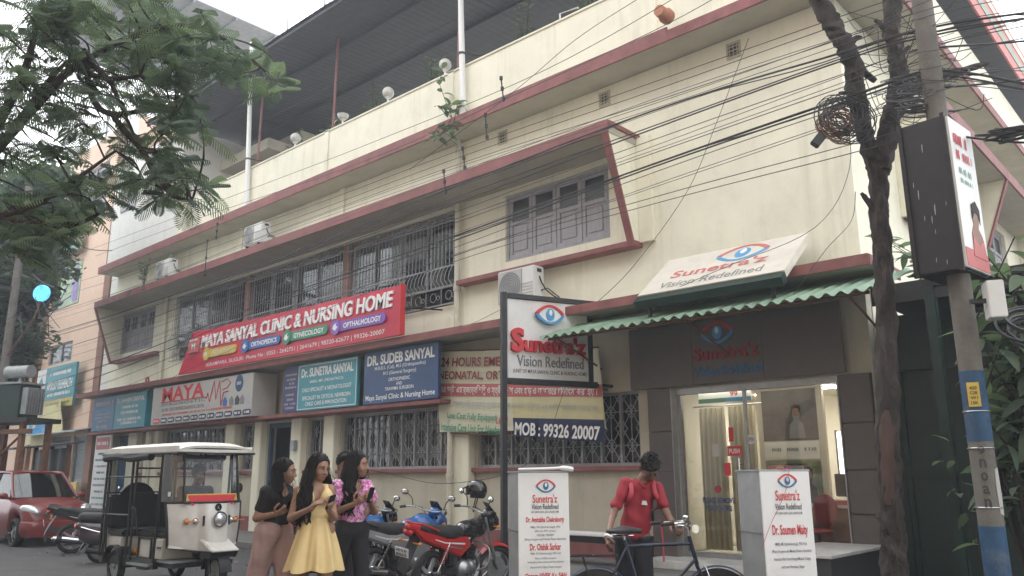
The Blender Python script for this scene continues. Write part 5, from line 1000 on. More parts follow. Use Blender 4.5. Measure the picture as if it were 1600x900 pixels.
for i, (a, b) in enumerate((((-8.4, 8.99, 7.9), (-8.34, 8.98, 7.5)), ((-8.79, 9.02, 7.38), (-8.74, 9.01, 6.96)), ((-9.37, 9.06, 6.96), (-9.31, 9.06, 6.59)), ((-9.88, 9.1, 6.69), (-9.82, 9.09, 6.29)), ((-19.27, 9.8, 7.92), (-19.28, 9.8, 7.54)), ((-19.84, 9.85, 7.59), (-19.82, 9.84, 6.65)))):
    o = thing('cable_spacer', ('topmost dark cable spacer rod of the four over the right hood', 'second highest dark cable spacer rod over the right hood', 'third dark cable spacer rod over the right hood', 'lowest dark cable spacer rod over the right hood', 'short cable spacer rod above the left air conditioners', 'long cable spacer rod hanging over the veranda')[i], 'spacer', b, 0, 'cable spacer rods')
    h = Vector(a)-Vector(b); part('rod', MB().tube([(0, 0, 0), h], .012, 6), 'blackmetal', o)
    for t in (0, .5, 1): part('clamp', MB().cyl(h*t-Vector((0, 0, .03)), h*t+Vector((0, 0, .03)), .028, n=8), 'blackmetal', o)
# ------------------------------------------------------------------ utility pole with advert box
up_ = thing('utility_pole', 'grey concrete utility pole with blue painted bands at the right edge', 'pole', (-1.92, 8.45, 0))
part('shaft', MB().tube([(0, 0, 0), (0, 0, 9.5)], [.108, .092], 16), 'pole_concrete', up_)
def band(z0, z1): return MB().tube([(0, 0, z0), (0, 0, z1)], [.1105-z0*.0017, .1105-z1*.0017], 16, True)
part('blue_band', band(1.78, 2.42), 'pole_blue', up_); part('blue_band', band(.25, 1.04), 'pole_blue', up_)
pn = Vector((.2, -.98, 0)).normalized(); pr = Vector((-pn.y, pn.x, 0))
part('plate', slab2(rect(.10, .22), pn*.106+Vector((0, 0, 2.2)), pr, FZ, 0, .006), 'yellow_print', up_)
for k, s_ in enumerate(('420', 'C28', 'W1', '15K')): lettering(up_, s_, pn*.113+Vector((0, 0, 2.26-.045*k)), pr, FZ, .06, .028, 'dark_print', .02, world=False)
for k, s_ in enumerate('9noan'): lettering(up_, s_, pn*.1095+Vector((0, 0, 1.70-.115*k)), pr, FZ, .055, .075, 'dark_print', .02, world=False)
for z in (1.2, 1.72, 2.05): part('wire_band', MB().torus((0, 0, z), .111, .006, 'z', 20, 5), 'steel', up_)
part('torn_poster', slab2([(-.02, -.2), (.03, -.22), (.035, -.05), (.025, .2), (-.02, .18), (-.03, .02)], (.100, -.03, 1.35), (.3, .95, 0), FZ, 0, .004), 'sign_grey', up_)
part('cross_arm', MB().box(-.9, .9, -.05, .05, 6.9, 7.0), 'blackmetal', up_)
bx_ = thing('pole_advert_box', 'black sided advert box with white portrait face fixed on the utility pole', 'sign', (-2.05, 8.5, 3.25), R(-6))
part('case', MB().box(-.14, .285, -.3, .3, .09, 1.62), 'black', bx_, bevel=.012)
for a, b, c, d_ in ((-.16, -.12, -.32, .31), (.25, .288, -.32, -.30)): part('edge_strip', MB().box(a, b, c, c+.03 if b < 0 else d_, .07, 1.64), 'blackmetal', bx_)
for k in range(10):
    q = random.Random(k+40); z = .1+1.35*q.random(); x = -.08+.32*q.random(); e = q.uniform(.4, 1.2); part('chip', slab2([(0, 0), (.004*e, .0), (.006*e, .05*e), (.008*e, .09*e), (.002, .1*e), (-.002, .05*e)], (x, -.301, z), FX, FZ, 0, .002), 'sign_grey', bx_, smooth=0)
part('white_face', MB().box(.286, .31, -.29, .29, .11, 1.60), 'sign_white', bx_)
SR = (0, 1, 0)
part('red_foot', slab2(rect(.56, .18), (.311, 0, .21), SR, FZ, 0, .004), 'banner_red', bx_, smooth=0)
for k, (z, w, h, m) in enumerate(((1.40, .4, .12, 'red_print'), (1.24, .42, .10, 'red_print'), (1.08, .3, .07, 'green_print'), (.98, .3, .05, 'green_print'))): smudge(bx_, (.311, -.02, z), SR, FZ, w, h, m, 200+k, world=False)
part('portrait', slab2([(-.15, -.25), (.15, -.25), (.13, -.05), (.05, .02), (.08, .12), (.06, .22), (-.03, .25), (-.09, .18), (-.07, .05), (-.14, -.05)], (.311, .08, .52), SR, FZ, 0, .004), 'skin', bx_, smooth=0)
part('portrait_hair', slab2([(-.1, .0), (-.03, .08), (.05, .07), (.09, -.03), (.11, .12), (.02, .2), (-.09, .15)], (.3155, .09, .62), SR, FZ, 0, .004), 'hair', bx_, smooth=0)
part('portrait_dress', slab2([(-.17, -.12), (.17, -.12), (.13, .08), (.0, .0), (-.13, .08)], (.3155, .08, .36), SR, FZ, 0, .004), 'banner_red', bx_, smooth=0)
jb = thing('junction_box', 'grey ribbed junction box under the advert box on the pole', 'box', (-1.62, 8.3, 2.86), R(25))
part('case', MB().box(-.07, .07, -.1, .1, 0, .34), 'ac_white', jb, bevel=.008)
for k in range(9): part('rib', MB().box(.071, .08, -.02, .09, .03+k*.032, .045+k*.032), 'sign_grey', jb)
part('bracket', MB().box(-.2, -.07, -.02, .02, .15, .19), 'blackmetal', jb)
def coil(name, label, c, R0, n, m, nrm, seed, r=.006, spread=.06, cat='cable coil'):
    q = random.Random(seed); mb = MB(); nrm = Vector(nrm).normalized(); a = nrm.orthogonal().normalized(); b = nrm.cross(a)
    for i in range(n):
        rr = R0*q.uniform(.7, 1.15); ph = q.random()*6.28; of = Vector((q.gauss(0, spread), q.gauss(0, spread), q.gauss(0, spread))); e = q.uniform(.75, 1.1); tl = nrm*q.uniform(-.25, .25)
        mb.tube([Vector(c)+of+(a*math.cos(ph+t/22*6.2832)+tl*math.sin(t/22*6.28))*rr+b*math.sin(ph+t/22*6.2832)*rr*e for t in range(22)], r, 4, closed=True)
    o = part(name, mb, m); tag(o, label, cat); return o
coil('cable_coil', 'dark loose coil of cable hung on the left limb of the bare trunk', (-2.83, 8.40, 5.24), .24, 26, 'cable', (.67, -.74, .15), 1)
coil('cable_coil', 'rust brown coil of cable inside the loose dark coil', (-2.86, 8.34, 5.16), .16, 16, 'coil_rust', (.67, -.74, .25), 2, .006, .03)
coil('cable_coil', 'tangle of grey loops around the top of the utility pole', (-2.05, 8.6, 5.45), .26, 24, 'cable_grey', (.2, -.5, .85), 3, .005, .12)
coil('cable_coil', 'pale rope coil under the grey loops on the pole', (-2.1, 8.45, 5.15), .15, 14, 'cable_grey', (.3, -.5, .8), 4, .008, .04)
coil('cable_coil', 'thick black cable loop behind the advert box', (-1.35, 8.75, 4.75), .22, 12, 'cable', (.1, -.3, .95), 5, .013, .035)
coil('cable_coil', 'black hoses looped at the right edge beside the pole', (-1.35, 8.6, 2.75), .30, 6, 'cable', (.3, -.5, .75), 6, .014, .05)
tb_ = part('terminal_box', MB().box(-.05, .05, -.035, .035, -.09, .09, Matrix.Translation((-3.02, 8.2, 4.98)) @ Matrix.Rotation(R(40), 4, 'Z') @ Matrix.Rotation(R(40), 4, 'Y')), 'black', bevel=.01); tag(tb_, 'small black terminal box hanging at the bottom of the coil', 'box')
wires = MB(); q = random.Random(9)
for i in range(26):
    a = Vector((-1.95, 8.45, q.uniform(4.9, 6.6))); b = a+Vector((q.uniform(-.9, .5), q.uniform(-.3, .6), q.uniform(-.6, .5))); mid = (a+b)/2+Vector((q.uniform(-.2, .2), 0, -q.uniform(.1, .5)))
    wires.tube(smooth_path([a, mid, b], 6), .004, 4)
o = part('wire_tangle', wires, 'cable'); o['kind'] = 'stuff'; tag(o, 'messy thin wires drooping around the pole top', 'wires')
for i, (p, lab) in enumerate((([(-1.9, 8.5, 5.75), (-.6, 9.6, 5.9), (1.5, 11, 6.4)], 'cable leaving the pole towards the upper right'), ([(-1.9, 8.5, 5.3), (-.8, 9.3, 5.4), (1.5, 10.8, 5.8)], 'lower cable leaving the pole to the right'), ([(-1.9, 8.5, 4.8), (-.9, 9.2, 4.65), (1.2, 10.5, 4.9)], 'cable running right behind the advert box'))):
    o = part('side_cable', MB().tube(smooth_path(p), .012, 5), 'cable'); tag(o, lab, 'cable')
# ------------------------------------------------------------------ bare pollarded trunk
def rough_tube(p, rs, n=14, seed=0, amp=.16):
    q = random.Random(seed); pts = smooth_path(p, 12 if n > 12 else 6); k = len(pts); mb = MB(); rr = [np.interp(i/(k-1), [j/(len(rs)-1) for j in range(len(rs))], rs) for i in range(k)]
    mb.tube(pts, rr, n); ph = [q.random()*6.28 for _ in range(6)]
    for i in range(k):
        c = pts[i]
        for j in range(n):
            v = Vector(mb.v[i*n+j]); t = 2*math.pi*j/n
            f = 1+amp*(.5*math.sin(3*t+ph[0]+i*.55)+.4*math.sin(5*t+ph[1]-i*.9)+.5*math.sin(2*t+ph[2]+i*1.3)+.35*math.sin(9*t+ph[3]+i*.4)+.3*math.sin(i*1.7+ph[4]+4*t)+q.uniform(-.35, .35))
            mb.v[i*n+j] = tuple(c+(v-c)*f)
    return mb
tr = thing('bare_trunk', 'bare pollarded tree trunk with stub limbs in front of the shop', 'tree', (-2.88, 8.6, 0))
part('trunk', rough_tube([(-2.88, 8.6, 0), (-2.85, 8.63, .54), (-2.83, 8.64, 1.13), (-2.8, 8.68, 1.81), (-2.74, 8.73, 2.65), (-2.69, 8.77, 3.53), (-2.67, 8.79, 4.24), (-2.64, 8.82, 4.86)], [.135, .12, .11, .105, .10, .095, .09, .098], 28, 1, .2), 'bark', tr, world=True, smooth=50)
part('limb', rough_tube([(-2.64, 8.82, 4.70), (-2.72, 8.75, 5.11), (-2.75, 8.72, 5.58), (-2.76, 8.71, 6.01), (-2.84, 8.64, 6.3), (-2.93, 8.56, 6.59), (-3.1, 8.4, 7.2)], [.10, .085, .095, .10, .095, .10, .085], 14, 2, .2), 'bark', tr, world=True, smooth=50)
part('limb', rough_tube([(-2.63, 8.83, 4.70), (-2.5, 8.95, 5.27), (-2.4, 9.04, 5.66), (-2.38, 9.05, 6.08), (-2.4, 9.04, 6.4), (-2.34, 9.09, 6.93), (-2.3, 9.1, 7.5)], [.11, .10, .11, .085, .09, .10, .09], 14, 3, .18), 'bark', tr, world=True, smooth=50)
part('limb', rough_tube([(-2.42, 9.02, 5.52), (-2.21, 9.21, 5.72), (-1.88, 9.51, 5.87), (-1.64, 9.73, 5.97)], [.085, .06, .045, .02], 10, 4, .2), 'bark', tr, world=True, smooth=50)
for i, (a, b, r0) in enumerate((((-2.76, 8.71, 5.95), (-2.58, 8.86, 5.75), .06), ((-2.40, 9.04, 5.95), (-2.27, 9.15, 6.18), .04), ((-2.4, 9.04, 6.3), (-2.53, 8.92, 6.52), .04), ((-2.66, 8.80, 4.1), (-2.80, 8.68, 4.45), .04), ((-2.75, 8.72, 5.6), (-2.9, 8.6, 5.62), .03), ((-2.8, 8.68, 6.2), (-2.66, 8.8, 6.3), .05))):
    part('stub', rough_tube([a, tuple((Vector(a)+Vector(b))/2+Vector((0, 0, .02))), b], [r0, r0*.8, r0*.45], 9, 10+i, .25), 'bark', tr, world=True, smooth=50)
part('bare_patch', rough_tube([(-2.815, 8.565, 1.2), (-2.79, 8.575, 1.55), (-2.775, 8.6, 1.95), (-2.76, 8.61, 2.12)], [.04, .068, .064, .03], 12, 31, .16), 'bare_wood', tr, world=True, smooth=50)
# ------------------------------------------------------------------ feathery roadside tree overhead at the left
ft = thing('feathery_tree', 'feathery leaved roadside tree hanging over the upper left of the street', 'tree', (-10.2, .9, 0)); q = random.Random(4)
tk = [Vector(b[0]) for b in TREE_BRANCHES]
part('trunk', rough_tube([(-10.2, .9, 0), (-10.1, 1.0, 1.5), (-9.9, 1.3, 3.0), tuple(tk[0])], [.26, .2, .17, .12], 16, 5, .1), 'bark', ft, world=True, smooth=50)
for i, b in enumerate(TREE_BRANCHES):
    part('branch', rough_tube(b, [.055 if b[0] == TREE_BRANCHES[0][0] or i in (2, 5) else .028]+[.03, .012], 8, 40+i, .08), 'bark', ft, world=True, smooth=60)
def frond(mb, base, d, L, q, w=.016):
    """feather leaf: midrib with two rows of narrow drooping pinnae"""
    d = d.normalized(); side = d.cross(Vector((0, 0, 1)))
    side = side.normalized() if side.length > .1 else Vector((1, 0, 0)); upv = side.cross(d); n = int(11+4*q.random()); p = base.copy(); roll = q.uniform(-.7, .7)
    side = (side*math.cos(roll)+upv*math.sin(roll)); vs = []; fs = []
    prev = p.copy()
    for i in range(n):
        t = i/(n-1); step = L/n; d = (d-Vector((0, 0, .045))).normalized(); p = p+d*step
        l = L*.36*math.sin(math.pi*(.12+.82*t))**.7
        for s in (-1, 1):
            e = (side*s+d*.45-Vector((0, 0, .25+.25*t))).normalized(); k = len(vs); wv = d*w
            vs += [p-wv*.5, p+wv*.5, p+e*l*.6+wv*.55-Vector((0, 0, .02)), p+e*l-Vector((0, 0, .05*L)), p+e*l*.6-wv*.55-Vector((0, 0, .02))]
            fs.append((k, k+1, k+2, k+3, k+4))
        k = len(vs); vs += [prev-side*.003, prev+side*.003, p+side*.003, p-side*.003]; fs.append((k, k+1, k+2, k+3)); prev = p.copy()
    mb.add(vs, fs)
fa, fb, fc, tw = MB(), MB(), MB(), MB()
nodes = [Vector(p) for b in TREE_BRANCHES for p in smooth_path(b, 4)]
for c in TREE_CLUSTERS:
    if q.random() < .44: continue
    c = Vector(c); nn = min(nodes, key=lambda v: (v-c).length)
    m_ = (c+nn)/2+Vector((q.uniform(-.1, .1), q.uniform(-.1, .1), q.uniform(.0, .15)))
    tw.tube(smooth_path([nn, m_, c], 4), [.010]*5+[.006]*4, 5)
    for k in range(6):
        a = q.random()*6.283; el = q.uniform(-.5, .55); d = Vector((math.cos(a)*math.cos(el), math.sin(a)*math.cos(el), math.sin(el)))
        frond(q.choice((fa, fa, fb, fc)), c+(m_-c)*q.random()*.5+d*.02, d, q.uniform(.20, .36), q, .011)
# the part of the crown above and behind the viewer
for k in range(230):
    a = q.random()*6.283; r = q.random()**.5*3.6; c = Vector((-10.4+r*math.cos(a), .2+r*math.sin(a)*.9, 6.6+q.gauss(0, .8)+.3*(3.6-r)))
    if c.dot(rt)/max(c.dot(hd), .1) > -.78 and c.dot(hd) > 0: continue
    for j in range(8):
        a2 = q.random()*6.283; el = q.uniform(-.5, .4); frond(q.choice((fa, fb)), c+Vector((q.gauss(0, .12), q.gauss(0, .12), q.gauss(0, .1))), Vector((math.cos(a2)*math.cos(el), math.sin(a2)*math.cos(el), math.sin(el))), q.uniform(.3, .5), q, .02)
part('twigs', tw, 'bark', ft, world=True, smooth=60, kind='stuff')
for mb_, m_ in ((fa, 'leaf'), (fb, 'leaf_dark'), (fc, 'leaf_light')): stuff(part('crown', mb_, m_, ft, world=True, smooth=0))
# ------------------------------------------------------------------ dark trees down the street
def leaf_crown(mbs, c, rad, n, q, size, flat=.8):
    """clumps of small leaves through an uneven volume"""
    cl_ = []
    for _ in range(max(6, n//90)):
        a = q.random()*6.283; z = q.uniform(-1, 1); r = (1-z*z)**.5; k = q.uniform(.35, 1.0); cl_.append((Vector((c[0]+rad[0]*r*math.cos(a)*k, c[1]+rad[1]*r*math.sin(a)*k, c[2]+rad[2]*z*k)), q.uniform(.22, .42)*min(rad)))
    for _ in range(n):
        cc, rr = q.choice(cl_); d = Vector((q.gauss(0, 1), q.gauss(0, 1), q.gauss(0, 1)*flat)).normalized()*rr*q.random()**.4
        vs, fs = [(-size/2, 0, 0), (0, -size*.2, -.01), (size/2, 0, -.02), (0, size*.2, -.01)], [(0, 1, 2, 3)]
        mt = Matrix.Translation(cc+d) @ Matrix.Rotation(q.random()*6.28, 4, 'Z') @ Matrix.Rotation(q.uniform(-1, 1), 4, 'X') @ Matrix.Rotation(q.uniform(-.8, .8), 4, 'Y') @ Matrix.Scale(q.uniform(.7, 1.4), 4)
        q.choice(mbs).add(vs, fs, mt)
def street_tree(label, base, top, crowns, n, seed, size=.2, r=.16):
    q = random.Random(seed); o = thing('street_tree', label, 'tree', base, 0, 'dark trees down the street')
    part('trunk', rough_tube([base, tuple(Vector(base).lerp(Vector(top), .5)+Vector((.15, .1, 0))), top], [r, r*.7, r*.4], 12, seed, .12), 'bark', o, world=True, smooth=50)
    a, b = MB(), MB()
    for c, rad in crowns:
        part('branch', rough_tube([tuple(Vector(base).lerp(Vector(top), .75)), tuple((Vector(top)+Vector(c))/2), tuple(c)], [r*.4, r*.25, r*.1], 8, seed+3, .1), 'bark', o, world=True, smooth=50)
        leaf_crown((a, b), c, rad, n, q, size)
    stuff(part('crown', a, 'leaf_dark', o, world=True, smooth=0)); stuff(part('crown', b, 'leaf', o, world=True, smooth=0))
street_tree('dense dark roadside tree above the transformer at far left', (-29.0, 8.2, 0), (-29.2, 7.9, 8.0), [((-29.3, 7.6, 8.6), (2.2, 2.0, 1.8)), ((-29.6, 7.9, 6.2), (1.9, 1.8, 1.6)), ((-28.7, 8.2, 10.5), (2.0, 1.8, 1.5)), ((-30.0, 7.4, 4.4), (1.9, 1.6, 1.3)), ((-27.9, 7.7, 7.4), (1.3, 1.2, 1.5)), ((-28.2, 7.6, 5.4), (1.2, 1.1, 1.1))], 5200, 11, .26)
street_tree('second dark tree farther down the street behind the transformer', (-40, 7.4, 0), (-40, 7.2, 7.5), [((-40, 7.2, 7.5), (2.8, 2.6, 2.4)), ((-41, 7.4, 4.6), (2.2, 2.2, 1.7)), ((-40, 8, 10.4), (2.6, 2.6, 2.0))], 3600, 12, .32)
street_tree('farthest dark tree closing the street at the left edge', (-62, 5.5, 0), (-62, 5.5, 8), [((-62, 6, 7.5), (4, 4, 3.2)), ((-63, 4.6, 4), (3.4, 3.2, 2.2)), ((-62, 7, 11), (3, 3, 2.6))], 2200, 13, .36, .25)
# ------------------------------------------------------------------ transformer on its platform
tf = thing('transformer', 'grey green transformer tank with cooling fins on a steel platform', 'transformer', (-24.7, 7.3, 0), R(25))
for x, y in ((-.75, -.4), (.75, -.4), (-.75, .4), (.75, .4)): part('post', MB().box(x-.06, x+.06, y-.06, y+.06, 0, 3.0), 'rust', tf)
part('platform', MB().box(-1.0, 1.0, -.55, .55, 2.92, 3.04), 'blackmetal', tf); part('beam', MB().box(-1.1, 1.1, -.5, -.42, 2.62, 2.74), 'rust', tf); part('brace', MB().tube([(-.75, -.42, 1.4), (.75, -.42, 2.6)], .03, 6), 'rust', tf)
part('tank', MB().box(-.42, .42, -.32, .32, 3.045, 3.95), 'bike_grey' if 0 else 'gate_green', tf, bevel=.02); part('lid', MB().box(-.47, .47, -.37, .37, 3.952, 4.0), 'galv', tf)
for s in (-1, 1):
    for k in range(7): part('fin', MB().box(s*.43 if s > 0 else -.62, .62 if s > 0 else -.43, -.27+k*.085, -.235+k*.085, 3.15, 3.85), 'galv', tf)
part('conservator', MB().cyl((-.45, 0, 4.32), (.35, 0, 4.32), .17, n=16).cyl((0, 0, 4.0), (0, 0, 4.2), .04, n=8), 'galv', tf)
for x in (-.25, 0, .25): part('bushing', MB().lathe([(.05, 0), (.03, .05), (.055, .08), (.03, .12), (.055, .16), (.03, .2), (.02, .3)], 10, Matrix.Translation((x, .2, 4.0))), 'coil_rust', tf)
ws = MB(); q = random.Random(31)
for i in range(30):
    a = Vector((-25.2+q.uniform(-1.5, 1.2), 7.4+q.uniform(-.4, .6), q.uniform(5.2, 8.2))); b = a+Vector((q.uniform(-2, 2), q.uniform(-.6, .8), q.uniform(-1.2, .8))); ws.tube(smooth_path([a, (a+b)/2-Vector((0, 0, q.uniform(0, .6))), b], 5), .012, 4)
o = part('street_wires', ws, 'cable_grey'); o['kind'] = 'stuff'; tag(o, 'knotted grey wires hanging in front of the dark trees at left', 'wires')
lp = thing('left_utility_pole', 'dark utility pole at the far left among the trees', 'pole', (-26.2, 7.3, 0)); part('shaft', MB().tube([(0, 0, 0), (0, 0, 10)], [.14, .1], 12), 'pole_concrete', lp); part('cross_arm', MB().box(-.05, .05, -.9, .9, 8.2, 8.32), 'blackmetal', lp); part('cross_arm', MB().box(-.05, .05, -.7, .7, 6.8, 6.9), 'blackmetal', lp)
# ------------------------------------------------------------------ unseen buildings opposite, height and distance set to shade the clinic
for x0, x1, h, m_, lab in ((-34, -14, 15, 'white_wall', 'unseen off white block across the street, sized to shade the clinic, far part'), (-13.5, 4, 16, 'peach', 'unseen tall block directly behind the viewer, sized to shade the clinic'), (4.5, 22, 14, 'cream', 'unseen cream block across the street, sized to shade the clinic, right part')):
    o = thing('opposite_shade_building', lab, 'building', ((x0+x1)/2, -4.2, 0), 0, 'unseen shading buildings across the street')
    hl = [(x0+1+i*3.2, x0+2.8+i*3.2, f*3.4+1.0, f*3.4+2.5) for f in range(1, 4) for i in range(int((x1-x0-1)/3.2))]
    part('wall', wall_holes(x0, x1, 0, h, hl, -3.6, .25), m_, o, world=True); part('roof', MB().box(x0, x1, -14, -2.9, h+.01, h+.2), 'concrete', o, world=True); part('side_wall', MB().box(x0, x0+.2, -14, -3.61, 0, h).box(x1-.2, x1, -14, -3.61, 0, h), m_, o, world=True)
    for a, b, c, d_ in hl: part('pane', MB().box(a, b, -3.55, -3.5, c, d_), 'dark_pane', o, world=True)

# dark roadside stall behind the red car
st = thing('roadside_stall', 'dark wooden roadside stall under the transformer at the left edge', 'stall', (-28.6, 9.0, 0))
for x in (-1.6, -.2, 1.3): part('post', MB().box(x-.06, x+.06, -.7, -.58, 0, 2.35), 'rust', st); part('post', MB().box(x-.06, x+.06, .6, .72, 0, 2.5), 'rust', st)
part('roof', MB().prism([(-1.0, 2.30), (.95, 2.55), (.95, 2.6), (-1.0, 2.35)], 'x', -1.9, 1.7), 'shed_under', st); part('counter', MB().box(-1.6, 1.3, -.7, -.3, .75, .82), 'wood_counter', st)
for k in range(7): part('board', MB().box(-1.6+k*.415, -1.6+k*.415+.4, -.66, -.63, .05, .74), 'wood_counter', st)
part('back_cloth', MB().sheet(lambda u, v: (-1.6+2.9*u, .62+.04*math.sin(u*20), .1+2.3*v), 30, 4), 'black', st, thick=.004); part('hanging_sheet', MB().sheet(lambda u, v: (-1.5+.9*u, -.66+.03*math.sin(u*12), 1.0+1.2*v), 16, 4), 'sign_grey', st, thick=.004)
# ------------------------------------------------------------------ wheels
def wheel(parent, c, Rw, w, spokes='alloy', m_rim='bike_grey', disc_=False, n=36, tread=True):
    """a wheel about the local y axis: tyre > rim, spokes, hub"""
    mt = Matrix.Translation(c) @ Matrix.Rotation(R(90), 4, 'X'); h = w/2
    prof = [(Rw*.74, -h*.7), (Rw*.84, -h), (Rw*.95, -h*.82), (Rw, -h*.35), (Rw, h*.35), (Rw*.95, h*.82), (Rw*.84, h), (Rw*.74, h*.7)]
    vs = []; fs = []; k = len(prof)
    for j in range(n):
        t = 2*math.pi*j/n
        for r, z in prof: vs.append((r*math.cos(t), r*math.sin(t), z))
    for j in range(n):
        for i in range(k): fs.append((j*k+i, ((j+1) % n)*k+i, ((j+1) % n)*k+(i+1) % k, j*k+(i+1) % k))
    ty = part('wheel', MB().add(vs, fs, mt), 'rubber', parent)
    part('rim', MB().torus((0, 0, 0), Rw*.745, Rw*.05, 'z', n, 6, mt), m_rim, ty)
    sp_ = MB()
    if spokes == 'alloy':
        for i in range(5):
            t = 2*math.pi*i/5; a = (math.cos(t), math.sin(t)); b = (-a[1], a[0]); r0, r1 = Rw*.14, Rw*.72; w0, w1 = Rw*.10, Rw*.05
            sp_.add([(a[0]*r0+b[0]*w0, a[1]*r0+b[1]*w0, -h*.3), (a[0]*r0-b[0]*w0, a[1]*r0-b[1]*w0, -h*.3), (a[0]*r1-b[0]*w1, a[1]*r1-b[1]*w1, -h*.3), (a[0]*r1+b[0]*w1, a[1]*r1+b[1]*w1, -h*.3),
                     (a[0]*r0+b[0]*w0, a[1]*r0+b[1]*w0, h*.3), (a[0]*r0-b[0]*w0, a[1]*r0-b[1]*w0, h*.3), (a[0]*r1-b[0]*w1, a[1]*r1-b[1]*w1, h*.3), (a[0]*r1+b[0]*w1, a[1]*r1+b[1]*w1, h*.3)],
                    [(0, 3, 2, 1), (4, 5, 6, 7), (0, 1, 5, 4), (1, 2, 6, 5), (2, 3, 7, 6), (3, 0, 4, 7)], mt)
    elif spokes == 'wire':
        for i in range(28):
            t = 2*math.pi*i/28; s = 1 if i % 2 else -1; t2 = t+s*.35; sp_.tube([(Rw*.07*math.cos(t2), Rw*.07*math.sin(t2), s*h*.8), (Rw*.9*math.cos(t), Rw*.9*math.sin(t), 0)], .0022, 4, m=mt)
    else: sp_.lathe([(Rw*.2, -h*.5), (Rw*.66, -h*.45), (Rw*.70, -h*.2), (Rw*.70, h*.2), (Rw*.66, h*.45), (Rw*.2, h*.5)], 20, mt)
    part('spokes', sp_, m_rim, ty, kind='stuff' if spokes == 'wire' else None)
    part('hub', MB().lathe([(Rw*.17, -h*.9), (Rw*.17, h*.9)], 16, mt).lathe([(.012, -h*1.8), (.012, h*1.8)], 8, mt), 'steel', ty)
    if disc_: part('brake_disc', MB().lathe([(Rw*.25, h*1.05), (Rw*.48, h*1.05), (Rw*.48, h*1.15), (Rw*.25, h*1.15)], 24, mt), 'steel', ty)
    return ty
def mirror_pair(o, x, y, z, m_stem='black', face='mirror', bright=None):
    for s in (-1, 1):
        st = part('mirror', MB().ball((x-.02, s*(y+.13), z+.20), (.022, .062, .042), 14, 8), 'black', o)
        part('mirror_stem', MB().tube(smooth_path([(x, s*y, z), (x-.01, s*(y+.03), z+.12), (x-.02, s*(y+.10), z+.19)], 4), .008, 6), m_stem, st)
        part('mirror_glass', MB().ball((x-.035, s*(y+.13), z+.20), (.012, .056, .037), 14, 8), face, st)
def plate(o, c, s_, w=.22, h=.11, lean=-12, rz=90):
    mt = Matrix.Translation(c) @ Matrix.Rotation(R(lean), 4, 'Y')
    p = part('number_plate', MB().box(-.004, .004, -w/2, w/2, -h/2, h/2, mt), 'white_print', o, bevel=.003)
    rr = mt.to_3x3() @ Vector((0, -1, 0)); uu = mt.to_3x3() @ Vector((0, 0, 1)); oo = Vector(c)-(mt.to_3x3() @ Vector((1, 0, 0)))*.006
    for k, t in enumerate(s_): lettering(p, t, oo+uu*(h*.22-k*h*.45), rr, uu, w*.8, h*.32, 'dark_print', .02, world=False)
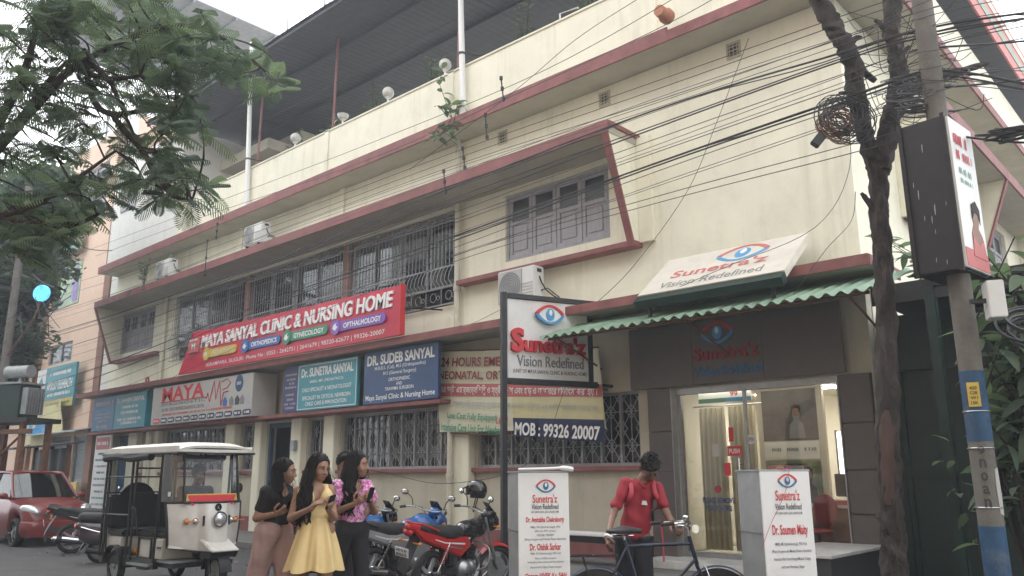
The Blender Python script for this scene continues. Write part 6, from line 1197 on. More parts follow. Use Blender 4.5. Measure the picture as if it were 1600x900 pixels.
def motorcycle(name, label, loc, rz, body, tank, style='commuter', lean=-6, steer=0, panel=None, spring='black', pl=('WB 74 AF', '8065'), group='motorcycles parked along the clinic'):
    """faces +x; rear axle at x = 0"""
    o = thing(name, label, 'motorcycle', loc, rz, group); o.rotation_euler = (R(lean), 0, rz); wb = 1.28; panel = panel or body
    wheel(o, (0, 0, .30), .30, .11 if style == 'commuter' else .14, disc_=False)
    fwh = wheel(o, (wb, 0, .30), .30, .09, disc_=True)
    # swing arm, frame, engine
    part('swing_arm', MB().box(-.05, .50, -.105, -.075, .26, .31).box(-.05, .50, .075, .105, .26, .31), 'blackmetal', o, bevel=.006)
    part('chain_cover', MB().prism([(-.1, .24), (.5, .27), (.5, .36), (-.1, .34)], 'y', .108, .13), 'black', o, bevel=.008)
    part('frame', MB().tube(smooth_path([(1.02, 0, .86), (.75, 0, .62), (.72, 0, .28)], 5), .022, 8).tube(smooth_path([(1.0, 0, .86), (.6, 0, .78), (.1, 0, .74)], 5), .022, 8).tube([(.45, .09, .75), (.45, .1, .28)], .018, 8).tube([(.45, -.09, .75), (.45, -.1, .28)], .018, 8), 'black', o)
    en = part('engine', SDF(.012).cap((.50, -.12, .36), (.50, .12, .36), .115, k=.03).cap((.66, -.10, .36), (.66, .10, .36), .10, k=.03).ell((.48, -.15, .36), (.10, .045, .10)).ell((.66, -.13, .35), (.09, .04, .09)).mesh(name='engine'), 'steel', o)
    fins = MB()
    for i in range(7): fins.box(.60, .80, -.09, .09, .44+i*.026, .458+i*.026)
    part('cylinder_fins', fins.box(.63, .77, -.07, .07, .44, .64), 'blackmetal', en)
    part('carburettor', MB().cyl((.52, -.02, .55), (.62, -.02, .56), .035, n=12).box(.40, .53, -.08, .08, .50, .66), 'blackmetal', en)
    ex = part('exhaust', MB().tube(smooth_path([(.80, -.06, .50), (.90, -.08, .38), (.80, -.12, .22), (.55, -.15, .20), (.25, -.16, .23)], 5), .022, 10), 'steel', o)
    part('silencer', MB().tube([(.28, -.165, .23), (.18, -.17, .25), (-.30, -.18, .33)], [.035, .058, .062], 14), 'black', ex); part('silencer_end', MB().tube([(-.295, -.18, .33), (-.36, -.181, .342)], [.058, .046], 14).tube([(-.30, -.18, .33), (-.385, -.182, .346)], .024, 10), 'chrome', ex); part('heat_shield', MB().tube([(.1, -.185, .285), (-.2, -.195, .335)], [.05, .052], 12), 'chrome' if style != 'commuter' else 'black', ex)
    for s in (-1, 1):
        sh_ = part('shock_absorber', MB().cyl((.02, s*.125, .36), (.20, s*.125, .70), .016, n=10), 'chrome', o); spn = MB()
        for k in range(9):
            t = .3+.62*k/9; spn.torus((.02+.18*t, s*.125, .36+.34*t), .028, .007, 'z', 12, 5)
        part('spring', spn, spring, sh_, kind='stuff')
    # tank, seat, tail
    T_ = SDF(.010); T_.ell((.86, 0, .83), (.17, .135, .13), k=.06).ell((.66, 0, .83), (.20, .115, .11), k=.06).ell((.52, 0, .78), (.10, .085, .07), k=.05)
    if style == 'sport': T_.ell((.90, .08, .82), (.14, .09, .10), k=.05).ell((.90, -.08, .82), (.14, .09, .10), k=.05).ell((.82, 0, .90), (.15, .10, .09), k=.05)
    tk_ = part('tank', T_.mesh(name='tank'), tank, o); part('fuel_cap', MB().cyl((.82, 0, .945 if style != 'sport' else .975), (.82, 0, .96 if style != 'sport' else .995), .035, n=14), 'chrome', tk_)
    S_ = SDF(.012).cap((.52, 0, .795), (.30, 0, .775), .085, .11, k=.05).cap((.30, 0, .775), (-.10, 0, .83), .11, .095, k=.05).cap((-.10, 0, .83), (-.30, 0, .865), .095, .075, k=.05)
    part('seat', S_.mesh(cut=[lambda X, Y, Z: .745+.10*np.clip(-X+.1, 0, 1)-Z+0*Y], name='seat'), 'seat_black', o)
    for s in (-1, 1):
        a, b = (.075, .128) if s > 0 else (-.128, -.075)
        pn_ = part('side_panel', MB().prism([(.66, .64), (.56, .76), (.18, .745), (-.20, .84), (-.45, .90), (-.47, .86), (-.33, .76), (.0, .66), (.34, .54), (.46, .50)], 'y', a, b), panel, o, bevel=.02)
        part('decal', MB().prism([(.50, .66), (.10, .70), (-.1, .755), (-.1, .765), (.10, .715), (.50, .68)], 'y', *((b+.001, b+.003) if s > 0 else (a-.003, a-.001))), 'white_print', pn_); part('decal', MB().prism([(.46, .60), (.22, .64), (.22, .66), (.46, .625)], 'y', *((b+.001, b+.003) if s > 0 else (a-.003, a-.001))), 'steel', pn_)
    tl = part('tail_cowl', SDF(.010).cap((-.25, 0, .86), (-.48, 0, .915), .075, .045, k=.03).mesh(name='tail_cowl'), body, o)
    part('grab_rail', MB().tube(smooth_path([(-.05, .12, .86), (-.35, .12, .95), (-.48, .06, .97), (-.48, -.06, .97), (-.35, -.12, .95), (-.05, -.12, .86)], 4), .012, 8), body if style == 'commuter' else 'black', tl)
    part('tail_light', SDF(.010).ell((-.47, 0, .845), (.045, .075, .045), k=.02).mesh(name='tail_light'), 'lamp_red', o)
    part('rear_mudguard', MB().sheet(lambda u, v: (-.20-.30*math.sin(.25+1.15*u)*1.0+(.05 if u > .8 else 0)-.04, (v-.5)*.15, .80-.52*u-.02*math.cos(v*3.14)), 10, 4), 'black', o, thick=.01)
    plate(o, (-.545, 0, .62), pl)
    for s in (-1, 1):
        part('indicator', MB().ball((-.42, s*.16, .73), (.03, .022, .022), 12, 8).cyl((-.42, s*.05, .73), (-.42, s*.15, .73), .008, n=6), 'amber', o); part('indicator', MB().ball((1.10, s*.19, .86), (.03, .022, .022), 12, 8).cyl((1.08, s*.07, .86), (1.10, s*.18, .86), .008, n=6), 'amber', o)
    # steering assembly
    ang = Matrix.Translation((1.06, 0, .8)) @ Matrix.Rotation(R(steer), 4, 'Z') @ Matrix.Translation((-1.06, 0, -.8))
    fwh.matrix_local = ang
    def fp(nm, mb, m, par=o, **k): mb.v = [tuple(ang @ Vector(p)) for p in mb.v]; return part(nm, mb, m, par, **k)
    fk = None
    for s in (-1, 1): fk = fp('fork', MB().tube([(wb, s*.085, .30), (1.13, s*.085, .62)], .026, 10).tube([(1.13, s*.085, .62), (1.0, s*.085, .97)], .018, 10), 'steel' if style == 'commuter' else 'blackmetal')
    fp('front_mudguard', MB().sheet(lambda u, v: (wb+.335*math.cos(.35+2.1*u), (v-.5)*.13, .30+.335*math.sin(.35+2.1*u)-.03*abs(v-.5)*2), 14, 4), body if style == 'commuter' else 'black', thick=.008)
    hb = fp('handlebar', MB().tube(smooth_path([(.80, .37, 1.05), (.90, .25, 1.06), (.98, .10, 1.02), (.98, -.10, 1.02), (.90, -.25, 1.06), (.80, -.37, 1.05)], 4), .012, 8), 'steel')
    fp('grip', MB().cyl((.76, .385, 1.045), (.84, .34, 1.055), .019, n=10), 'rubber', hb); fp('grip', MB().cyl((.76, -.385, 1.045), (.84, -.34, 1.055), .019, n=10), 'rubber', hb)
    fp('lever', MB().tube([(.90, .27, 1.05), (.86, .37, 1.04)], .006, 6).tube([(.90, -.27, 1.05), (.86, -.37, 1.04)], .006, 6), 'chrome', hb)
    for s in (-1, 1):
        mr = fp('mirror', MB().ball((.86, s*.40, 1.25), (.018, .065, .042), 14, 8), 'black', hb); fp('mirror_glass', MB().ball((.849, s*.40, 1.25), (.010, .058, .036), 14, 8), 'mirror', hb); fp('mirror_stem', MB().tube(smooth_path([(.90, s*.26, 1.06), (.90, s*.30, 1.18), (.87, s*.38, 1.24)], 4), .008, 6), 'black', hb)
    hl_ = SDF(.010).ell((1.14, 0, .90), (.12, .11, .12), k=.04).ell((1.08, 0, 1.0), (.10, .09, .08), k=.04)
    if style == 'sport': hl_.ell((1.12, .10, .86), (.14, .06, .10), k=.05).ell((1.12, -.10, .86), (.14, .06, .10), k=.05)
    me = hl_.mesh(name='headlamp_cowl'); me.transform(ang); cw = part('headlamp_cowl', me, body if style != 'commuter' else 'blackgloss', o)
    fp('headlamp', MB().ball((1.22, 0, .88), (.05, .075, .065), 16, 10), 'lens', cw); fp('visor', MB().sheet(lambda u, v: (1.16-.14*v, (u-.5)*.20*(1-.35*v), 1.02+.14*v), 6, 4), 'blackgloss', cw, thick=.006)
    fp('cable', MB().tube(smooth_path([(.90, .22, 1.06), (1.08, .2, 1.02), (1.06, .08, .80)], 5), .006, 5).tube(smooth_path([(.90, -.22, 1.06), (1.10, -.18, 1.04), (1.08, -.08, .80)], 5), .006, 5), 'cable', hb)
    part('crash_guard', MB().tube(smooth_path([(.85, .0, .66), (.90, .22, .60), (.84, .25, .38), (.74, .02, .28)], 5), .013, 8).tube(smooth_path([(.85, .0, .66), (.90, -.22, .60), (.84, -.25, .38), (.74, -.02, .28)], 5), .013, 8), 'steel' if style == 'commuter' else 'blackmetal', o)
    part('footrest', MB().cyl((.48, -.30, .32), (.48, -.12, .32), .014, n=8).cyl((.48, .30, .32), (.48, .12, .32), .014, n=8), 'rubber', o); part('side_stand', MB().tube([(.42, .13, .28), (.36, .30, .02)], .013, 6), 'blackmetal', o); part('battery_cover', MB().box(.24, .44, -.09, .09, .38, .66), 'black', o, bevel=.02)
    if style == 'sport':
        for s in (-1, 1): part('fairing', MB().prism([(1.02, .78), (.72, .72), (.55, .45), (.70, .28), (.86, .34), (.98, .58)], 'y', *((.12, .16) if s > 0 else (-.16, -.12))), panel, o, bevel=.015)
    return o
motorcycle('motorcycle', 'red commuter motorcycle with black tank and chrome exhaust tip', (-7.98, 7.15, 0), R(97), 'bike_red', 'blackgloss', steer=-22, spring='darkred', lean=8)
motorcycle('motorcycle', 'blue and silver sporty motorcycle left of the red one', (-9.05, 7.1, 0), R(92), 'bike_blue', 'bike_blue', 'sport', panel='bike_grey', steer=12, lean=7, pl=('WB 73 E', '4471'))
motorcycle('motorcycle', 'dark motorcycle half hidden behind the woman in yellow', (-10.05, 6.95, 0), R(84), 'bike_plum', 'bike_blue', 'commuter', panel='blackgloss', steer=10, lean=7, pl=('WB 74 BC', '2290'))
motorcycle('motorcycle', 'motorcycle with white plate between the rickshaw and the women', (-10.95, 7.2, 0), R(80), 'blackgloss', 'blackgloss', 'commuter', steer=14, lean=7, pl=('WB 74 L', '6153'))
motorcycle('motorcycle', 'black motorcycle with red tail parked in front of the red car', (-18.35, 6.75, 0), R(72), 'blackgloss', 'blackgloss', 'sport', panel='black', steer=10, lean=7, pl=('WB 74 R', '1905'))
# helmet hung on the red motorcycle
hm = thing('helmet', 'black open peak helmet hung over the red motorcycle handlebar', 'helmet', (-8.30, 8.36, 1.14), R(215))
me = SDF(.008).ell((0, 0, .17), (.15, .125, .14), k=.03).cap((-.02, 0, .12), (.05, 0, .04), .10, .085, k=.05).ell((.10, 0, .10), (.085, .085, .045), sub=True, k=.02).ell((.02, 0, .02), (.11, .09, .12), sub=True, k=.02).mesh(name='shell')
part('shell', me, 'blackgloss', hm); part('peak', MB().sheet(lambda u, v: (.10+.13*v, (u-.5)*.20*(1-.3*v), .235-.05*v-.02*abs(u-.5)), 8, 4), 'blackgloss', hm, thick=.008); part('visor', MB().sheet(lambda u, v: (.155*math.cos((u-.5)*1.9), .13*math.sin((u-.5)*1.9), .10+.10*v), 12, 4), 'dark_pane', hm, thick=.004); part('strap', MB().tube(smooth_path([(0, .09, .05), (.04, .05, -.10), (.04, -.05, -.12), (0, -.09, .05)], 5), .008, 5), 'black', hm)
# ------------------------------------------------------------------ scooter
sc = thing('scooter', 'plum grey scooter between the red car and the rickshaw', 'scooter', (-15.9, 6.35, 0), R(72)); sc.rotation_euler = (R(6), 0, R(72))
wheel(sc, (0, 0, .22), .22, .10, 'disc'); wheel(sc, (1.22, 0, .22), .22, .09, 'disc')
part('rear_body', SDF(.012).cap((-.25, 0, .62), (.30, 0, .58), .13, .15, k=.06).ell((-.02, 0, .48), (.36, .17, .17), k=.06).ell((-.32, 0, .66), (.12, .10, .09), k=.05).mesh(cut=[lambda X, Y, Z: .30-Z+0*X*Y], name='rear_body'), 'bike_plum', sc)
part('chrome_strip', MB().tube(smooth_path([(.34, -.165, .56), (.0, -.185, .56), (-.36, -.12, .66)], 5), .012, 6).tube(smooth_path([(.34, .165, .56), (.0, .185, .56), (-.36, .12, .66)], 5), .012, 6), 'chrome', sc)
part('seat', SDF(.012).cap((.42, 0, .74), (.15, 0, .76), .10, .12, k=.04).cap((.15, 0, .76), (-.32, 0, .80), .12, .10, k=.04).mesh(cut=[lambda X, Y, Z: .72-Z+0*X*Y], name='seat'), 'seat_black', sc)
part('floor_board', MB().box(.30, .92, -.17, .17, .27, .33), 'black', sc, bevel=.02); part('leg_shield', MB().sheet(lambda u, v: (.92+.12*math.cos((u-.5)*2.4)+.06*(1-v), (u-.5)*.46*(1-.25*v), .30+.62*v), 12, 8), 'bike_plum', sc, thick=.03)
part('front_mudguard', MB().sheet(lambda u, v: (1.22+.27*math.cos(.2+2.6*u), (v-.5)*.15, .22+.27*math.sin(.2+2.6*u)), 14, 4), 'bike_plum', sc, thick=.01); part('fork', MB().tube([(1.22, 0, .25), (1.06, 0, .85)], .03, 8), 'blackmetal', sc)
hb = part('handlebar', MB().tube(smooth_path([(.86, .34, .98), (1.0, .12, 1.0), (1.0, -.12, 1.0), (.86, -.34, .98)], 5), .016, 8), 'black', sc); part('headlamp_cowl', SDF(.012).ell((1.06, 0, .98), (.12, .15, .09)).mesh(name='headlamp_cowl'), 'bike_plum', sc); part('headlamp', MB().ball((1.15, 0, .98), (.04, .09, .055), 14, 8), 'lens', sc)
mirror_pair(sc, .95, .24, 1.0); part('tail_light', MB().ball((-.44, 0, .66), (.03, .09, .05), 14, 8), 'lamp_red', sc); plate(sc, (-.46, 0, .48), ('WB 74 K', '3387')); part('rear_mudguard', MB().sheet(lambda u, v: (-.10-.26*math.sin(.3+1.2*u), (v-.5)*.14, .50-.34*u), 8, 3), 'black', sc, thick=.01); part('silencer', MB().tube([(.2, -.15, .2), (-.25, -.17, .26)], [.045, .055], 12), 'blackmetal', sc); part('engine', SDF(.014).cap((.15, .10, .24), (-.02, .12, .22), .08).mesh(name='engine'), 'steel', sc)
# ------------------------------------------------------------------ red hatchback
car = thing('hatchback_car', 'red hatchback car parked facing the viewer at far left', 'car', (-22.35, 7.2, 0), R(2)); car.scale = (1.05, 1.05, 1.08)
def loft(st, close=True):
    k = len(st[0]); vs = [p for s in st for p in s]; fs = [(i*k+j, (i+1)*k+j, (i+1)*k+(j+1) % k, i*k+(j+1) % k) for i in range(len(st)-1) for j in range(k)]
    return MB().add(vs, fs+[tuple(range(k)), tuple((len(st)-1)*k+k-1-j for j in range(k))])
def car_sec(x, top, hw, crown):
    zb = .20
    for xw in (1.15, -1.2):
        if abs(x-xw) < .35: zb = max(zb, .30+math.sqrt(.35**2-(x-xw)**2))
    zb = min(zb, top-.12); m_ = (zb+top)/2
    half = [(hw*.90, zb), (hw*.985, zb+(top-zb)*.25), (hw, zb+(top-zb)*.55), (hw*.985, top-.10*min(1, top-zb)), (hw*.93, top-.015), (hw*.72, top+crown*.55), (hw*.36, top+crown*.9), (0, top+crown)]
    return [(x, y, z) for y, z in half]+[(x, -y, z) for y, z in half[::-1][1:]]
prof = [(1.74, .50, .48, .0), (1.72, .62, .60, .01), (1.64, .74, .67, .02), (1.5, .815, .71, .03), (1.45, .83, .715, .03), (1.36, .85, .72, .03), (1.25, .87, .725, .035), (1.15, .885, .73, .035), (1.05, .90, .735, .035), (.92, .92, .74, .04), (.84, .935, .74, .045), (.78, .945, .74, .045), (.5, .97, .74, .02), (0, .965, .74, .01), (-.6, .965, .74, .01), (-.84, .965, .735, .01), (-.92, .965, .735, .01), (-1.05, .965, .73, .01), (-1.2, .965, .725, .01), (-1.35, .965, .72, .01), (-1.5, .96, .71, .01), (-1.56, .95, .70, .01), (-1.7, .90, .66, .0), (-1.76, .62, .58, 0)]
body = part('body', loft([car_sec(*p) for p in prof]), 'car_red', car, smooth=45)
gA, gB, rA, rB = (.80, .66, .985), (-1.62, .62, .98), (.12, .53, 1.50), (-1.38, .51, 1.50)
rf = part('roof', loft([[(x, -w, z), (x, -w*.6, z+.035), (x, 0, z+.045), (x, w*.6, z+.035), (x, w, z), (x, w*.5, z-.03), (x, -w*.5, z-.03)] for x, w, z in ((.16, .53, 1.485), (-.1, .55, 1.51), (-.7, .55, 1.525), (-1.2, .53, 1.51), (-1.42, .50, 1.48))]), 'car_red', car)
for s in (-1, 1):
    part('pillar', MB().tube(smooth_path([(.80, s*.67, .96), (.42, s*.60, 1.27), (.13, s*.53, 1.50)], 4), .032, 8), 'car_red', rf); part('pillar', MB().tube([(-.42, s*.70, .96), (-.45, s*.545, 1.50)], .03, 8), 'black', rf); part('pillar', MB().tube(smooth_path([(-1.62, s*.63, .95), (-1.52, s*.58, 1.25), (-1.38, s*.51, 1.49)], 4), .05, 8), 'car_red', rf); part('roof_rail', MB().tube(smooth_path([(.13, s*.53, 1.50), (-.5, s*.56, 1.52), (-1.38, s*.52, 1.49)], 4), .028, 8), 'car_red', rf)
    for a, b, c, d_ in (((.70, .97), (-.40, .97), (-.43, 1.49), (.16, 1.47)), ((-.46, .97), (-1.50, .98), (-1.34, 1.47), (-.48, 1.49))):
        Wz = lambda z: .70-(z-.96)*.30; part('side_window', MB().add([(p[0], s*(Wz(p[1])), p[1]) for p in (a, b, c, d_)], [(0, 1, 2, 3)]), 'car_glass', car, thick=.006)
    part('door_seam', MB().box(-.44, -.43, *((.736, .742) if s > 0 else (-.742, -.736)), .30, .95), 'dark_print', body); part('door_handle', MB().box(-.36, -.22, *((.735, .76) if s > 0 else (-.76, -.735)), .84, .87), 'car_red', body, bevel=.008)
    mr = part('wing_mirror', SDF(.012).ell((.62, s*.82, 1.02), (.06, .10, .065)).cap((.66, s*.70, .97), (.63, s*.80, 1.0), .025).mesh(name='wing_mirror'), 'car_red', car); part('mirror_glass', MB().ball((.575, s*.83, 1.02), (.012, .075, .048), 12, 8), 'mirror', mr)
    hl_ = part('headlamp', SDF(.010).ell((1.53, s*.565, .735), (.24, .12, .105), Matrix.Rotation(R(-s*32), 4, 'Z') @ Matrix.Rotation(R(14), 4, 'Y'), k=.02).ell((1.66, s*.47, .69), (.07, .08, .05), k=.03).mesh(name='headlamp'), 'lens', car)
    part('lamp_bulb', MB().ball((1.64, s*.56, .72), (.05, .05, .045), 14, 8), 'chrome', hl_); part('fog_lamp', MB().ball((1.72, s*.46, .40), (.04, .08, .06), 12, 8), 'dark_print', car)
    for xw in (1.15, -1.2): wheel(car, (xw, s*.655, .285), .285, .17, 'alloy', 'galv')
part('windscreen', MB().sheet(lambda u, v: (.80-.67*v+.05*(1-(2*u-1)**2), (2*u-1)*(.655-.125*v), .985+.505*v), 10, 6), 'car_glass', car, thick=.006)
part('rear_window', MB().add([(-1.60, -.58, 1.0), (-1.60, .58, 1.0), (-1.40, .48, 1.47), (-1.40, -.48, 1.47)], [(0, 1, 2, 3)]), 'car_glass', car, thick=.006)
gr_ = part('grille', MB().box(1.70, 1.735, -.36, .36, .60, .66), 'dark_print', car, bevel=.01); part('chrome_bar', MB().box(1.715, 1.752, -.34, .34, .665, .695), 'chrome', gr_, bevel=.008); part('badge', MB().ball((1.75, 0, .68), (.015, .05, .035), 12, 8), 'chrome', gr_)
part('bumper', loft([car_sec(x, z, w, .0) for x, z, w in ((1.80, .44, .50), (1.78, .50, .60), (1.70, .53, .70), (1.52, .53, .745))]), 'car_red', car, smooth=45); part('air_intake', MB().box(1.79, 1.806, -.34, .34, .28, .40), 'dark_print', car, bevel=.01)
part('wiper', MB().tube([(.82, -.35, .985), (.70, .10, 1.06)], .008, 5).tube([(.82, .15, .985), (.68, .50, 1.06)], .008, 5), 'black', car)
part('seats', SDF(.02).cap((.0, .33, .6), (-.18, .33, 1.15), .13, k=.05).cap((.0, -.33, .6), (-.18, -.33, 1.15), .13, k=.05).cap((-1.0, .35, .7), (-1.15, -.35, 1.1), .15, k=.05).ell((-.21, .33, 1.32), (.06, .11, .09)).ell((-.21, -.33, 1.32), (.06, .11, .09)).mesh(name='seats'), 'seat_black', car); part('dashboard', MB().box(.40, .78, -.6, .6, .90, 1.0), 'black', car, bevel=.03); part('steering_wheel', MB().torus((.32, -.33, 1.05), .17, .015, 'x', 20, 6), 'black', car)
# ------------------------------------------------------------------ battery rickshaw
rk = thing('battery_rickshaw', 'white battery rickshaw with black frame and open sides on the road', 'rickshaw', (-12.70, 5.78, 0), R(1)); rk.scale = (.94, 1, 1.02)
for s in (-1, 1): wheel(rk, (0, s*.46, .235), .235, .11, 'disc', 'galv')
wheel(rk, (2.12, 0, .235), .235, .11, 'disc', 'galv')
part('chassis', MB().box(-.5, 1.75, -.44, .44, .30, .36).box(-.55, 1.3, -.5, -.44, .27, .40).box(-.55, 1.3, .44, .5, .27, .40), 'blackmetal', rk); part('axle', MB().cyl((0, -.46, .235), (0, .46, .235), .035, n=10).box(-.15, .15, -.1, .1, .16, .32), 'blackmetal', rk)
part('floor', MB().box(.35, 1.72, -.46, .46, .362, .39), 'galv', rk)
def roof_pt(u, v): return (-.58+2.48*u, (v-.5)*1.12, 1.885+.055*(1-(2*v-1)**4)-.05*max(0, (u-.85)/.15)**2-.03*max(0, (.08-u)/.08)**2+.007*math.sin(u*44)*(1-(2*v-1)**6))
rf = part('roof', MB().sheet(roof_pt, 60, 16), 'fibre_white', rk, thick=.03)
part('roof_side', MB().box(-.58, 1.90, -.565, -.545, 1.80, 1.885).box(-.58, 1.90, .545, .565, 1.80, 1.885).box(1.88, 1.90, -.545, .545, 1.78, 1.84).box(-.58, -.56, -.545, .545, 1.80, 1.86), 'fibre_white', rf, bevel=.006)
part('roof_lip', MB().tube([(-.60, -.575, 1.80), (1.92, -.575, 1.79), (1.92, .575, 1.79), (-.60, .575, 1.80)], .018, 6, closed=True), 'black', rf)
for s in (-1, 1): part('rolled_curtain', MB().tube(smooth_path([(-.55, s*.55, 1.75), (-.1, s*.56, 1.77), (.4, s*.55, 1.74), (.9, s*.56, 1.76), (1.05, s*.55, 1.75)], 4), .055, 8), 'seat_black', rk)
for s in (-1, 1):
    for x0, x1, m_ in ((-.52, -.52, 0), (-.40, -.42, 0), (.42, .40, 0), (.56, .54, 0), (1.32, 1.36, 0)): part('post', MB().tube([(x0, s*.52, .36), (x1, s*.52, 1.84)], .019, 8), 'blackmetal', rk)
    part('side_rail', MB().tube([(-.52, s*.52, 1.48), (.54, s*.52, 1.48)], .013, 6).tube([(-.52, s*.52, .95), (.42, s*.52, .95)], .015, 6), 'blackmetal', rk)
    part('arm_guard', MB().tube(smooth_path([(.45, s*.52, .70), (.45, s*.52, 1.02), (.62, s*.52, 1.02), (.75, s*.52, .70)], 4), .016, 6), 'blackmetal', rk); part('rail_stay', MB().tube([(-.40, s*.5, .80), (-.35, s*.5, .45)], .016, 6), 'blackmetal', rk)
    part('rear_fender', MB().sheet(lambda u, v: (.30*math.cos(.1+2.9*u), s*(.36+.20*v), .235+.30*math.sin(.1+2.9*u)), 16, 3), 'black', rk, thick=.012)
    part('step', MB().box(.55, 1.25, *((.46, .56) if s > 0 else (-.56, -.46)), .30, .33), 'steel', rk, bevel=.006)
part('cross_rail', MB().tube([(-.52, -.52, 1.48), (-.52, .52, 1.48)], .013, 6).tube([(-.52, -.52, 1.25), (-.52, .52, 1.25)], .013, 6).tube([(.55, -.52, 1.60), (.55, .52, 1.60)], .013, 6), 'blackmetal', rk)
b1 = part('seat_box', MB().box(-.42, .12, -.47, .47, .40, .64), 'fibre_white', rk, bevel=.015); part('seat_cushion', MB().box(-.40, .16, -.48, .48, .642, .74), 'seat_black', b1, bevel=.03); part('backrest', MB().box(-.52, -.42, -.47, .47, .74, 1.22), 'seat_black', b1, bevel=.03)
b2 = part('seat_box', MB().box(.72, 1.12, -.46, .46, .40, .64), 'fibre_white', rk, bevel=.015); part('seat_frame', MB().box(.70, .73, -.485, -.465, .40, .66).box(1.11, 1.14, -.485, -.465, .40, .66).box(.70, 1.14, -.485, -.465, .64, .67).box(.70, 1.14, -.485, -.465, .38, .40), 'blackmetal', b2); part('seat_cushion', MB().box(.66, 1.14, -.47, .47, .672, .76), 'seat_black', b2, bevel=.03)
b3 = part('driver_seat', MB().box(1.16, 1.46, -.46, .46, .40, .66), 'fibre_white', rk, bevel=.015); part('seat_cushion', MB().box(1.16, 1.48, -.42, .42, .662, .76), 'seat_black', b3, bevel=.03); part('backrest', MB().box(1.10, 1.17, -.44, .44, .80, 1.20), 'seat_black', b3, bevel=.03); part('door_latch', MB().box(1.30, 1.42, -.475, -.461, .54, .56), 'black', b3)
part('rear_panel', MB().box(-.56, -.53, -.5, .5, .34, .92), 'fibre_white', rk, bevel=.01); part('tyre_cover', MB().tube([(-.57, 0, 1.1), (-.66, 0, 1.1)], .30, 24), 'seat_black', rk); part('cloth_bundle', SDF(.014).ell((.25, -.25, .44), (.12, .09, .06)).mesh(name='cloth_bundle'), 'amber', rk)
# front cowl: three curved white shells, nose with lip over the wheel
def cowl(u, v):     # u across -1..1, v up
    side = abs(u); x = 1.98-.30*side**2.4-.05*v+.03*math.sin(v*3); x += .13*math.exp(-(u/.36)**8)*(1-.3*v)+.03*math.exp(-((u-.05)/.5)**4)*(1-v)
    return (x, u*(.50+.06*v), .50+.64*v-.10*(1-v)*(1-side)*.2+(.06*side if v < .02 else 0))
cw = part('front_cowl', MB().sheet(lambda a, b: cowl(2*a-1, b), 48, 16), 'fibre_white', rk, thick=.02, smooth=60)
part('cowl_trim', MB().tube([cowl(-1+i/12, 1) for i in range(25)], .016, 6).tube([cowl(-1, i/8) for i in range(9)], .022, 6).tube([cowl(1, i/8) for i in range(9)], .022, 6).tube([cowl(-1+i/12, 0) for i in range(25)], .014, 6), 'black', cw)
part('nose_lip', MB().prism([(1.98, .70), (2.04, .66), (2.34, .545), (2.36, .52), (2.02, .53)], 'y', -.20, .20), 'fibre_white', cw, bevel=.015); part('front_mudguard', MB().sheet(lambda u, v: (2.12+.275*math.cos(.1+2.9*u), (v-.5)*.17, .235+.275*math.sin(.1+2.9*u)), 16, 4), 'black', rk, thick=.012); part('fork', MB().tube([(2.12, -.09, .235), (1.95, -.07, .72)], .022, 8).tube([(2.12, .09, .235), (1.95, .07, .72)], .022, 8), 'blackmetal', rk); part('apron', MB().prism([(2.02, .52), (2.34, .515), (2.28, .44), (2.0, .42)], 'y', -.19, .19), 'black', rk)
HX = Matrix.Rotation(R(90), 4, 'Y')
def lamp(c, r, m_, rim='chrome', d=.03):
    p = part('lamp', MB().lathe([(r*.2, 0), (r, 0), (r*1.12, d*.5), (r*1.08, d), (r*.98, d)], 20, Matrix.Translation(c) @ HX), rim, cw); part('lens', MB().lathe([(r*.98, d*.7), (r*.8, d*1.25), (r*.4, d*1.6), (.001, d*1.7)], 20, Matrix.Translation(c) @ HX), m_, cw)
lamp((2.095, 0, .92), .095, 'lens', d=.05); part('badge', MB().lathe([(.05, 0), (.05, .01), (.045, .014)], 18, Matrix.Translation((2.055, 0, 1.075)) @ HX), 'blackgloss', cw); lettering(cw, 'K', (2.072, 0, 1.075), (0, 1, 0), FZ, .035, .045, 'steel', .02, world=False)
for s in (-1, 1):
    for y, m_ in ((.36, 'amber'), (.265, 'lens')):
        p = cowl(s*y/.53, .62); lamp((p[0]+.005, s*y, .90), .038, m_)
    p = cowl(s*.18/.53, .62); part('lamp_bar', MB().box(p[0], p[0]+.02, s*.185-.012, s*.185+.012, .84, .97), 'black', cw); part('whisker', MB().box(p[0]-.03, p[0]+.0, s*.34-.10, s*.34+.10, .895, .905), 'amber', cw)
ws_ = part('windscreen', MB().add([(1.86, -.40, 1.15), (1.86, .40, 1.15), (1.72, .38, 1.82), (1.72, -.38, 1.82)], [(0, 1, 2, 3)]), 'screen_glass', rk, thick=.005)
part('screen_frame', MB().tube([(1.87, -.41, 1.14), (1.73, -.39, 1.83)], .018, 6).tube([(1.87, .41, 1.14), (1.73, .39, 1.83)], .018, 6).tube([(1.87, -.41, 1.14), (1.87, .41, 1.14)], .018, 6), 'black', ws_)
part('screen_sticker', MB().add([(1.867, -.38, 1.16), (1.867, .38, 1.16), (1.850, .37, 1.25), (1.850, -.37, 1.25)], [(0, 1, 2, 3)]), 'yellow_print', ws_, thick=.002); part('screen_sticker', MB().add([(1.89, -.30, 1.10), (1.89, .30, 1.10), (1.864, .36, 1.235), (1.864, -.36, 1.235)], [(0, 1, 2, 3)]), 'red_print', ws_, thick=.002)
for s in (-1, 1):
    part('side_screen', MB().sheet(lambda u, v: (1.84-.42*u-.12*v*(1-u), s*(.42+.11*u+.03*math.sin(u*3)), 1.15+.66*v), 8, 4), 'clear_plastic', rk, thick=.003); part('screen_stay', MB().tube([(1.42, s*.53, 1.15), (1.38, s*.53, 1.82)], .013, 6), 'black', rk)
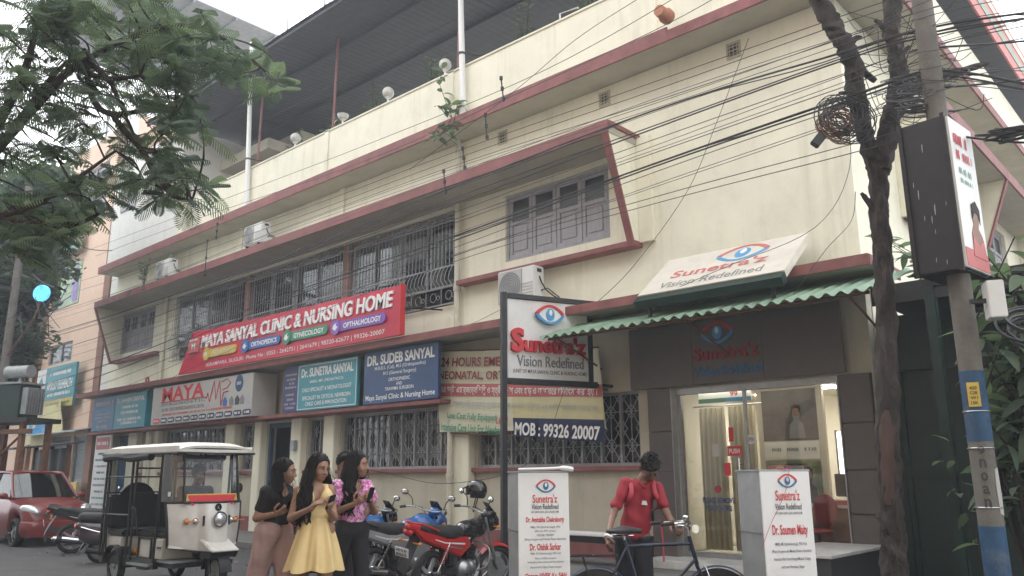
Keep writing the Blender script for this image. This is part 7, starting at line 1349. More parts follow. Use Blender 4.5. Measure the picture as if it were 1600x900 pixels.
part('permit_sticker', MB().box(1.55, 1.66, -.512, -.508, 1.22, 1.28), 'white_print', rk)
hb = part('handlebar', MB().tube(smooth_path([(1.62, -.28, 1.06), (1.72, -.1, 1.08), (1.72, .1, 1.08), (1.62, .28, 1.06)], 4), .014, 8).tube([(1.72, 0, 1.08), (1.90, 0, .7)], .018, 8), 'steel', rk); part('grip', MB().cyl((1.58, .30, 1.05), (1.66, .24, 1.065), .02, n=8), 'rubber', hb); part('grip', MB().cyl((1.58, -.30, 1.05), (1.66, -.24, 1.065), .02, n=8), 'rubber', hb)
part('mirror', MB().tube([(1.68, .38, 1.14), (1.66, .50, 1.28)], .008, 6).ball((1.65, .53, 1.32), (.02, .05, .07), 12, 8), 'black', rk); part('horn_bulb', MB().ball((1.66, .16, 1.16), .05, 14, 10), 'darkred', rk)
# ------------------------------------------------------------------ people
def pattern_mat(name, a, b, c, scale):
    m = bpy.data.materials.new(name); m.use_nodes = True; n, l = m.node_tree.nodes, m.node_tree.links; bs = n['Principled BSDF']; bs.inputs['Roughness'].default_value = .75
    tc = n.new('ShaderNodeTexCoord'); vo = n.new('ShaderNodeTexNoise'); vo.inputs['Scale'].default_value = scale; vo.inputs['Detail'].default_value = 3; vo.inputs['Distortion'].default_value = 1.2
    rp = n.new('ShaderNodeValToRGB'); e = rp.color_ramp.elements; e[0].position = .40; e[0].color = (*a, 1); e[1].position = .50; e[1].color = (*b, 1); k = e.new(.62); k.color = (*c, 1)
    l.new(tc.outputs['Object'], vo.inputs['Vector']); l.new(vo.outputs['Fac'], rp.inputs[0]); l.new(rp.outputs[0], bs.inputs['Base Color']); M[name] = m
pattern_mat('pink_floral', (.62, .50, .58), (.55, .16, .36), (.42, .07, .25), 26)
mk('black_cloth', (.012, .012, .014), .9, var=.3, scale=10); mk('mauve_cloth', (.36, .24, .22), .85, var=.1, scale=8); mk('yellow_cloth', (.64, .48, .22), .6, var=.08, scale=6); mk('red_cloth', (.27, .016, .028), .8, var=.12, scale=8); mk('dark_jeans', (.018, .019, .026), .85, var=.25, scale=20); mk('white_cloth', (.62, .62, .62), .8, var=.06); mk('pink_strap', (.42, .05, .075), .7, var=.1); mk('lip', (.26, .07, .06), .5, var=.05); mk('eye_white', (.55, .53, .50), .3, var=0); mk('phone_black', (.01, .01, .012), .15, var=0)
def nv(a): a = np.array(a, float); return a/np.linalg.norm(a)
def add_hand(S, w, d, n, side, curl=.5, size=1.0, k=.008):
    """palm and five fingers from wrist w along d; n = palm normal (fingers curl towards it); side = +1 / -1 puts the thumb"""
    d = nv(d); n = np.array(n, float); n = nv(n-d*(n@d)); s = np.cross(d, n)*side; w = np.array(w, float); z = size
    for t in (-.6, 0, .6): S.cap(w+d*.005, w+d*.082*z+s*t*.034*z, .019*z, .015*z, k=.016)
    for i, (o, l) in enumerate(((-.030, .058), (-.010, .070), (.011, .075), (.031, .068))):
        p = w+d*.082*z+s*o*z; a = 0
        for q_, f in ((.45, .0092), (.32, .0085), (.25, .0075)):
            a += curl*(.9 if q_ > .4 else .8); v = d*math.cos(a)+n*math.sin(a); e = p+v*l*q_*z; S.cap(p, e, f*z, f*.92*z, k=k); p = e
    p = w+d*.025*z+s*.030*z
    for v, l in ((nv(s*.8+d*.6+n*.3), .045), (nv(s*.25+d*.85+n*.5), .032), (nv(d*.8+n*.7), .024)): e = p+v*l*z; S.cap(p, e, .0115*z, .0095*z, k=k); p = e
def head_frame(c, az, pitch, roll=0.): return Matrix.Translation(Vector(c)) @ Matrix.Rotation(R(az), 4, 'Z') @ Matrix.Rotation(R(pitch), 4, 'Y') @ Matrix.Rotation(R(roll), 4, 'X')
def add_head(S, F, z=1.0, male=False):
    P = lambda *p: np.array(F @ Vector([q_*z for q_ in p])); rot = F.to_3x3()
    S.ell(P(-.012, 0, .035), (.096*z, .074*z, .088*z), rot, k=.02); S.ell(P(.030, 0, -.020), (.066*z, .060*z, .088*z), rot, k=.025); S.ell(P(.048, 0, -.080), (.040*z, (.042 if not male else .048)*z, .032*z), rot, k=.025)
    for s in (-1, 1):
        S.ell(P(.058, s*.036, -.028), (.030*z, .026*z, .030*z), rot, k=.02); S.ell(P(-.004, s*.073, -.012), (.017*z, .009*z, .030*z), rot, k=.008); S.ell(P(.096, s*.032, .014), (.016*z, .017*z, .010*z), rot, k=.012, sub=True); S.cap(P(.086, s*.018, .032), P(.080, s*.048, .032), .010*z, .008*z, k=.012)
    S.cap(P(.092, 0, .018), P(.112, 0, -.022), .009*z, .013*z, k=.012); S.ell(P(.100, .013, -.026), (.010*z, .009*z, .008*z), rot, k=.008); S.ell(P(.100, -.013, -.026), (.010*z, .009*z, .008*z), rot, k=.008); S.ell(P(.088, 0, -.058), (.012*z, .022*z, .011*z), rot, k=.01)
def face_parts(o, F, z=1.0, lips=True):
    def tr(mb): mb.v = [tuple(F @ (Vector(p)*z)) for p in mb.v]; return mb
    for s in (-1, 1):
        e = part('eye', tr(MB().ball((.083, s*.032, .014), (.011, .015, .0085), 12, 8)), 'eye_white', o); part('iris', tr(MB().ball((.0895, s*.031, .0135), (.006, .0085, .0080), 10, 6)), 'hair', e); part('eyelid', tr(MB().tube([(.088, s*.015, .018), (.096, s*.031, .0235), (.086, s*.049, .018)], .0032, 5)), 'hair', e)
        part('eyebrow', tr(MB().tube([(.096, s*.014, .036), (.096, s*.032, .043), (.082, s*.054, .037)], [.0045, .005, .002], 6, flat=.6)), 'hair', o)
    if lips: part('lips', tr(MB().ball((.0965, 0, -.055), (.006, .020, .0055), 12, 6).ball((.0955, 0, -.063), (.0065, .017, .0055), 12, 6)), 'lip', o)
def long_hair(o, F, z, L, seed, n=150, part_side=.15, front=70, m='hair', vol=1.0, drop=0.0):
    q = random.Random(seed); mb = MB()
    me = SDF(.009).ell(np.array(F @ Vector((-.020*z, 0, .045*z))), (.104*z, .086*z, .094*z), F.to_3x3(), k=.02).ell(np.array(F @ Vector((-.045*z, 0, -.03*z))), (.075*z, .082*z, .10*z), F.to_3x3(), k=.03).mesh(name='hair', cut=[lambda X, Y, Z, Fi=np.array(F.inverted()): (Fi[0,0]*X+Fi[0,1]*Y+Fi[0,2]*Z+Fi[0,3])-.045*z-.55*np.maximum(0, (Fi[2,0]*X+Fi[2,1]*Y+Fi[2,2]*Z+Fi[2,3])-.05*z)])
    c0 = F @ Vector((0, 0, 0))
    for i in range(n):
        a = R(q.uniform(front, 180))*(1 if q.random() < .5 else -1); el = q.uniform(.15, 1.25)
        p0 = F @ Vector((-.02*z+.105*z*math.cos(a)*math.cos(el), .088*z*math.sin(a)*math.cos(el), .045*z+.097*z*math.sin(el)))
        p1 = F @ Vector((-.025*z+.108*z*math.cos(a), .094*z*math.sin(a), -.01*z))
        hd_ = F.to_3x3() @ Vector((math.cos(a), math.sin(a), 0)); hd_.z = 0; hd_.normalize(); l = L*q.uniform(.72, 1.08); pts = [p0, p1]; ax = Vector((c0.x, c0.y, 0))-(F.to_3x3() @ Vector((.03*z, 0, 0)))
        w1, w2 = q.uniform(0, 6.28), q.uniform(.012, .028)*vol
        for t in (.12, .3, .5, .7, .85, 1.0):
            rad = (.098+.045*min(1, t*2.2))*z*vol*q.uniform(.9, 1.08); sw = w2*math.sin(w1+t*11)
            pts.append(Vector((ax.x+hd_.x*rad-hd_.y*sw, ax.y+hd_.y*rad+hd_.x*sw, c0.z-.06*z-l*t-drop*t)))
        pts = smooth_path(pts, 3); k = len(pts); mb.tube(pts, [.006]+[.0125*z*(1-.15*j/k) for j in range(1, k-3)]+[.009*z, .006*z, .002*z], 5)
    for i in range(70):            # loose flyaway strands
        a = R(q.uniform(front-15, 180))*(1 if q.random() < .5 else -1); hd_ = F.to_3x3() @ Vector((math.cos(a), math.sin(a), 0)); el = q.uniform(.2, 1.3); pts = [F @ Vector((-.02*z+.108*z*math.cos(a)*math.cos(el), .092*z*math.sin(a)*math.cos(el), .05*z+.10*z*math.sin(el)))]; ph = q.random()*6.28; l = L*q.uniform(.3, 1.1)
        for t in (.1, .35, .6, .8, 1.0): rad = (.11+.07*t*q.uniform(.6, 1.5))*z; pts.append(Vector((c0.x+hd_.x*rad+.02*math.sin(ph+9*t), c0.y+hd_.y*rad+.02*math.cos(ph+7*t), c0.z-.03-l*t)))
        mb.tube(smooth_path(pts, 3), .0018, 3)
    h_ = part('hair', me, m, o); stuff(part('locks', mb, m, h_, smooth=60)); return h_
def short_hair(o, F, z, seed=1):
    me = SDF(.008).ell(np.array(F @ Vector((-.016*z, 0, .052*z))), (.106*z, .084*z, .090*z), F.to_3x3(), k=.02).ell(np.array(F @ Vector((.05*z, .0, .10*z))), (.05*z, .06*z, .035*z), F.to_3x3(), k=.03).mesh(name='hair', cut=[lambda X, Y, Z, Fi=np.array(F.inverted()): np.maximum((Fi[0,0]*X+Fi[0,1]*Y+Fi[0,2]*Z+Fi[0,3])-.095*z, .0-((Fi[2,0]*X+Fi[2,1]*Y+Fi[2,2]*Z+Fi[2,3]))+.9*np.maximum(0, (Fi[0,0]*X+Fi[0,1]*Y+Fi[0,2]*Z+Fi[0,3])-.0))], disp=lambda X, Y, Z: .004*np.sin(X*160+Z*40)*np.sin(Y*150))
    q = random.Random(seed); tf_ = MB()
    for i in range(110):
        a = q.uniform(-3.14, 3.14); el = q.uniform(.25, 1.45); b = Vector((-.016+.105*math.cos(a)*math.cos(el), .084*math.sin(a)*math.cos(el), .052+.09*math.sin(el)))*z; e = b*1.0+Vector((q.uniform(.0, .035), q.uniform(-.02, .02), q.uniform(-.005, .022)))*z
        tf_.tube([F @ b, F @ ((b+e)/2+Vector((0, 0, .008*z))), F @ e], [.008*z, .006*z, .002*z], 4)
    h_ = part('hair', me, 'hair', o); stuff(part('locks', tf_, 'hair', h_)); return h_
def torso(S, J, lat, fwd, g=0., bust=0., wr=(.092, .085), k=.04, hips=True, sh=.052):
    A = {n_: np.array(v) for n_, v in J.items()}; sl, sr, wa, hi, ne = A['sL'], A['sR'], A['waist'], A['hips'], A['neck']; lat = np.array(lat); f = np.array(fwd); mid = (sl+sr)/2; ch = mid*.62+wa*.38
    S.cap(sl, sr, sh+g, sh+g, k=k); S.cap(mid+(ne-mid)*.5, mid, .055+g*.6, .07+g*.8, k=k)
    for s in (-1, 1):
        S.cap(mid+lat*s*.075-np.array((0, 0, .05)), ch+lat*s*.055, .075+g, .080+g, k=k); S.cap(ch+lat*s*.055, wa+lat*s*.045, .082+g, wr[1]*.88+g, k=k)
        if bust: S.ell(ch+lat*s*.068+f*.070+np.array((0, 0, .035)), (.058+g, .058+g, .06+g), k=.03)
        if hips: S.cap(wa+lat*s*.045, hi+lat*s*.075, wr[1]*.88+g, .098+g, k=k); S.ell(hi+lat*s*.07-f*.04-np.array((0, 0, .04)), (.09+g, .09+g, .10+g), k=k)
def legs(S, J, lat, fwd, g=0., stride=.12, flare=None, lo=0., r=(.082, .058, .036), k=.03):
    hi = np.array(J['hips']); lat = np.array(lat); f = np.array(fwd)
    for s in (-1, 1):
        h_ = hi+lat*s*.085; kn = np.array((hi[0], hi[1], hi[2]*.51))+lat*s*.085+f*s*stride*.8; an = np.array((hi[0], hi[1], .09))+lat*s*.08+f*s*stride*1.6
        if flare: S.cap(h_, kn, r[0]+g+.02, flare[0], k=k); S.cap(kn, an, flare[0], flare[1], k=k)
        else: S.cap(h_, kn, r[0]+g, r[1]+g, k=k); S.cap(kn, an, r[1]+g, r[2]+g, k=k)
def feet(o, J, lat, fwd, stride, m):
    hi = np.array(J['hips']); lat = np.array(lat); f = np.array(fwd); f2 = Vector((f[0], f[1], 0)).normalized()
    for s in (-1, 1):
        an = np.array((hi[0], hi[1], .06))+lat*s*.08+f*s*stride*1.6; part('shoe', SDF(.01).cap(an-f*.03-np.array((0, 0, .015)), an+f*.14-np.array((0, 0, .022)), .042, .034, k=.02).mesh(name='shoe'), m, o)
def arm(S, J, sd, g=0., r=(.044, .036, .025), to=1.0, k=.02):
    a, e = np.array(J['s'+sd]), np.array(J['e'+sd]); w = np.array(J['w'+sd])
    if to <= 1: S.cap(a, a+(e-a)*to, r[0]+g, r[0]+(r[1]-r[0])*to+g, k=k)
    else: S.cap(a, e, r[0]+g, r[1]+g, k=k); S.cap(e, w, r[1]+g, r[2]+g, k=k)
def frame_of(J, az):
    f = np.array((math.cos(R(az)), math.sin(R(az)), 0)); l = np.array(J['sR'])-np.array(J['sL']); l[2] = 0; return f, nv(l)
def phone(label, c, d, nrm, w=.072, h=.15):
    d = Vector(d).normalized(); n = Vector(nrm); n = (n-d*n.dot(d)).normalized(); s = d.cross(n); mt = Matrix(((s.x, d.x, n.x, c[0]), (s.y, d.y, n.y, c[1]), (s.z, d.z, n.z, c[2]), (0, 0, 0, 1)))
    o = thing('mobile_phone', label, 'phone', c); part('case', MB().box(-w/2, w/2, -h/2, h/2, -.005, .005, mt), 'phone_black', o, world=True, bevel=.004); part('screen', MB().box(-w/2+.004, w/2-.004, -h/2+.006, h/2-.006, .0052, .0062, mt), 'dark_pane', o, world=True); return o
wav = lambda a, s1, s2, s3: (lambda X, Y, Z: a*np.sin(X*s1+Z*s2)*np.sin(Y*s1*.9-Z*s2*.7+1.3)+.5*a*np.sin(Z*s3+X*31))
# --- woman in the black top
J = {"top": [0.039, 0.034, 1.659], "head": [0.053, 0.046, 1.546], "neck": [0.015, 0.012, 1.415], "sL": [0.02, -0.135, 1.36], "sR": [-0.02, 0.125, 1.365], "eL": [-0.035, -0.185, 1.115], "wL": [0.19, -0.13, 1.155], "eR": [-0.02, 0.165, 1.12], "wR": [0.18, 0.06, 1.18], "waist": [0.0, 0.0, 1.10], "hips": [-0.006, -0.008, 0.98]}
p = thing('person', 'person in black V neck top and wide mauve trousers looking at a phone', 'person', (-7.23, 4.51, 0), 0, 'pedestrians'); f, lat = frame_of(J, 14); lat = np.array((f[1], -f[0], 0))*-1; F = head_frame(J['head'], 40, 8)
S = SDF(.0075); add_head(S, F, .98); S.cap(J['neck'], np.array(J['head'])+np.array((-.02, -.015, -.06)), .048, .044, k=.03); torso(S, J, lat, f, bust=1); legs(S, J, lat, f, stride=.14); arm(S, J, 'L', to=2); arm(S, J, 'R', to=2); add_hand(S, J['wL'], (.95, .3, .25), (0, .5, .8), 1, .5); add_hand(S, J['wR'], (.9, -.4, .3), (.1, -.6, .75), -1, .5)
part('body', S.mesh(name='body'), 'skin', p); face_parts(p, F, .98); long_hair(p, F, .98, .30, 21, 130, front=75, vol=.86)
S = SDF(.009); torso(S, J, lat, f, .006, bust=1, hips=False, sh=.05); arm(S, J, 'L', .012, to=.62, k=.02); arm(S, J, 'R', .012, to=.62, k=.02); S.ell(np.array(J['neck'])+f*.06+np.array((0, 0, -.02)), (.06, .055, .085), sub=True, k=.01); S.cap(J['waist'], np.array(J['waist'])-np.array((0, 0, .06)), .118, .122, k=.05)
part('top', S.mesh(name='top', disp=wav(.004, 38, 9, 26), cut=[lambda X, Y, Z: J['waist'][2]-.05-Z+0*X*Y]), 'black_cloth', p)
S = SDF(.010); hi = np.array(J['hips'])
for s in (-1, 1): S.cap(np.array(J['waist'])+lat*s*.045, hi+lat*s*.065, .080, .102, k=.05); S.ell(hi+lat*s*.055-f*.03, (.095, .095, .11), k=.05)
legs(S, J, lat, f, .02, .14, flare=(.095, .14)); part('trousers', S.mesh(name='trousers', disp=wav(.007, 45, 6, 14), cut=[lambda X, Y, Z: Z-(J['waist'][2]-.02)+0*X*Y, lambda X, Y, Z: .06-Z+0*X*Y]), 'mauve_cloth', p); feet(p, J, lat, f, .14, 'black_cloth')
phone('phone in the hands of the person in the black top', (-7.23+.295, 4.51-.05, 1.205), (.5, .1, .85), (-.8, 0, .6))
# --- woman in the yellow dress
J = {"top": [-0.037, -0.031, 1.694], "head": [0.005, 0.002, 1.575], "neck": [-0.023, -0.019, 1.435], "sL": [-0.11, -0.13, 1.378], "sR": [0.075, 0.085, 1.378], "eL": [-0.125, -0.19, 1.125], "wL": [0.145, -0.165, 1.215], "eR": [0.155, 0.085, 1.13], "wR": [0.265, -0.055, 1.205], "waist": [0.0, 0.0, 1.13], "hips": [-0.001, 0.002, 1.02]}
p = thing('person', 'person in a yellow sleeveless knee length dress typing on a phone', 'person', (-6.68, 4.60, 0), 0, 'pedestrians'); f, lat = frame_of(J, -12); F = head_frame(J['head'], 4, 14, -4)
S = SDF(.007); add_head(S, F, 1.0); S.cap(J['neck'], np.array(J['head'])+np.array((-.015, .0, -.06)), .046, .043, k=.03); torso(S, J, lat, f, bust=1, sh=.048); legs(S, J, lat, f, stride=.10); arm(S, J, 'L', to=2); arm(S, J, 'R', to=2); add_hand(S, J['wL'], (.75, .25, .6), (.35, .7, -.3), 1, .35); add_hand(S, J['wR'], (.7, -.3, .6), (-.4, -.3, .7), -1, .6)
part('body', S.mesh(name='body'), 'skin', p); face_parts(p, F); long_hair(p, F, 1.02, .44, 22, 190, front=58, vol=1.12)
S = SDF(.009); torso(S, J, lat, f, .012, bust=1, hips=False, sh=.04); S.cap(np.array(J['waist']), np.array(J['waist'])-np.array((0, 0, .05)), .115, .115, k=.04)
nk = np.array(J['neck']); S.ell(nk+f*.085-np.array((0, 0, .07)), (.055, .055, .13), sub=True, k=.012); S.ell(nk+np.array((0, 0, .03)), (.085, .085, .07), sub=True, k=.01)
for n_, s in (('sL', -1), ('sR', 1)): S.ell(np.array(J[n_])+lat*s*.045-np.array((0, 0, .01)), (.06, .075, .10), sub=True, k=.01)
dr = part('dress', S.mesh(name='dress', disp=wav(.003, 40, 14, 30), cut=[lambda X, Y, Z: J['waist'][2]-.05-Z+0*X*Y]), 'yellow_cloth', p)
def skirt(u, v):
    t = 2*math.pi*u; fold = (.003+.018*v)*math.sin(9*t+.6+.5*math.sin(2*t))+(.014*v)*math.sin(5*t+2)+.008*v*math.sin(16*t+3*v)+.004*math.sin(23*t+1)*v; r = .118+.150*v**.85+fold; return (r*math.cos(t), r*1.0*math.sin(t), 1.14-.475*v+.012*v*math.sin(7*t))
part('skirt', MB().sheet(skirt, 120, 24), 'yellow_cloth', dr, thick=.005, smooth=80); part('waistband', MB().lathe([(.122, 1.10), (.126, 1.115), (.126, 1.15), (.120, 1.165), (.112, 1.165), (.112, 1.10)], 40), 'yellow_cloth', dr)
part('inner_top', SDF(.008).ell(np.array(J['neck'])+f*.085-np.array((0, 0, .165)), (.035, .04, .035)).mesh(name='inner_top'), 'black_cloth', p); feet(p, J, lat, f, .10, 'black_cloth')
phone('phone held by the person in the yellow dress', (-6.68+.335, 4.60-.085, 1.275), (.55, .0, .8), (-.7, -.2, .6))
# --- woman in the pink top
J = {"top": [0.001, 0.003, 1.727], "head": [0.04, 0.035, 1.605], "neck": [-0.006, -0.004, 1.47], "sL": [-0.03, -0.15, 1.405], "sR": [0.02, 0.15, 1.41], "eL": [-0.02, -0.20, 1.15], "wL": [0.215, -0.127, 1.24], "eR": [0.13, 0.19, 1.16], "wR": [0.275, 0.03, 1.245], "waist": [0.005, 0.006, 1.12], "hips": [0.004, 0.005, 0.985]}
p = thing('person', 'person in a pink floral puff sleeve top and black trousers holding a phone', 'person', (-6.77, 5.06, 0), 0, 'pedestrians'); f, lat = frame_of(J, -4); F = head_frame(J['head'], 34, 4)
S = SDF(.0075); add_head(S, F, 1.0); S.cap(J['neck'], np.array(J['head'])+np.array((-.02, -.01, -.06)), .046, .043, k=.03); torso(S, J, lat, f, bust=1); legs(S, J, lat, f, stride=.12); arm(S, J, 'L', to=2); arm(S, J, 'R', to=2); add_hand(S, J['wL'], (.85, .35, .5), (-.2, .6, .6), 1, .6); add_hand(S, J['wR'], (.6, -.5, .6), (-.3, -.6, .4), -1, .6)
part('body', S.mesh(name='body'), 'skin', p); face_parts(p, F); long_hair(p, F, 1.02, .40, 23, 180, front=70, vol=1.05)
S = SDF(.009); torso(S, J, lat, f, .013, bust=1, hips=False, sh=.045); S.cap(J['waist'], np.array(J['waist'])-np.array((0, 0, .05)), .112, .116, k=.04)
for n_, e_ in (('sL', 'eL'), ('sR', 'eR')): a = np.array(J[n_]); b = np.array(J[e_]); S.cap(a+(b-a)*.05, a+(b-a)*.45, .070, .085, k=.03); S.cap(a+(b-a)*.45, a+(b-a)*.62, .075, .052, k=.02)
S.ell(np.array(J['neck'])+f*.075-np.array((0, 0, .05)), (.075, .085, .085), sub=True, k=.012)
part('top', S.mesh(name='top', disp=wav(.004, 46, 30, 55), cut=[lambda X, Y, Z: J['waist'][2]-.055-Z+0*X*Y]), 'pink_floral', p)
S = SDF(.010); hi = np.array(J['hips'])
for s in (-1, 1): S.cap(np.array(J['waist'])+lat*s*.045, hi+lat*s*.075, .080, .108, k=.05); S.ell(hi+lat*s*.07-f*.04-np.array((0, 0, .03)), (.10, .10, .11), k=.05)
legs(S, J, lat, f, .012, .12); part('trousers', S.mesh(name='trousers', disp=wav(.003, 40, 8, 20), cut=[lambda X, Y, Z: Z-(J['waist'][2]-.03)+0*X*Y]), 'black_cloth', p); feet(p, J, lat, f, .12, 'black_cloth')
phone('phone held up by the person in the pink top', (-6.77+.35, 5.06-.035, 1.325), (.25, .1, .95), (-.9, -.2, .2))
# --- man in the red polo shirt
J = {"top": [0.12, 0.08, 1.70], "head": [0.185, 0.065, 1.565], "neck": [0.085, 0.085, 1.47], "sL": [-0.045, -0.045, 1.415], "sR": [0.185, 0.17, 1.365], "eL": [-0.09, -0.22, 1.12], "wL": [0.005, -0.45, 0.925], "eR": [0.325, 0.10, 1.135], "wR": [0.495, -0.06, 1.045], "waist": [0.02, 0.02, 1.06], "hips": [-0.005, 0.0, 0.90]}
p = thing('person', 'person in a red polo shirt with backpack straps bending over the bicycle', 'person', (-4.77, 7.02, 0)); f, lat = frame_of(J, -48); F = head_frame(J['head'], -42, 56, 8)
S = SDF(.0075); add_head(S, F, 1.02, True); S.cap(J['neck'], np.array(J['head'])+np.array((-.03, .03, -.04)), .058, .054, k=.03); torso(S, J, lat, f, -.012, wr=(.09, .09)); legs(S, J, lat, f, stride=.05); arm(S, J, 'L', to=2, r=(.042, .036, .027)); arm(S, J, 'R', to=2, r=(.042, .036, .027)); add_hand(S, J['wL'], (.35, -.45, -.8), (.5, .3, -.2), 1, .45, 1.08); add_hand(S, J['wR'], (.85, -.35, -.35), (-.1, -.1, -.9), -1, .75, 1.08)
part('body', S.mesh(name='body'), 'skin_dark', p); face_parts(p, F, 1.02, False); short_hair(p, F, 1.14)
S = SDF(.009); torso(S, J, lat, f, .0, hips=False, wr=(.10, .105), sh=.05); arm(S, J, 'L', .014, to=.68, r=(.044, .044, .03), k=.025); arm(S, J, 'R', .014, to=.68, r=(.044, .044, .03), k=.025)
for s in (-1, 1): S.cap(np.array(J['waist'])+lat*s*.05, np.array(J['hips'])+lat*s*.05+np.array((0, 0, .02)), .095, .105, k=.04)
S.ell(np.array(J['neck'])+f*.02+np.array((0, 0, .035)), (.068, .068, .06), sub=True, k=.01)
sh_ = part('shirt', S.mesh(name='shirt', disp=wav(.008, 26, 20, 38), cut=[lambda X, Y, Z: J['hips'][2]-.03-Z+0*X*Y]), 'red_cloth', p)
n0 = Vector(J['neck']); L_ = Vector(lat); f_ = Vector(f)
part('collar', MB().tube(smooth_path([n0+L_*.07+Vector((0, 0, -.01)), n0+L_*.05+f_*.06+Vector((0, 0, -.045)), n0+f_*.09+Vector((0, 0, -.09)), n0-L_*.05+f_*.06+Vector((0, 0, -.045)), n0-L_*.07+Vector((0, 0, -.01))], 4), .02, 6, flat=.5), 'red_cloth', sh_)
part('shirt_logo', slab2([(-.03, -.015), (.03, -.02), (.02, .02), (-.02, .025)], Vector(J['waist'])*.45+Vector(J['sR'])*.55+f_*.105-L_*.05, L_, FZ, 0, .006), 'white_cloth', sh_)
S = SDF(.010); torso(S, {**J, 'sL': J['waist'], 'sR': J['waist'], 'neck': J['waist']}, lat, f, .012, wr=(.1, .1), sh=.03); legs(S, J, lat, f, .02, .05, r=(.085, .064, .05)); part('trousers', S.mesh(name='trousers', disp=wav(.005, 40, 10, 22), cut=[lambda X, Y, Z: Z-J['hips'][2]-.01+0*X*Y]), 'dark_jeans', p); feet(p, J, lat, f, .05, 'black_cloth')
for w_, c_, nm in (('wL', 'sign_white', 'bracelet'), ('wR', 'black', 'wrist_watch')):
    w0 = Vector(J[w_]); e0 = Vector(J['e'+w_[1]]); d_ = (w0-e0).normalized(); part(nm, MB().tube([w0-d_*.012, w0+d_*.012], .034, 14), c_, p)
bk = thing('backpack', 'dark backpack with long red straps on the person in the red shirt', 'backpack', (-4.77, 7.02, .98)); ctr = (Vector(J['sL'])+Vector(J['sR']))/2; bc = ctr-f_*.21-Vector((0, 0, .17))
part('bag', SDF(.012).cap(tuple(bc+Vector((0, 0, .12))), tuple(bc-Vector((0, 0, .14))), .13, .15, k=.03).mesh(name='bag'), 'black_cloth', bk).location.z = -.98
for s in (-1, 1):
    a = ctr+L_*s*.115; part('strap', MB().tube(smooth_path([a-f_*.10+Vector((0, 0, .03)), a+Vector((0, 0, .068)), a+f_*.105-Vector((0, 0, .05)), a+L_*s*.03+f_*.10-Vector((0, 0, .13)), a+L_*s*.05+f_*.0-Vector((0, 0, .20)), a-f_*.12-Vector((0, 0, .24))], 5), .022, 8, flat=.3), 'pink_strap', bk).location.z = -.98
a = ctr+L_*.16; part('loose_strap', MB().tube(smooth_path([a+f_*.06-Vector((0, 0, .32)), a+f_*.07+L_*.02-Vector((0, 0, .5)), a+f_*.07+L_*.02-Vector((0, 0, .72))], 4), .016, 6, flat=.25), 'pink_strap', bk).location.z = -.98
# --- man half hidden behind the woman in pink
J = {"head": [-0.03, -0.02, 1.61], "neck": [-0.028, -0.018, 1.475], "sL": [-0.16, -0.11, 1.40], "sR": [0.10, 0.12, 1.40], "eL": [-.2, -.15, 1.12], "wL": [-.12, -.18, .92], "eR": [.15, .16, 1.12], "wR": [.16, .05, .92], "waist": [-0.004, 0.004, 1.04], "hips": [-0.001, 0.007, 0.90]}
p = thing('person', 'person in a white shirt half hidden behind the pink top', 'person', (-7.54, 5.57, 0)); f, lat = frame_of(J, -30); F = head_frame(J['head'], -15, 4)
S = SDF(.009); add_head(S, F, 1.02, True); S.cap(J['neck'], np.array(J['head'])-np.array((0, 0, .06)), .056, .052, k=.03); torso(S, J, lat, f); legs(S, J, lat, f, stride=.05); arm(S, J, 'L', to=2); arm(S, J, 'R', to=2); add_hand(S, J['wL'], (.2, 0, -1), (.9, 0, 0), 1, .3); add_hand(S, J['wR'], (.2, 0, -1), (.9, 0, 0), -1, .3)
part('body', S.mesh(name='body'), 'skin_dark', p); face_parts(p, F, 1.02, False); short_hair(p, F, 1.03, 4)
S = SDF(.010); torso(S, J, lat, f, .02, hips=True, wr=(.1, .1)); arm(S, J, 'L', .022, to=.6, k=.03); arm(S, J, 'R', .022, to=.6, k=.03); part('shirt', S.mesh(name='shirt', disp=wav(.004, 35, 12, 25), cut=[lambda X, Y, Z: .86-Z+0*X*Y, lambda X, Y, Z: Z-1.46+0*X*Y]), 'white_cloth', p)
S = SDF(.011); legs(S, J, lat, f, .02, .05); part('trousers', S.mesh(name='trousers'), 'dark_jeans', p); feet(p, J, lat, f, .05, 'black_cloth')
# --- rickshaw driver
J = {"head": [0.06, 0, 1.50], "neck": [0.02, 0, 1.37], "sL": [0.0, -0.19, 1.29], "sR": [0.0, 0.19, 1.29], "eL": [.10, -.25, 1.05], "wL": [.27, -.24, 1.07], "eR": [.10, .25, 1.05], "wR": [.27, .24, 1.07], "waist": [-0.03, 0, .95], "hips": [-0.02, 0, .84]}
p = thing('person', 'person in dark clothes sitting at the rickshaw handlebar', 'person', (-12.70+1.27, 5.80, .02)); f = np.array((1., 0, 0)); lat = np.array((0, 1., 0)); F = head_frame(J['head'], 5, 8)
S = SDF(.010); add_head(S, F, 1.02, True); S.cap(J['neck'], np.array(J['head'])-np.array((.01, 0, .06)), .056, .052, k=.03); torso(S, J, lat, f); arm(S, J, 'L', to=2); arm(S, J, 'R', to=2); add_hand(S, J['wL'], (1, .1, -.1), (0, .2, -1), 1, .7); add_hand(S, J['wR'], (1, -.1, -.1), (0, -.2, -1), -1, .7)
for s in (-1, 1): S.chain([(0, s*.09, .84), (.36, s*.13, .80), (.40, s*.12, .44)], [.085, .062, .042], .03)
part('body', S.mesh(name='body'), 'skin_dark', p); face_parts(p, F, 1.02, False); short_hair(p, F, 1.03, 6)
S = SDF(.011); torso(S, J, lat, f, .022, wr=(.1, .1)); arm(S, J, 'L', .022, to=1.0, k=.03); arm(S, J, 'R', .022, to=1.0, k=.03); part('shirt', S.mesh(name='shirt', cut=[lambda X, Y, Z: .80-Z+0*X*Y, lambda X, Y, Z: Z-1.36+0*X*Y]), 'dark_jeans', p)
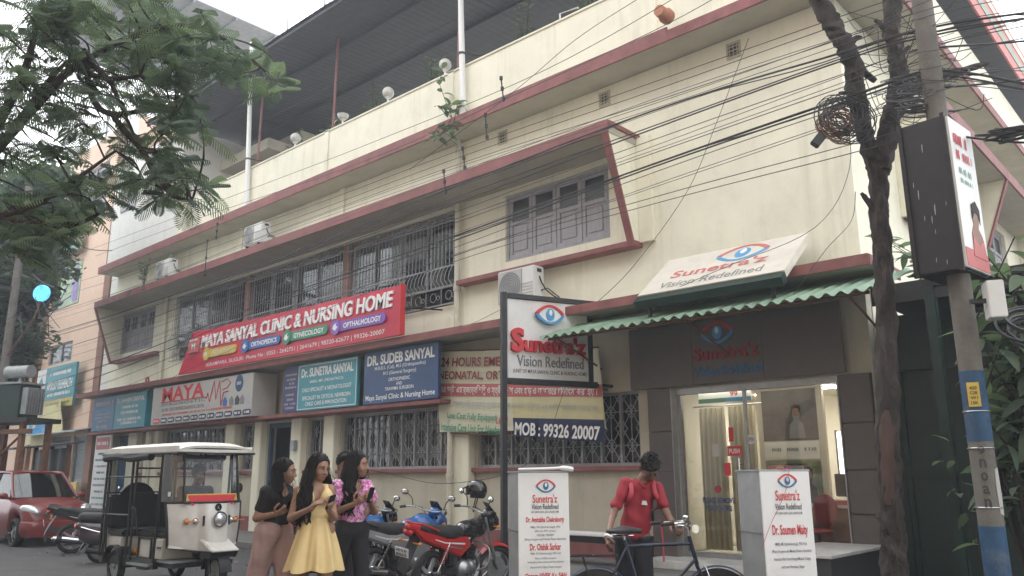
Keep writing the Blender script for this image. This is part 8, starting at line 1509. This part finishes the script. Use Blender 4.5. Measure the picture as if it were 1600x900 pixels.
S = SDF(.011)
for s in (-1, 1): S.chain([(0, s*.09, .84), (.36, s*.13, .80), (.40, s*.12, .46)], [.10, .078, .062], .03)
part('trousers', S.mesh(name='trousers'), 'dark_jeans', p)
for s in (-1, 1): part('shoe', SDF(.012).cap((.38, s*.12, .425), (.52, s*.12, .42), .036, .03).mesh(name='shoe'), 'black_cloth', p)
# ------------------------------------------------------------------ bicycle
bc_ = thing('bicycle', 'old dark blue roadster bicycle with chrome handlebar held by the red shirted person', 'bicycle', (-4.66, 6.24, 0), R(42.4)); bc_.rotation_euler = (R(-2), 0, R(42.4)); WR = .335; mk('mudguard_blue', (.014, .035, .085), .4, var=.2, dirt=.2)
for x in (0, 1.10):
    wheel(bc_, (x, 0, WR), WR, .036, 'wire', 'steel', n=44)
    part('mudguard', MB().sheet(lambda u, v: (x+(WR+.028)*math.cos(.45+2.75*u if x == 0 else -.05+2.5*u+.3), (v-.5)*.06, WR+(WR+.028-.012*abs(v-.5)*2)*math.sin(.45+2.75*u if x == 0 else -.05+2.5*u+.3)), 28, 4), 'mudguard_blue', bc_, thick=.004)
def tb2(nm, a, b, r=.0155, m='bike_frame'): return part(nm, MB().tube([a, b], r, 10), m, bc_)
mk('bike_frame', (.014, .022, .045), .35, var=.2, coat=.3)
fr = tb2('frame', (.44, 0, .29), (.27, 0, .92)); 
for a, b in (((.285, 0, .865), (.87, 0, .885)), ((.44, 0, .29), (.90, 0, .74)), ((.86, 0, .95), (.92, 0, .70))): part('frame_tube', MB().tube([a, b], .0155 if a[0] != .86 else .019, 10), 'bike_frame', fr)
for s in (-1, 1):
    part('chain_stay', MB().tube([(.44, s*.03, .29), (0, s*.055, WR)], .009, 8), 'bike_frame', fr); part('seat_stay', MB().tube([(.285, s*.02, .86), (0, s*.055, WR)], .008, 8), 'bike_frame', fr); part('fork_blade', MB().tube(smooth_path([(.915, s*.035, .70), (1.02, s*.045, .45), (1.10, s*.05, WR)], 4), .011, 8), 'bike_frame', fr); part('fork_stay', MB().tube([(1.10, s*.05, WR), (.985, s*.04, .69)], .005, 6), 'chrome', fr)
hb = part('handlebar', MB().tube(smooth_path([(.60, .27, 1.06), (.72, .26, 1.07), (.84, .15, 1.08), (.87, 0, 1.06), (.84, -.15, 1.08), (.72, -.26, 1.07), (.60, -.27, 1.06)], 4), .011, 8).tube([(.865, 0, .94), (.845, 0, 1.07)], .013, 8), 'chrome', bc_)
for s in (-1, 1): part('grip', MB().cyl((.56, s*.27, 1.057), (.68, s*.265, 1.068), .017, n=10), 'rubber', hb); part('brake_rod', MB().tube(smooth_path([(.70, s*.24, 1.035), (.84, s*.13, 1.04), (.86, s*.03, 1.0)], 4), .006, 6), 'chrome', hb)
part('bell', MB().ball((.86, .09, 1.115), (.03, .03, .022), 14, 8), 'chrome', hb); part('lamp_bracket', MB().box(.89, .95, -.03, .03, .98, 1.05), 'chrome', hb, bevel=.01)
sd_ = part('saddle', SDF(.008).ell((.20, 0, .995), (.10, .10, .035), k=.04).cap((.26, 0, 1.0), (.41, 0, .995), .045, .025, k=.04).mesh(name='saddle', cut=[lambda X, Y, Z: .975-Z+0*X*Y]), 'seat_black', bc_); part('saddle_spring', MB().torus((.15, .05, .955), .022, .006, 'z', 12, 5).torus((.15, -.05, .955), .022, .006, 'z', 12, 5).tube([(.15, .05, .955), (.35, .02, .96)], .005, 5).tube([(.15, -.05, .955), (.35, -.02, .96)], .005, 5), 'chrome', sd_); part('seat_post', MB().tube([(.275, 0, .90), (.255, 0, .965)], .012, 8), 'chrome', bc_)
cr_ = part('carrier', MB().box(-.24, .20, -.075, -.06, .775, .79).box(-.24, .20, .06, .075, .775, .79).box(-.24, -.225, -.06, .06, .775, .79).box(.19, .205, -.06, .06, .775, .79).box(-.03, -.015, -.06, .06, .775, .79), 'blackmetal', bc_)
for s in (-1, 1): part('carrier_stay', MB().tube([(-.12, s*.07, .78), (0, s*.06, WR)], .006, 6), 'blackmetal', cr_)
part('crank', MB().lathe([(.02, 0), (.095, 0), (.095, .006), (.02, .006)], 28, Matrix.Translation((.44, -.05, .29)) @ Matrix.Rotation(R(90), 4, 'X')).tube([(.44, -.06, .29), (.56, -.07, .20)], .009, 6).tube([(.44, .06, .29), (.32, .07, .38)], .009, 6), 'steel', bc_); part('pedal', MB().box(.52, .61, -.15, -.075, .19, .21), 'rubber', bc_); part('pedal', MB().box(.27, .36, .075, .15, .37, .39), 'rubber', bc_); part('chain', MB().tube([(.44, -.055, .385), (0, -.055, WR+.035)], .006, 5).tube([(.44, -.055, .195), (0, -.055, WR-.035)], .006, 5), 'blackmetal', bc_); part('stand', MB().tube([(.02, .08, WR), (-.12, .13, .01)], .01, 6), 'blackmetal', bc_)
# ------------------------------------------------------------------ things in and on the shop, and the bench outside
cu_ = thing('shop_curtain', 'pleated cream curtain inside the left half of the shop glass', 'curtain', (-6.6, 12.55, .25))
for a, b in ((-7.10, -6.62), (-6.55, -6.08)):
    part('panel', MB().sheet(lambda u, v: (a+(b-a)*u, 12.55+.045*math.sin(u*2*math.pi*5)*(1-.25*v), .30+2.30*v), 60, 4), 'curtain', cu_, world=True, thick=.004)
part('rod', MB().cyl((-7.2, 12.55, 2.63), (-5.95, 12.55, 2.63), .015, n=8), 'steel', cu_, world=True)
o = thing('window_strip', 'green and blue printed strip along the top of the shop glass', 'sticker', (-6.7, 12.3, 2.68)); part('strip', MB().box(-6.95, -6.0, 12.30, 12.31, 2.66, 2.84), 'white_print', o, world=True); part('band', MB().box(-6.95, -6.0, 12.29, 12.299, 2.66, 2.73), 'green_print', o, world=True); part('band', MB().box(-6.45, -6.0, 12.285, 12.289, 2.66, 2.73), 'sky_print', o, world=True); lettering(o, '99', (-6.3, 12.30, 2.79), FX, FZ, .14, .08, 'red_print', .02)
GY = 12.044
def sticker(name, label, x, z, w, h, m, txt=None, tm='white_print', rnd_=False):
    o = thing(name, label, 'sticker', (x, GY, z)); part('sheet', slab2(disc(w/2, h/2) if rnd_ else rect(w, h), (x, GY, z), FX, FZ, 0, .004), m, o, world=True, smooth=0)
    if txt: lettering(o, txt, (x, GY-.004, z), FX, FZ, w*.72, h*.5, tm, .02)
    return o
sticker('push_sticker', 'red PUSH sticker on the shop door', -6.22, 1.86, .25, .15, 'red_print', 'PUSH'); sticker('notice_sticker', 'narrow red vertical sticker above the push sticker', -6.26, 2.12, .08, .22, 'red_print'); sticker('notice_sticker', 'pale grey square sticker on the curtain side of the glass', -6.55, 1.88, .12, .20, 'sign_grey'); sticker('notice_sticker', 'red rounded sticker below the push sticker', -6.36, 1.58, .11, .20, 'red_print'); sticker('notice_sticker', 'round white sticker beside the door edge', -5.93, 2.03, .17, .14, 'sign_white', 'OPEN', 'grey_print', True)
sticker('no_shoes_sticker', 'small dark round no shoes mark on the glass', -6.55, 1.27, .12, .12, 'darkred', None, rnd_=True)
o = thing('glass_lettering', 'dark blue words asking to remove shoes on the glass', 'lettering', (-6.6, GY, .98))
lettering(o, 'PLEASE REMOVE', (-6.55, GY, 1.10), FX, FZ, .56, .085, 'sign_blue', .03); lettering(o, 'YOUR SHOES', (-6.55, GY, .98), FX, FZ, .46, .085, 'sign_blue', .03)
# posters on a display wall
mk('poster_dark', (.10, .09, .085), .4, var=.5, scale=3); mk('poster_green', (.16, .20, .10), .5, var=.4, scale=4)
dw = thing('display_wall', 'display wall with portrait posters inside the shop', 'display', (-5.9, 13.4, .2)); part('wall', MB().box(-6.45, -5.30, 13.40, 13.5, .21, 2.94), 'shop_wall', dw, world=True)
part('poster', MB().box(-6.35, -5.40, 13.385, 13.399, 2.05, 2.90), 'poster_dark', dw, world=True); part('poster', MB().box(-6.35, -5.40, 13.385, 13.399, 1.74, 2.03), 'sign_white', dw, world=True); part('poster', MB().box(-6.35, -5.40, 13.385, 13.399, .95, 1.72), 'poster_green', dw, world=True)
for k in range(3): smudge(dw, (-6.15+.3*k, 13.384, 1.90), FX, FZ, .2, .06, 'grey_print', 300+k)
for x, z, m_ in ((-6.1, 1.45, 'curtain'), (-5.62, 1.42, 'hair'), (-5.75, 2.45, 'skin')):
    part('portrait', slab2([(-.14, -.32), (.14, -.32), (.12, -.1), (.05, -.02), (.07, .1), (.0, .19), (-.07, .1), (-.05, -.02), (-.12, -.1)], (x, 13.384, z-.05), FX, FZ, 0, .004), 'grey_print' if m_ == 'skin' else 'dark_print', dw, world=True, smooth=0); part('face', slab2(disc(.055, .075), (x, 13.379, z+.07), FX, FZ, 0, .003), 'skin', dw, world=True, smooth=0); part('hair', slab2([(-.075, -.05), (-.05, .05), (.05, .05), (.075, -.05), (.08, .08), (0, .12), (-.08, .08)], (x, 13.375, z+.08), FX, FZ, 0, .003), m_ if m_ != 'skin' else 'hair', dw, world=True, smooth=0)
for i, (x, y) in enumerate(((-5.62, 15.2), (-5.05, 15.2))):
    o = thing('lit_panel', ('wide glowing poster panel deep inside the shop', 'narrow glowing poster panel deep inside the shop')[i], 'panel', (x, y, 1.5)); w = (.16, .07)[i]; part('screen', MB().box(x-w, x+w, y-.03, y, 1.45, 2.25), 'lit_poster', o, world=True); part('frame', MB().box(x-w-.03, x-w-.001, y-.05, y, 1.42, 2.28).box(x+w+.001, x+w+.03, y-.05, y, 1.42, 2.28), 'dark_print', o, world=True)
    part('portrait', slab2(disc(w*.5, .1), (x, y-.031, 1.7), FX, FZ, 0, .004), 'dark_print', o, world=True, smooth=0); part('portrait', slab2(disc(w*.5, .1), (x, y-.031, 2.05), FX, FZ, 0, .004), 'grey_print', o, world=True, smooth=0)
ct = thing('shop_counter', 'wooden counter with glass top inside the shop', 'counter', (-5.0, 13.3, .2)); part('front', MB().box(-5.55, -4.5, 13.0, 13.5, .21, .98), 'wood_counter', ct, world=True, bevel=.01); part('top', MB().box(-5.6, -4.45, 12.95, 13.55, .981, 1.03), 'marble', ct, world=True, bevel=.006)
o = thing('monitor', 'dark computer monitor on the counter', 'monitor', (-4.85, 13.3, 1.03)); part('screen', MB().box(-5.15, -4.6, 13.25, 13.29, 1.15, 1.5), 'black', o, world=True, bevel=.01); part('stand', MB().box(-4.92, -4.84, 13.29, 13.32, 1.03, 1.3).box(-5.0, -4.76, 13.22, 13.4, 1.031, 1.045), 'black', o, world=True)
o = thing('desk_clutter', 'red tray with papers on the counter', 'tray', (-5.0, 13.1, 1.03)); part('tray', MB().box(-5.2, -4.85, 13.0, 13.2, 1.031, 1.09), 'red_print', o, world=True, bevel=.01); part('paper', MB().box(-5.15, -4.9, 13.02, 13.18, 1.092, 1.11), 'white_print', o, world=True)
o = thing('framed_notice', 'framed notice standing at the window above the sign box', 'notice', (-5.35, 12.5, 1.3)); part('frame', MB().box(-5.62, -5.27, 12.48, 12.52, 1.28, 1.66), 'black', o, world=True, bevel=.008); part('sheet', MB().box(-5.59, -5.30, 12.474, 12.479, 1.31, 1.63), 'sign_grey', o, world=True); part('leg', MB().box(-5.5, -5.4, 12.5, 12.6, .21, 1.28), 'black', o, world=True)
for k in range(5): smudge(o, (-5.445, 12.474, 1.57-.05*k), FX, FZ, .22, .02, 'grey_print', 320+k)
o = thing('shop_chair', 'dark red office chair inside the shop window', 'chair', (-5.2, 12.6, .2)); part('seat', SDF(.015).ell((0, 0, .45), (.22, .22, .05)).mesh(name='seat'), 'darkred', o); part('backrest', SDF(.015).ell((.05, .18, .75), (.2, .05, .25)).mesh(name='backrest'), 'darkred', o); part('stem', MB().cyl((0, 0, .06), (0, 0, .42), .03, n=8), 'black', o)
for k in range(5): part('leg', MB().tube([(0, 0, .08), (.24*math.cos(k*1.2566), .24*math.sin(k*1.2566), .04)], .018, 6), 'black', o)
# bench by the wall behind the bicycle
o = thing('bench', 'low bench with a white plank top against the plinth behind the bicycle', 'bench', (-8.3, 10.9, .1)); part('plank', MB().box(-1.05, 1.05, -.22, .22, .46, .50), 'whitepaint', o, bevel=.008)
for x in (-.85, .85):
    for y in (-.16, .16): part('leg', MB().box(x-.03, x+.03, y-.03, y+.03, 0, .459), 'blackmetal', o)
part('apron', MB().box(-.9, .9, -.20, -.18, .36, .455), 'black', o)
# loose cloth on the first standing box, red cord on the second
o = part('rolled_sheet', MB().tube(smooth_path([(-4.85, 5.40, 1.552), (-4.72, 5.58, 1.556), (-4.63, 5.74, 1.562), (-4.60, 5.84, 1.55)], 5), [.012]*10+[.022]*6, 8), 'ac_white'); tag(o, 'small rolled sheet lying on top of the left standing sign', 'roll')
o = part('nylon_cord', MB().tube(smooth_path([(-3.10, 6.56, 1.55), (-3.02, 6.66, 1.575), (-2.95, 6.70, 1.55), (-2.96, 6.66, 1.53), (-2.99, 6.62, 1.35), (-3.08, 6.50, 1.1), (-3.14, 6.42, .9)], 6), .0022, 5).torus((-3.05, 6.68, 1.545), .06, .004, 'z', 20, 5), 'pink_strap'); tag(o, 'thin red cord looped on top of the right standing sign', 'cord')
# ------------------------------------------------------------------ litter on the road, air volume added to stand in for lens glare
q = random.Random(77); lt = MB()
for i in range(260):
    x, y = q.uniform(-30, -3), q.choice((q.uniform(4.5, 9.5), q.gauss(9.3, .25))); s = q.uniform(.02, .055); vs, fs = leaf_mesh(s*1.6, s, .1, .2)
    lt.add(vs, fs, Matrix.Translation((x, y, .012)) @ Matrix.Rotation(q.random()*6.28, 4, 'Z') @ Matrix.Rotation(q.uniform(-.3, .3), 4, 'X'))
o = part('litter', lt, 'wood_counter'); o['kind'] = 'stuff'; tag(o, 'dry leaves and scraps scattered along the road edge', 'litter')
hz = MB().box(-224, 224, -224, 224, -1, 21.5); o = part('glare_veil', hz, None); o['kind'] = 'stuff'; o['label'] = 'thin pale air volume added to stand in for lens glare'; o['category'] = 'glare_veil'
hm_ = bpy.data.materials.new('glare_veil'); hm_.use_nodes = True; hm_.node_tree.nodes.clear(); vo_ = hm_.node_tree.nodes.new('ShaderNodeVolumePrincipled'); vo_.inputs['Color'].default_value = (.86, .92, 1.0, 1); vo_.inputs['Density'].default_value = .0028; vo_.inputs['Anisotropy'].default_value = .3
ou_ = hm_.node_tree.nodes.new('ShaderNodeOutputMaterial'); hm_.node_tree.links.new(vo_.outputs[0], ou_.inputs['Volume']); o.data.materials.append(hm_)
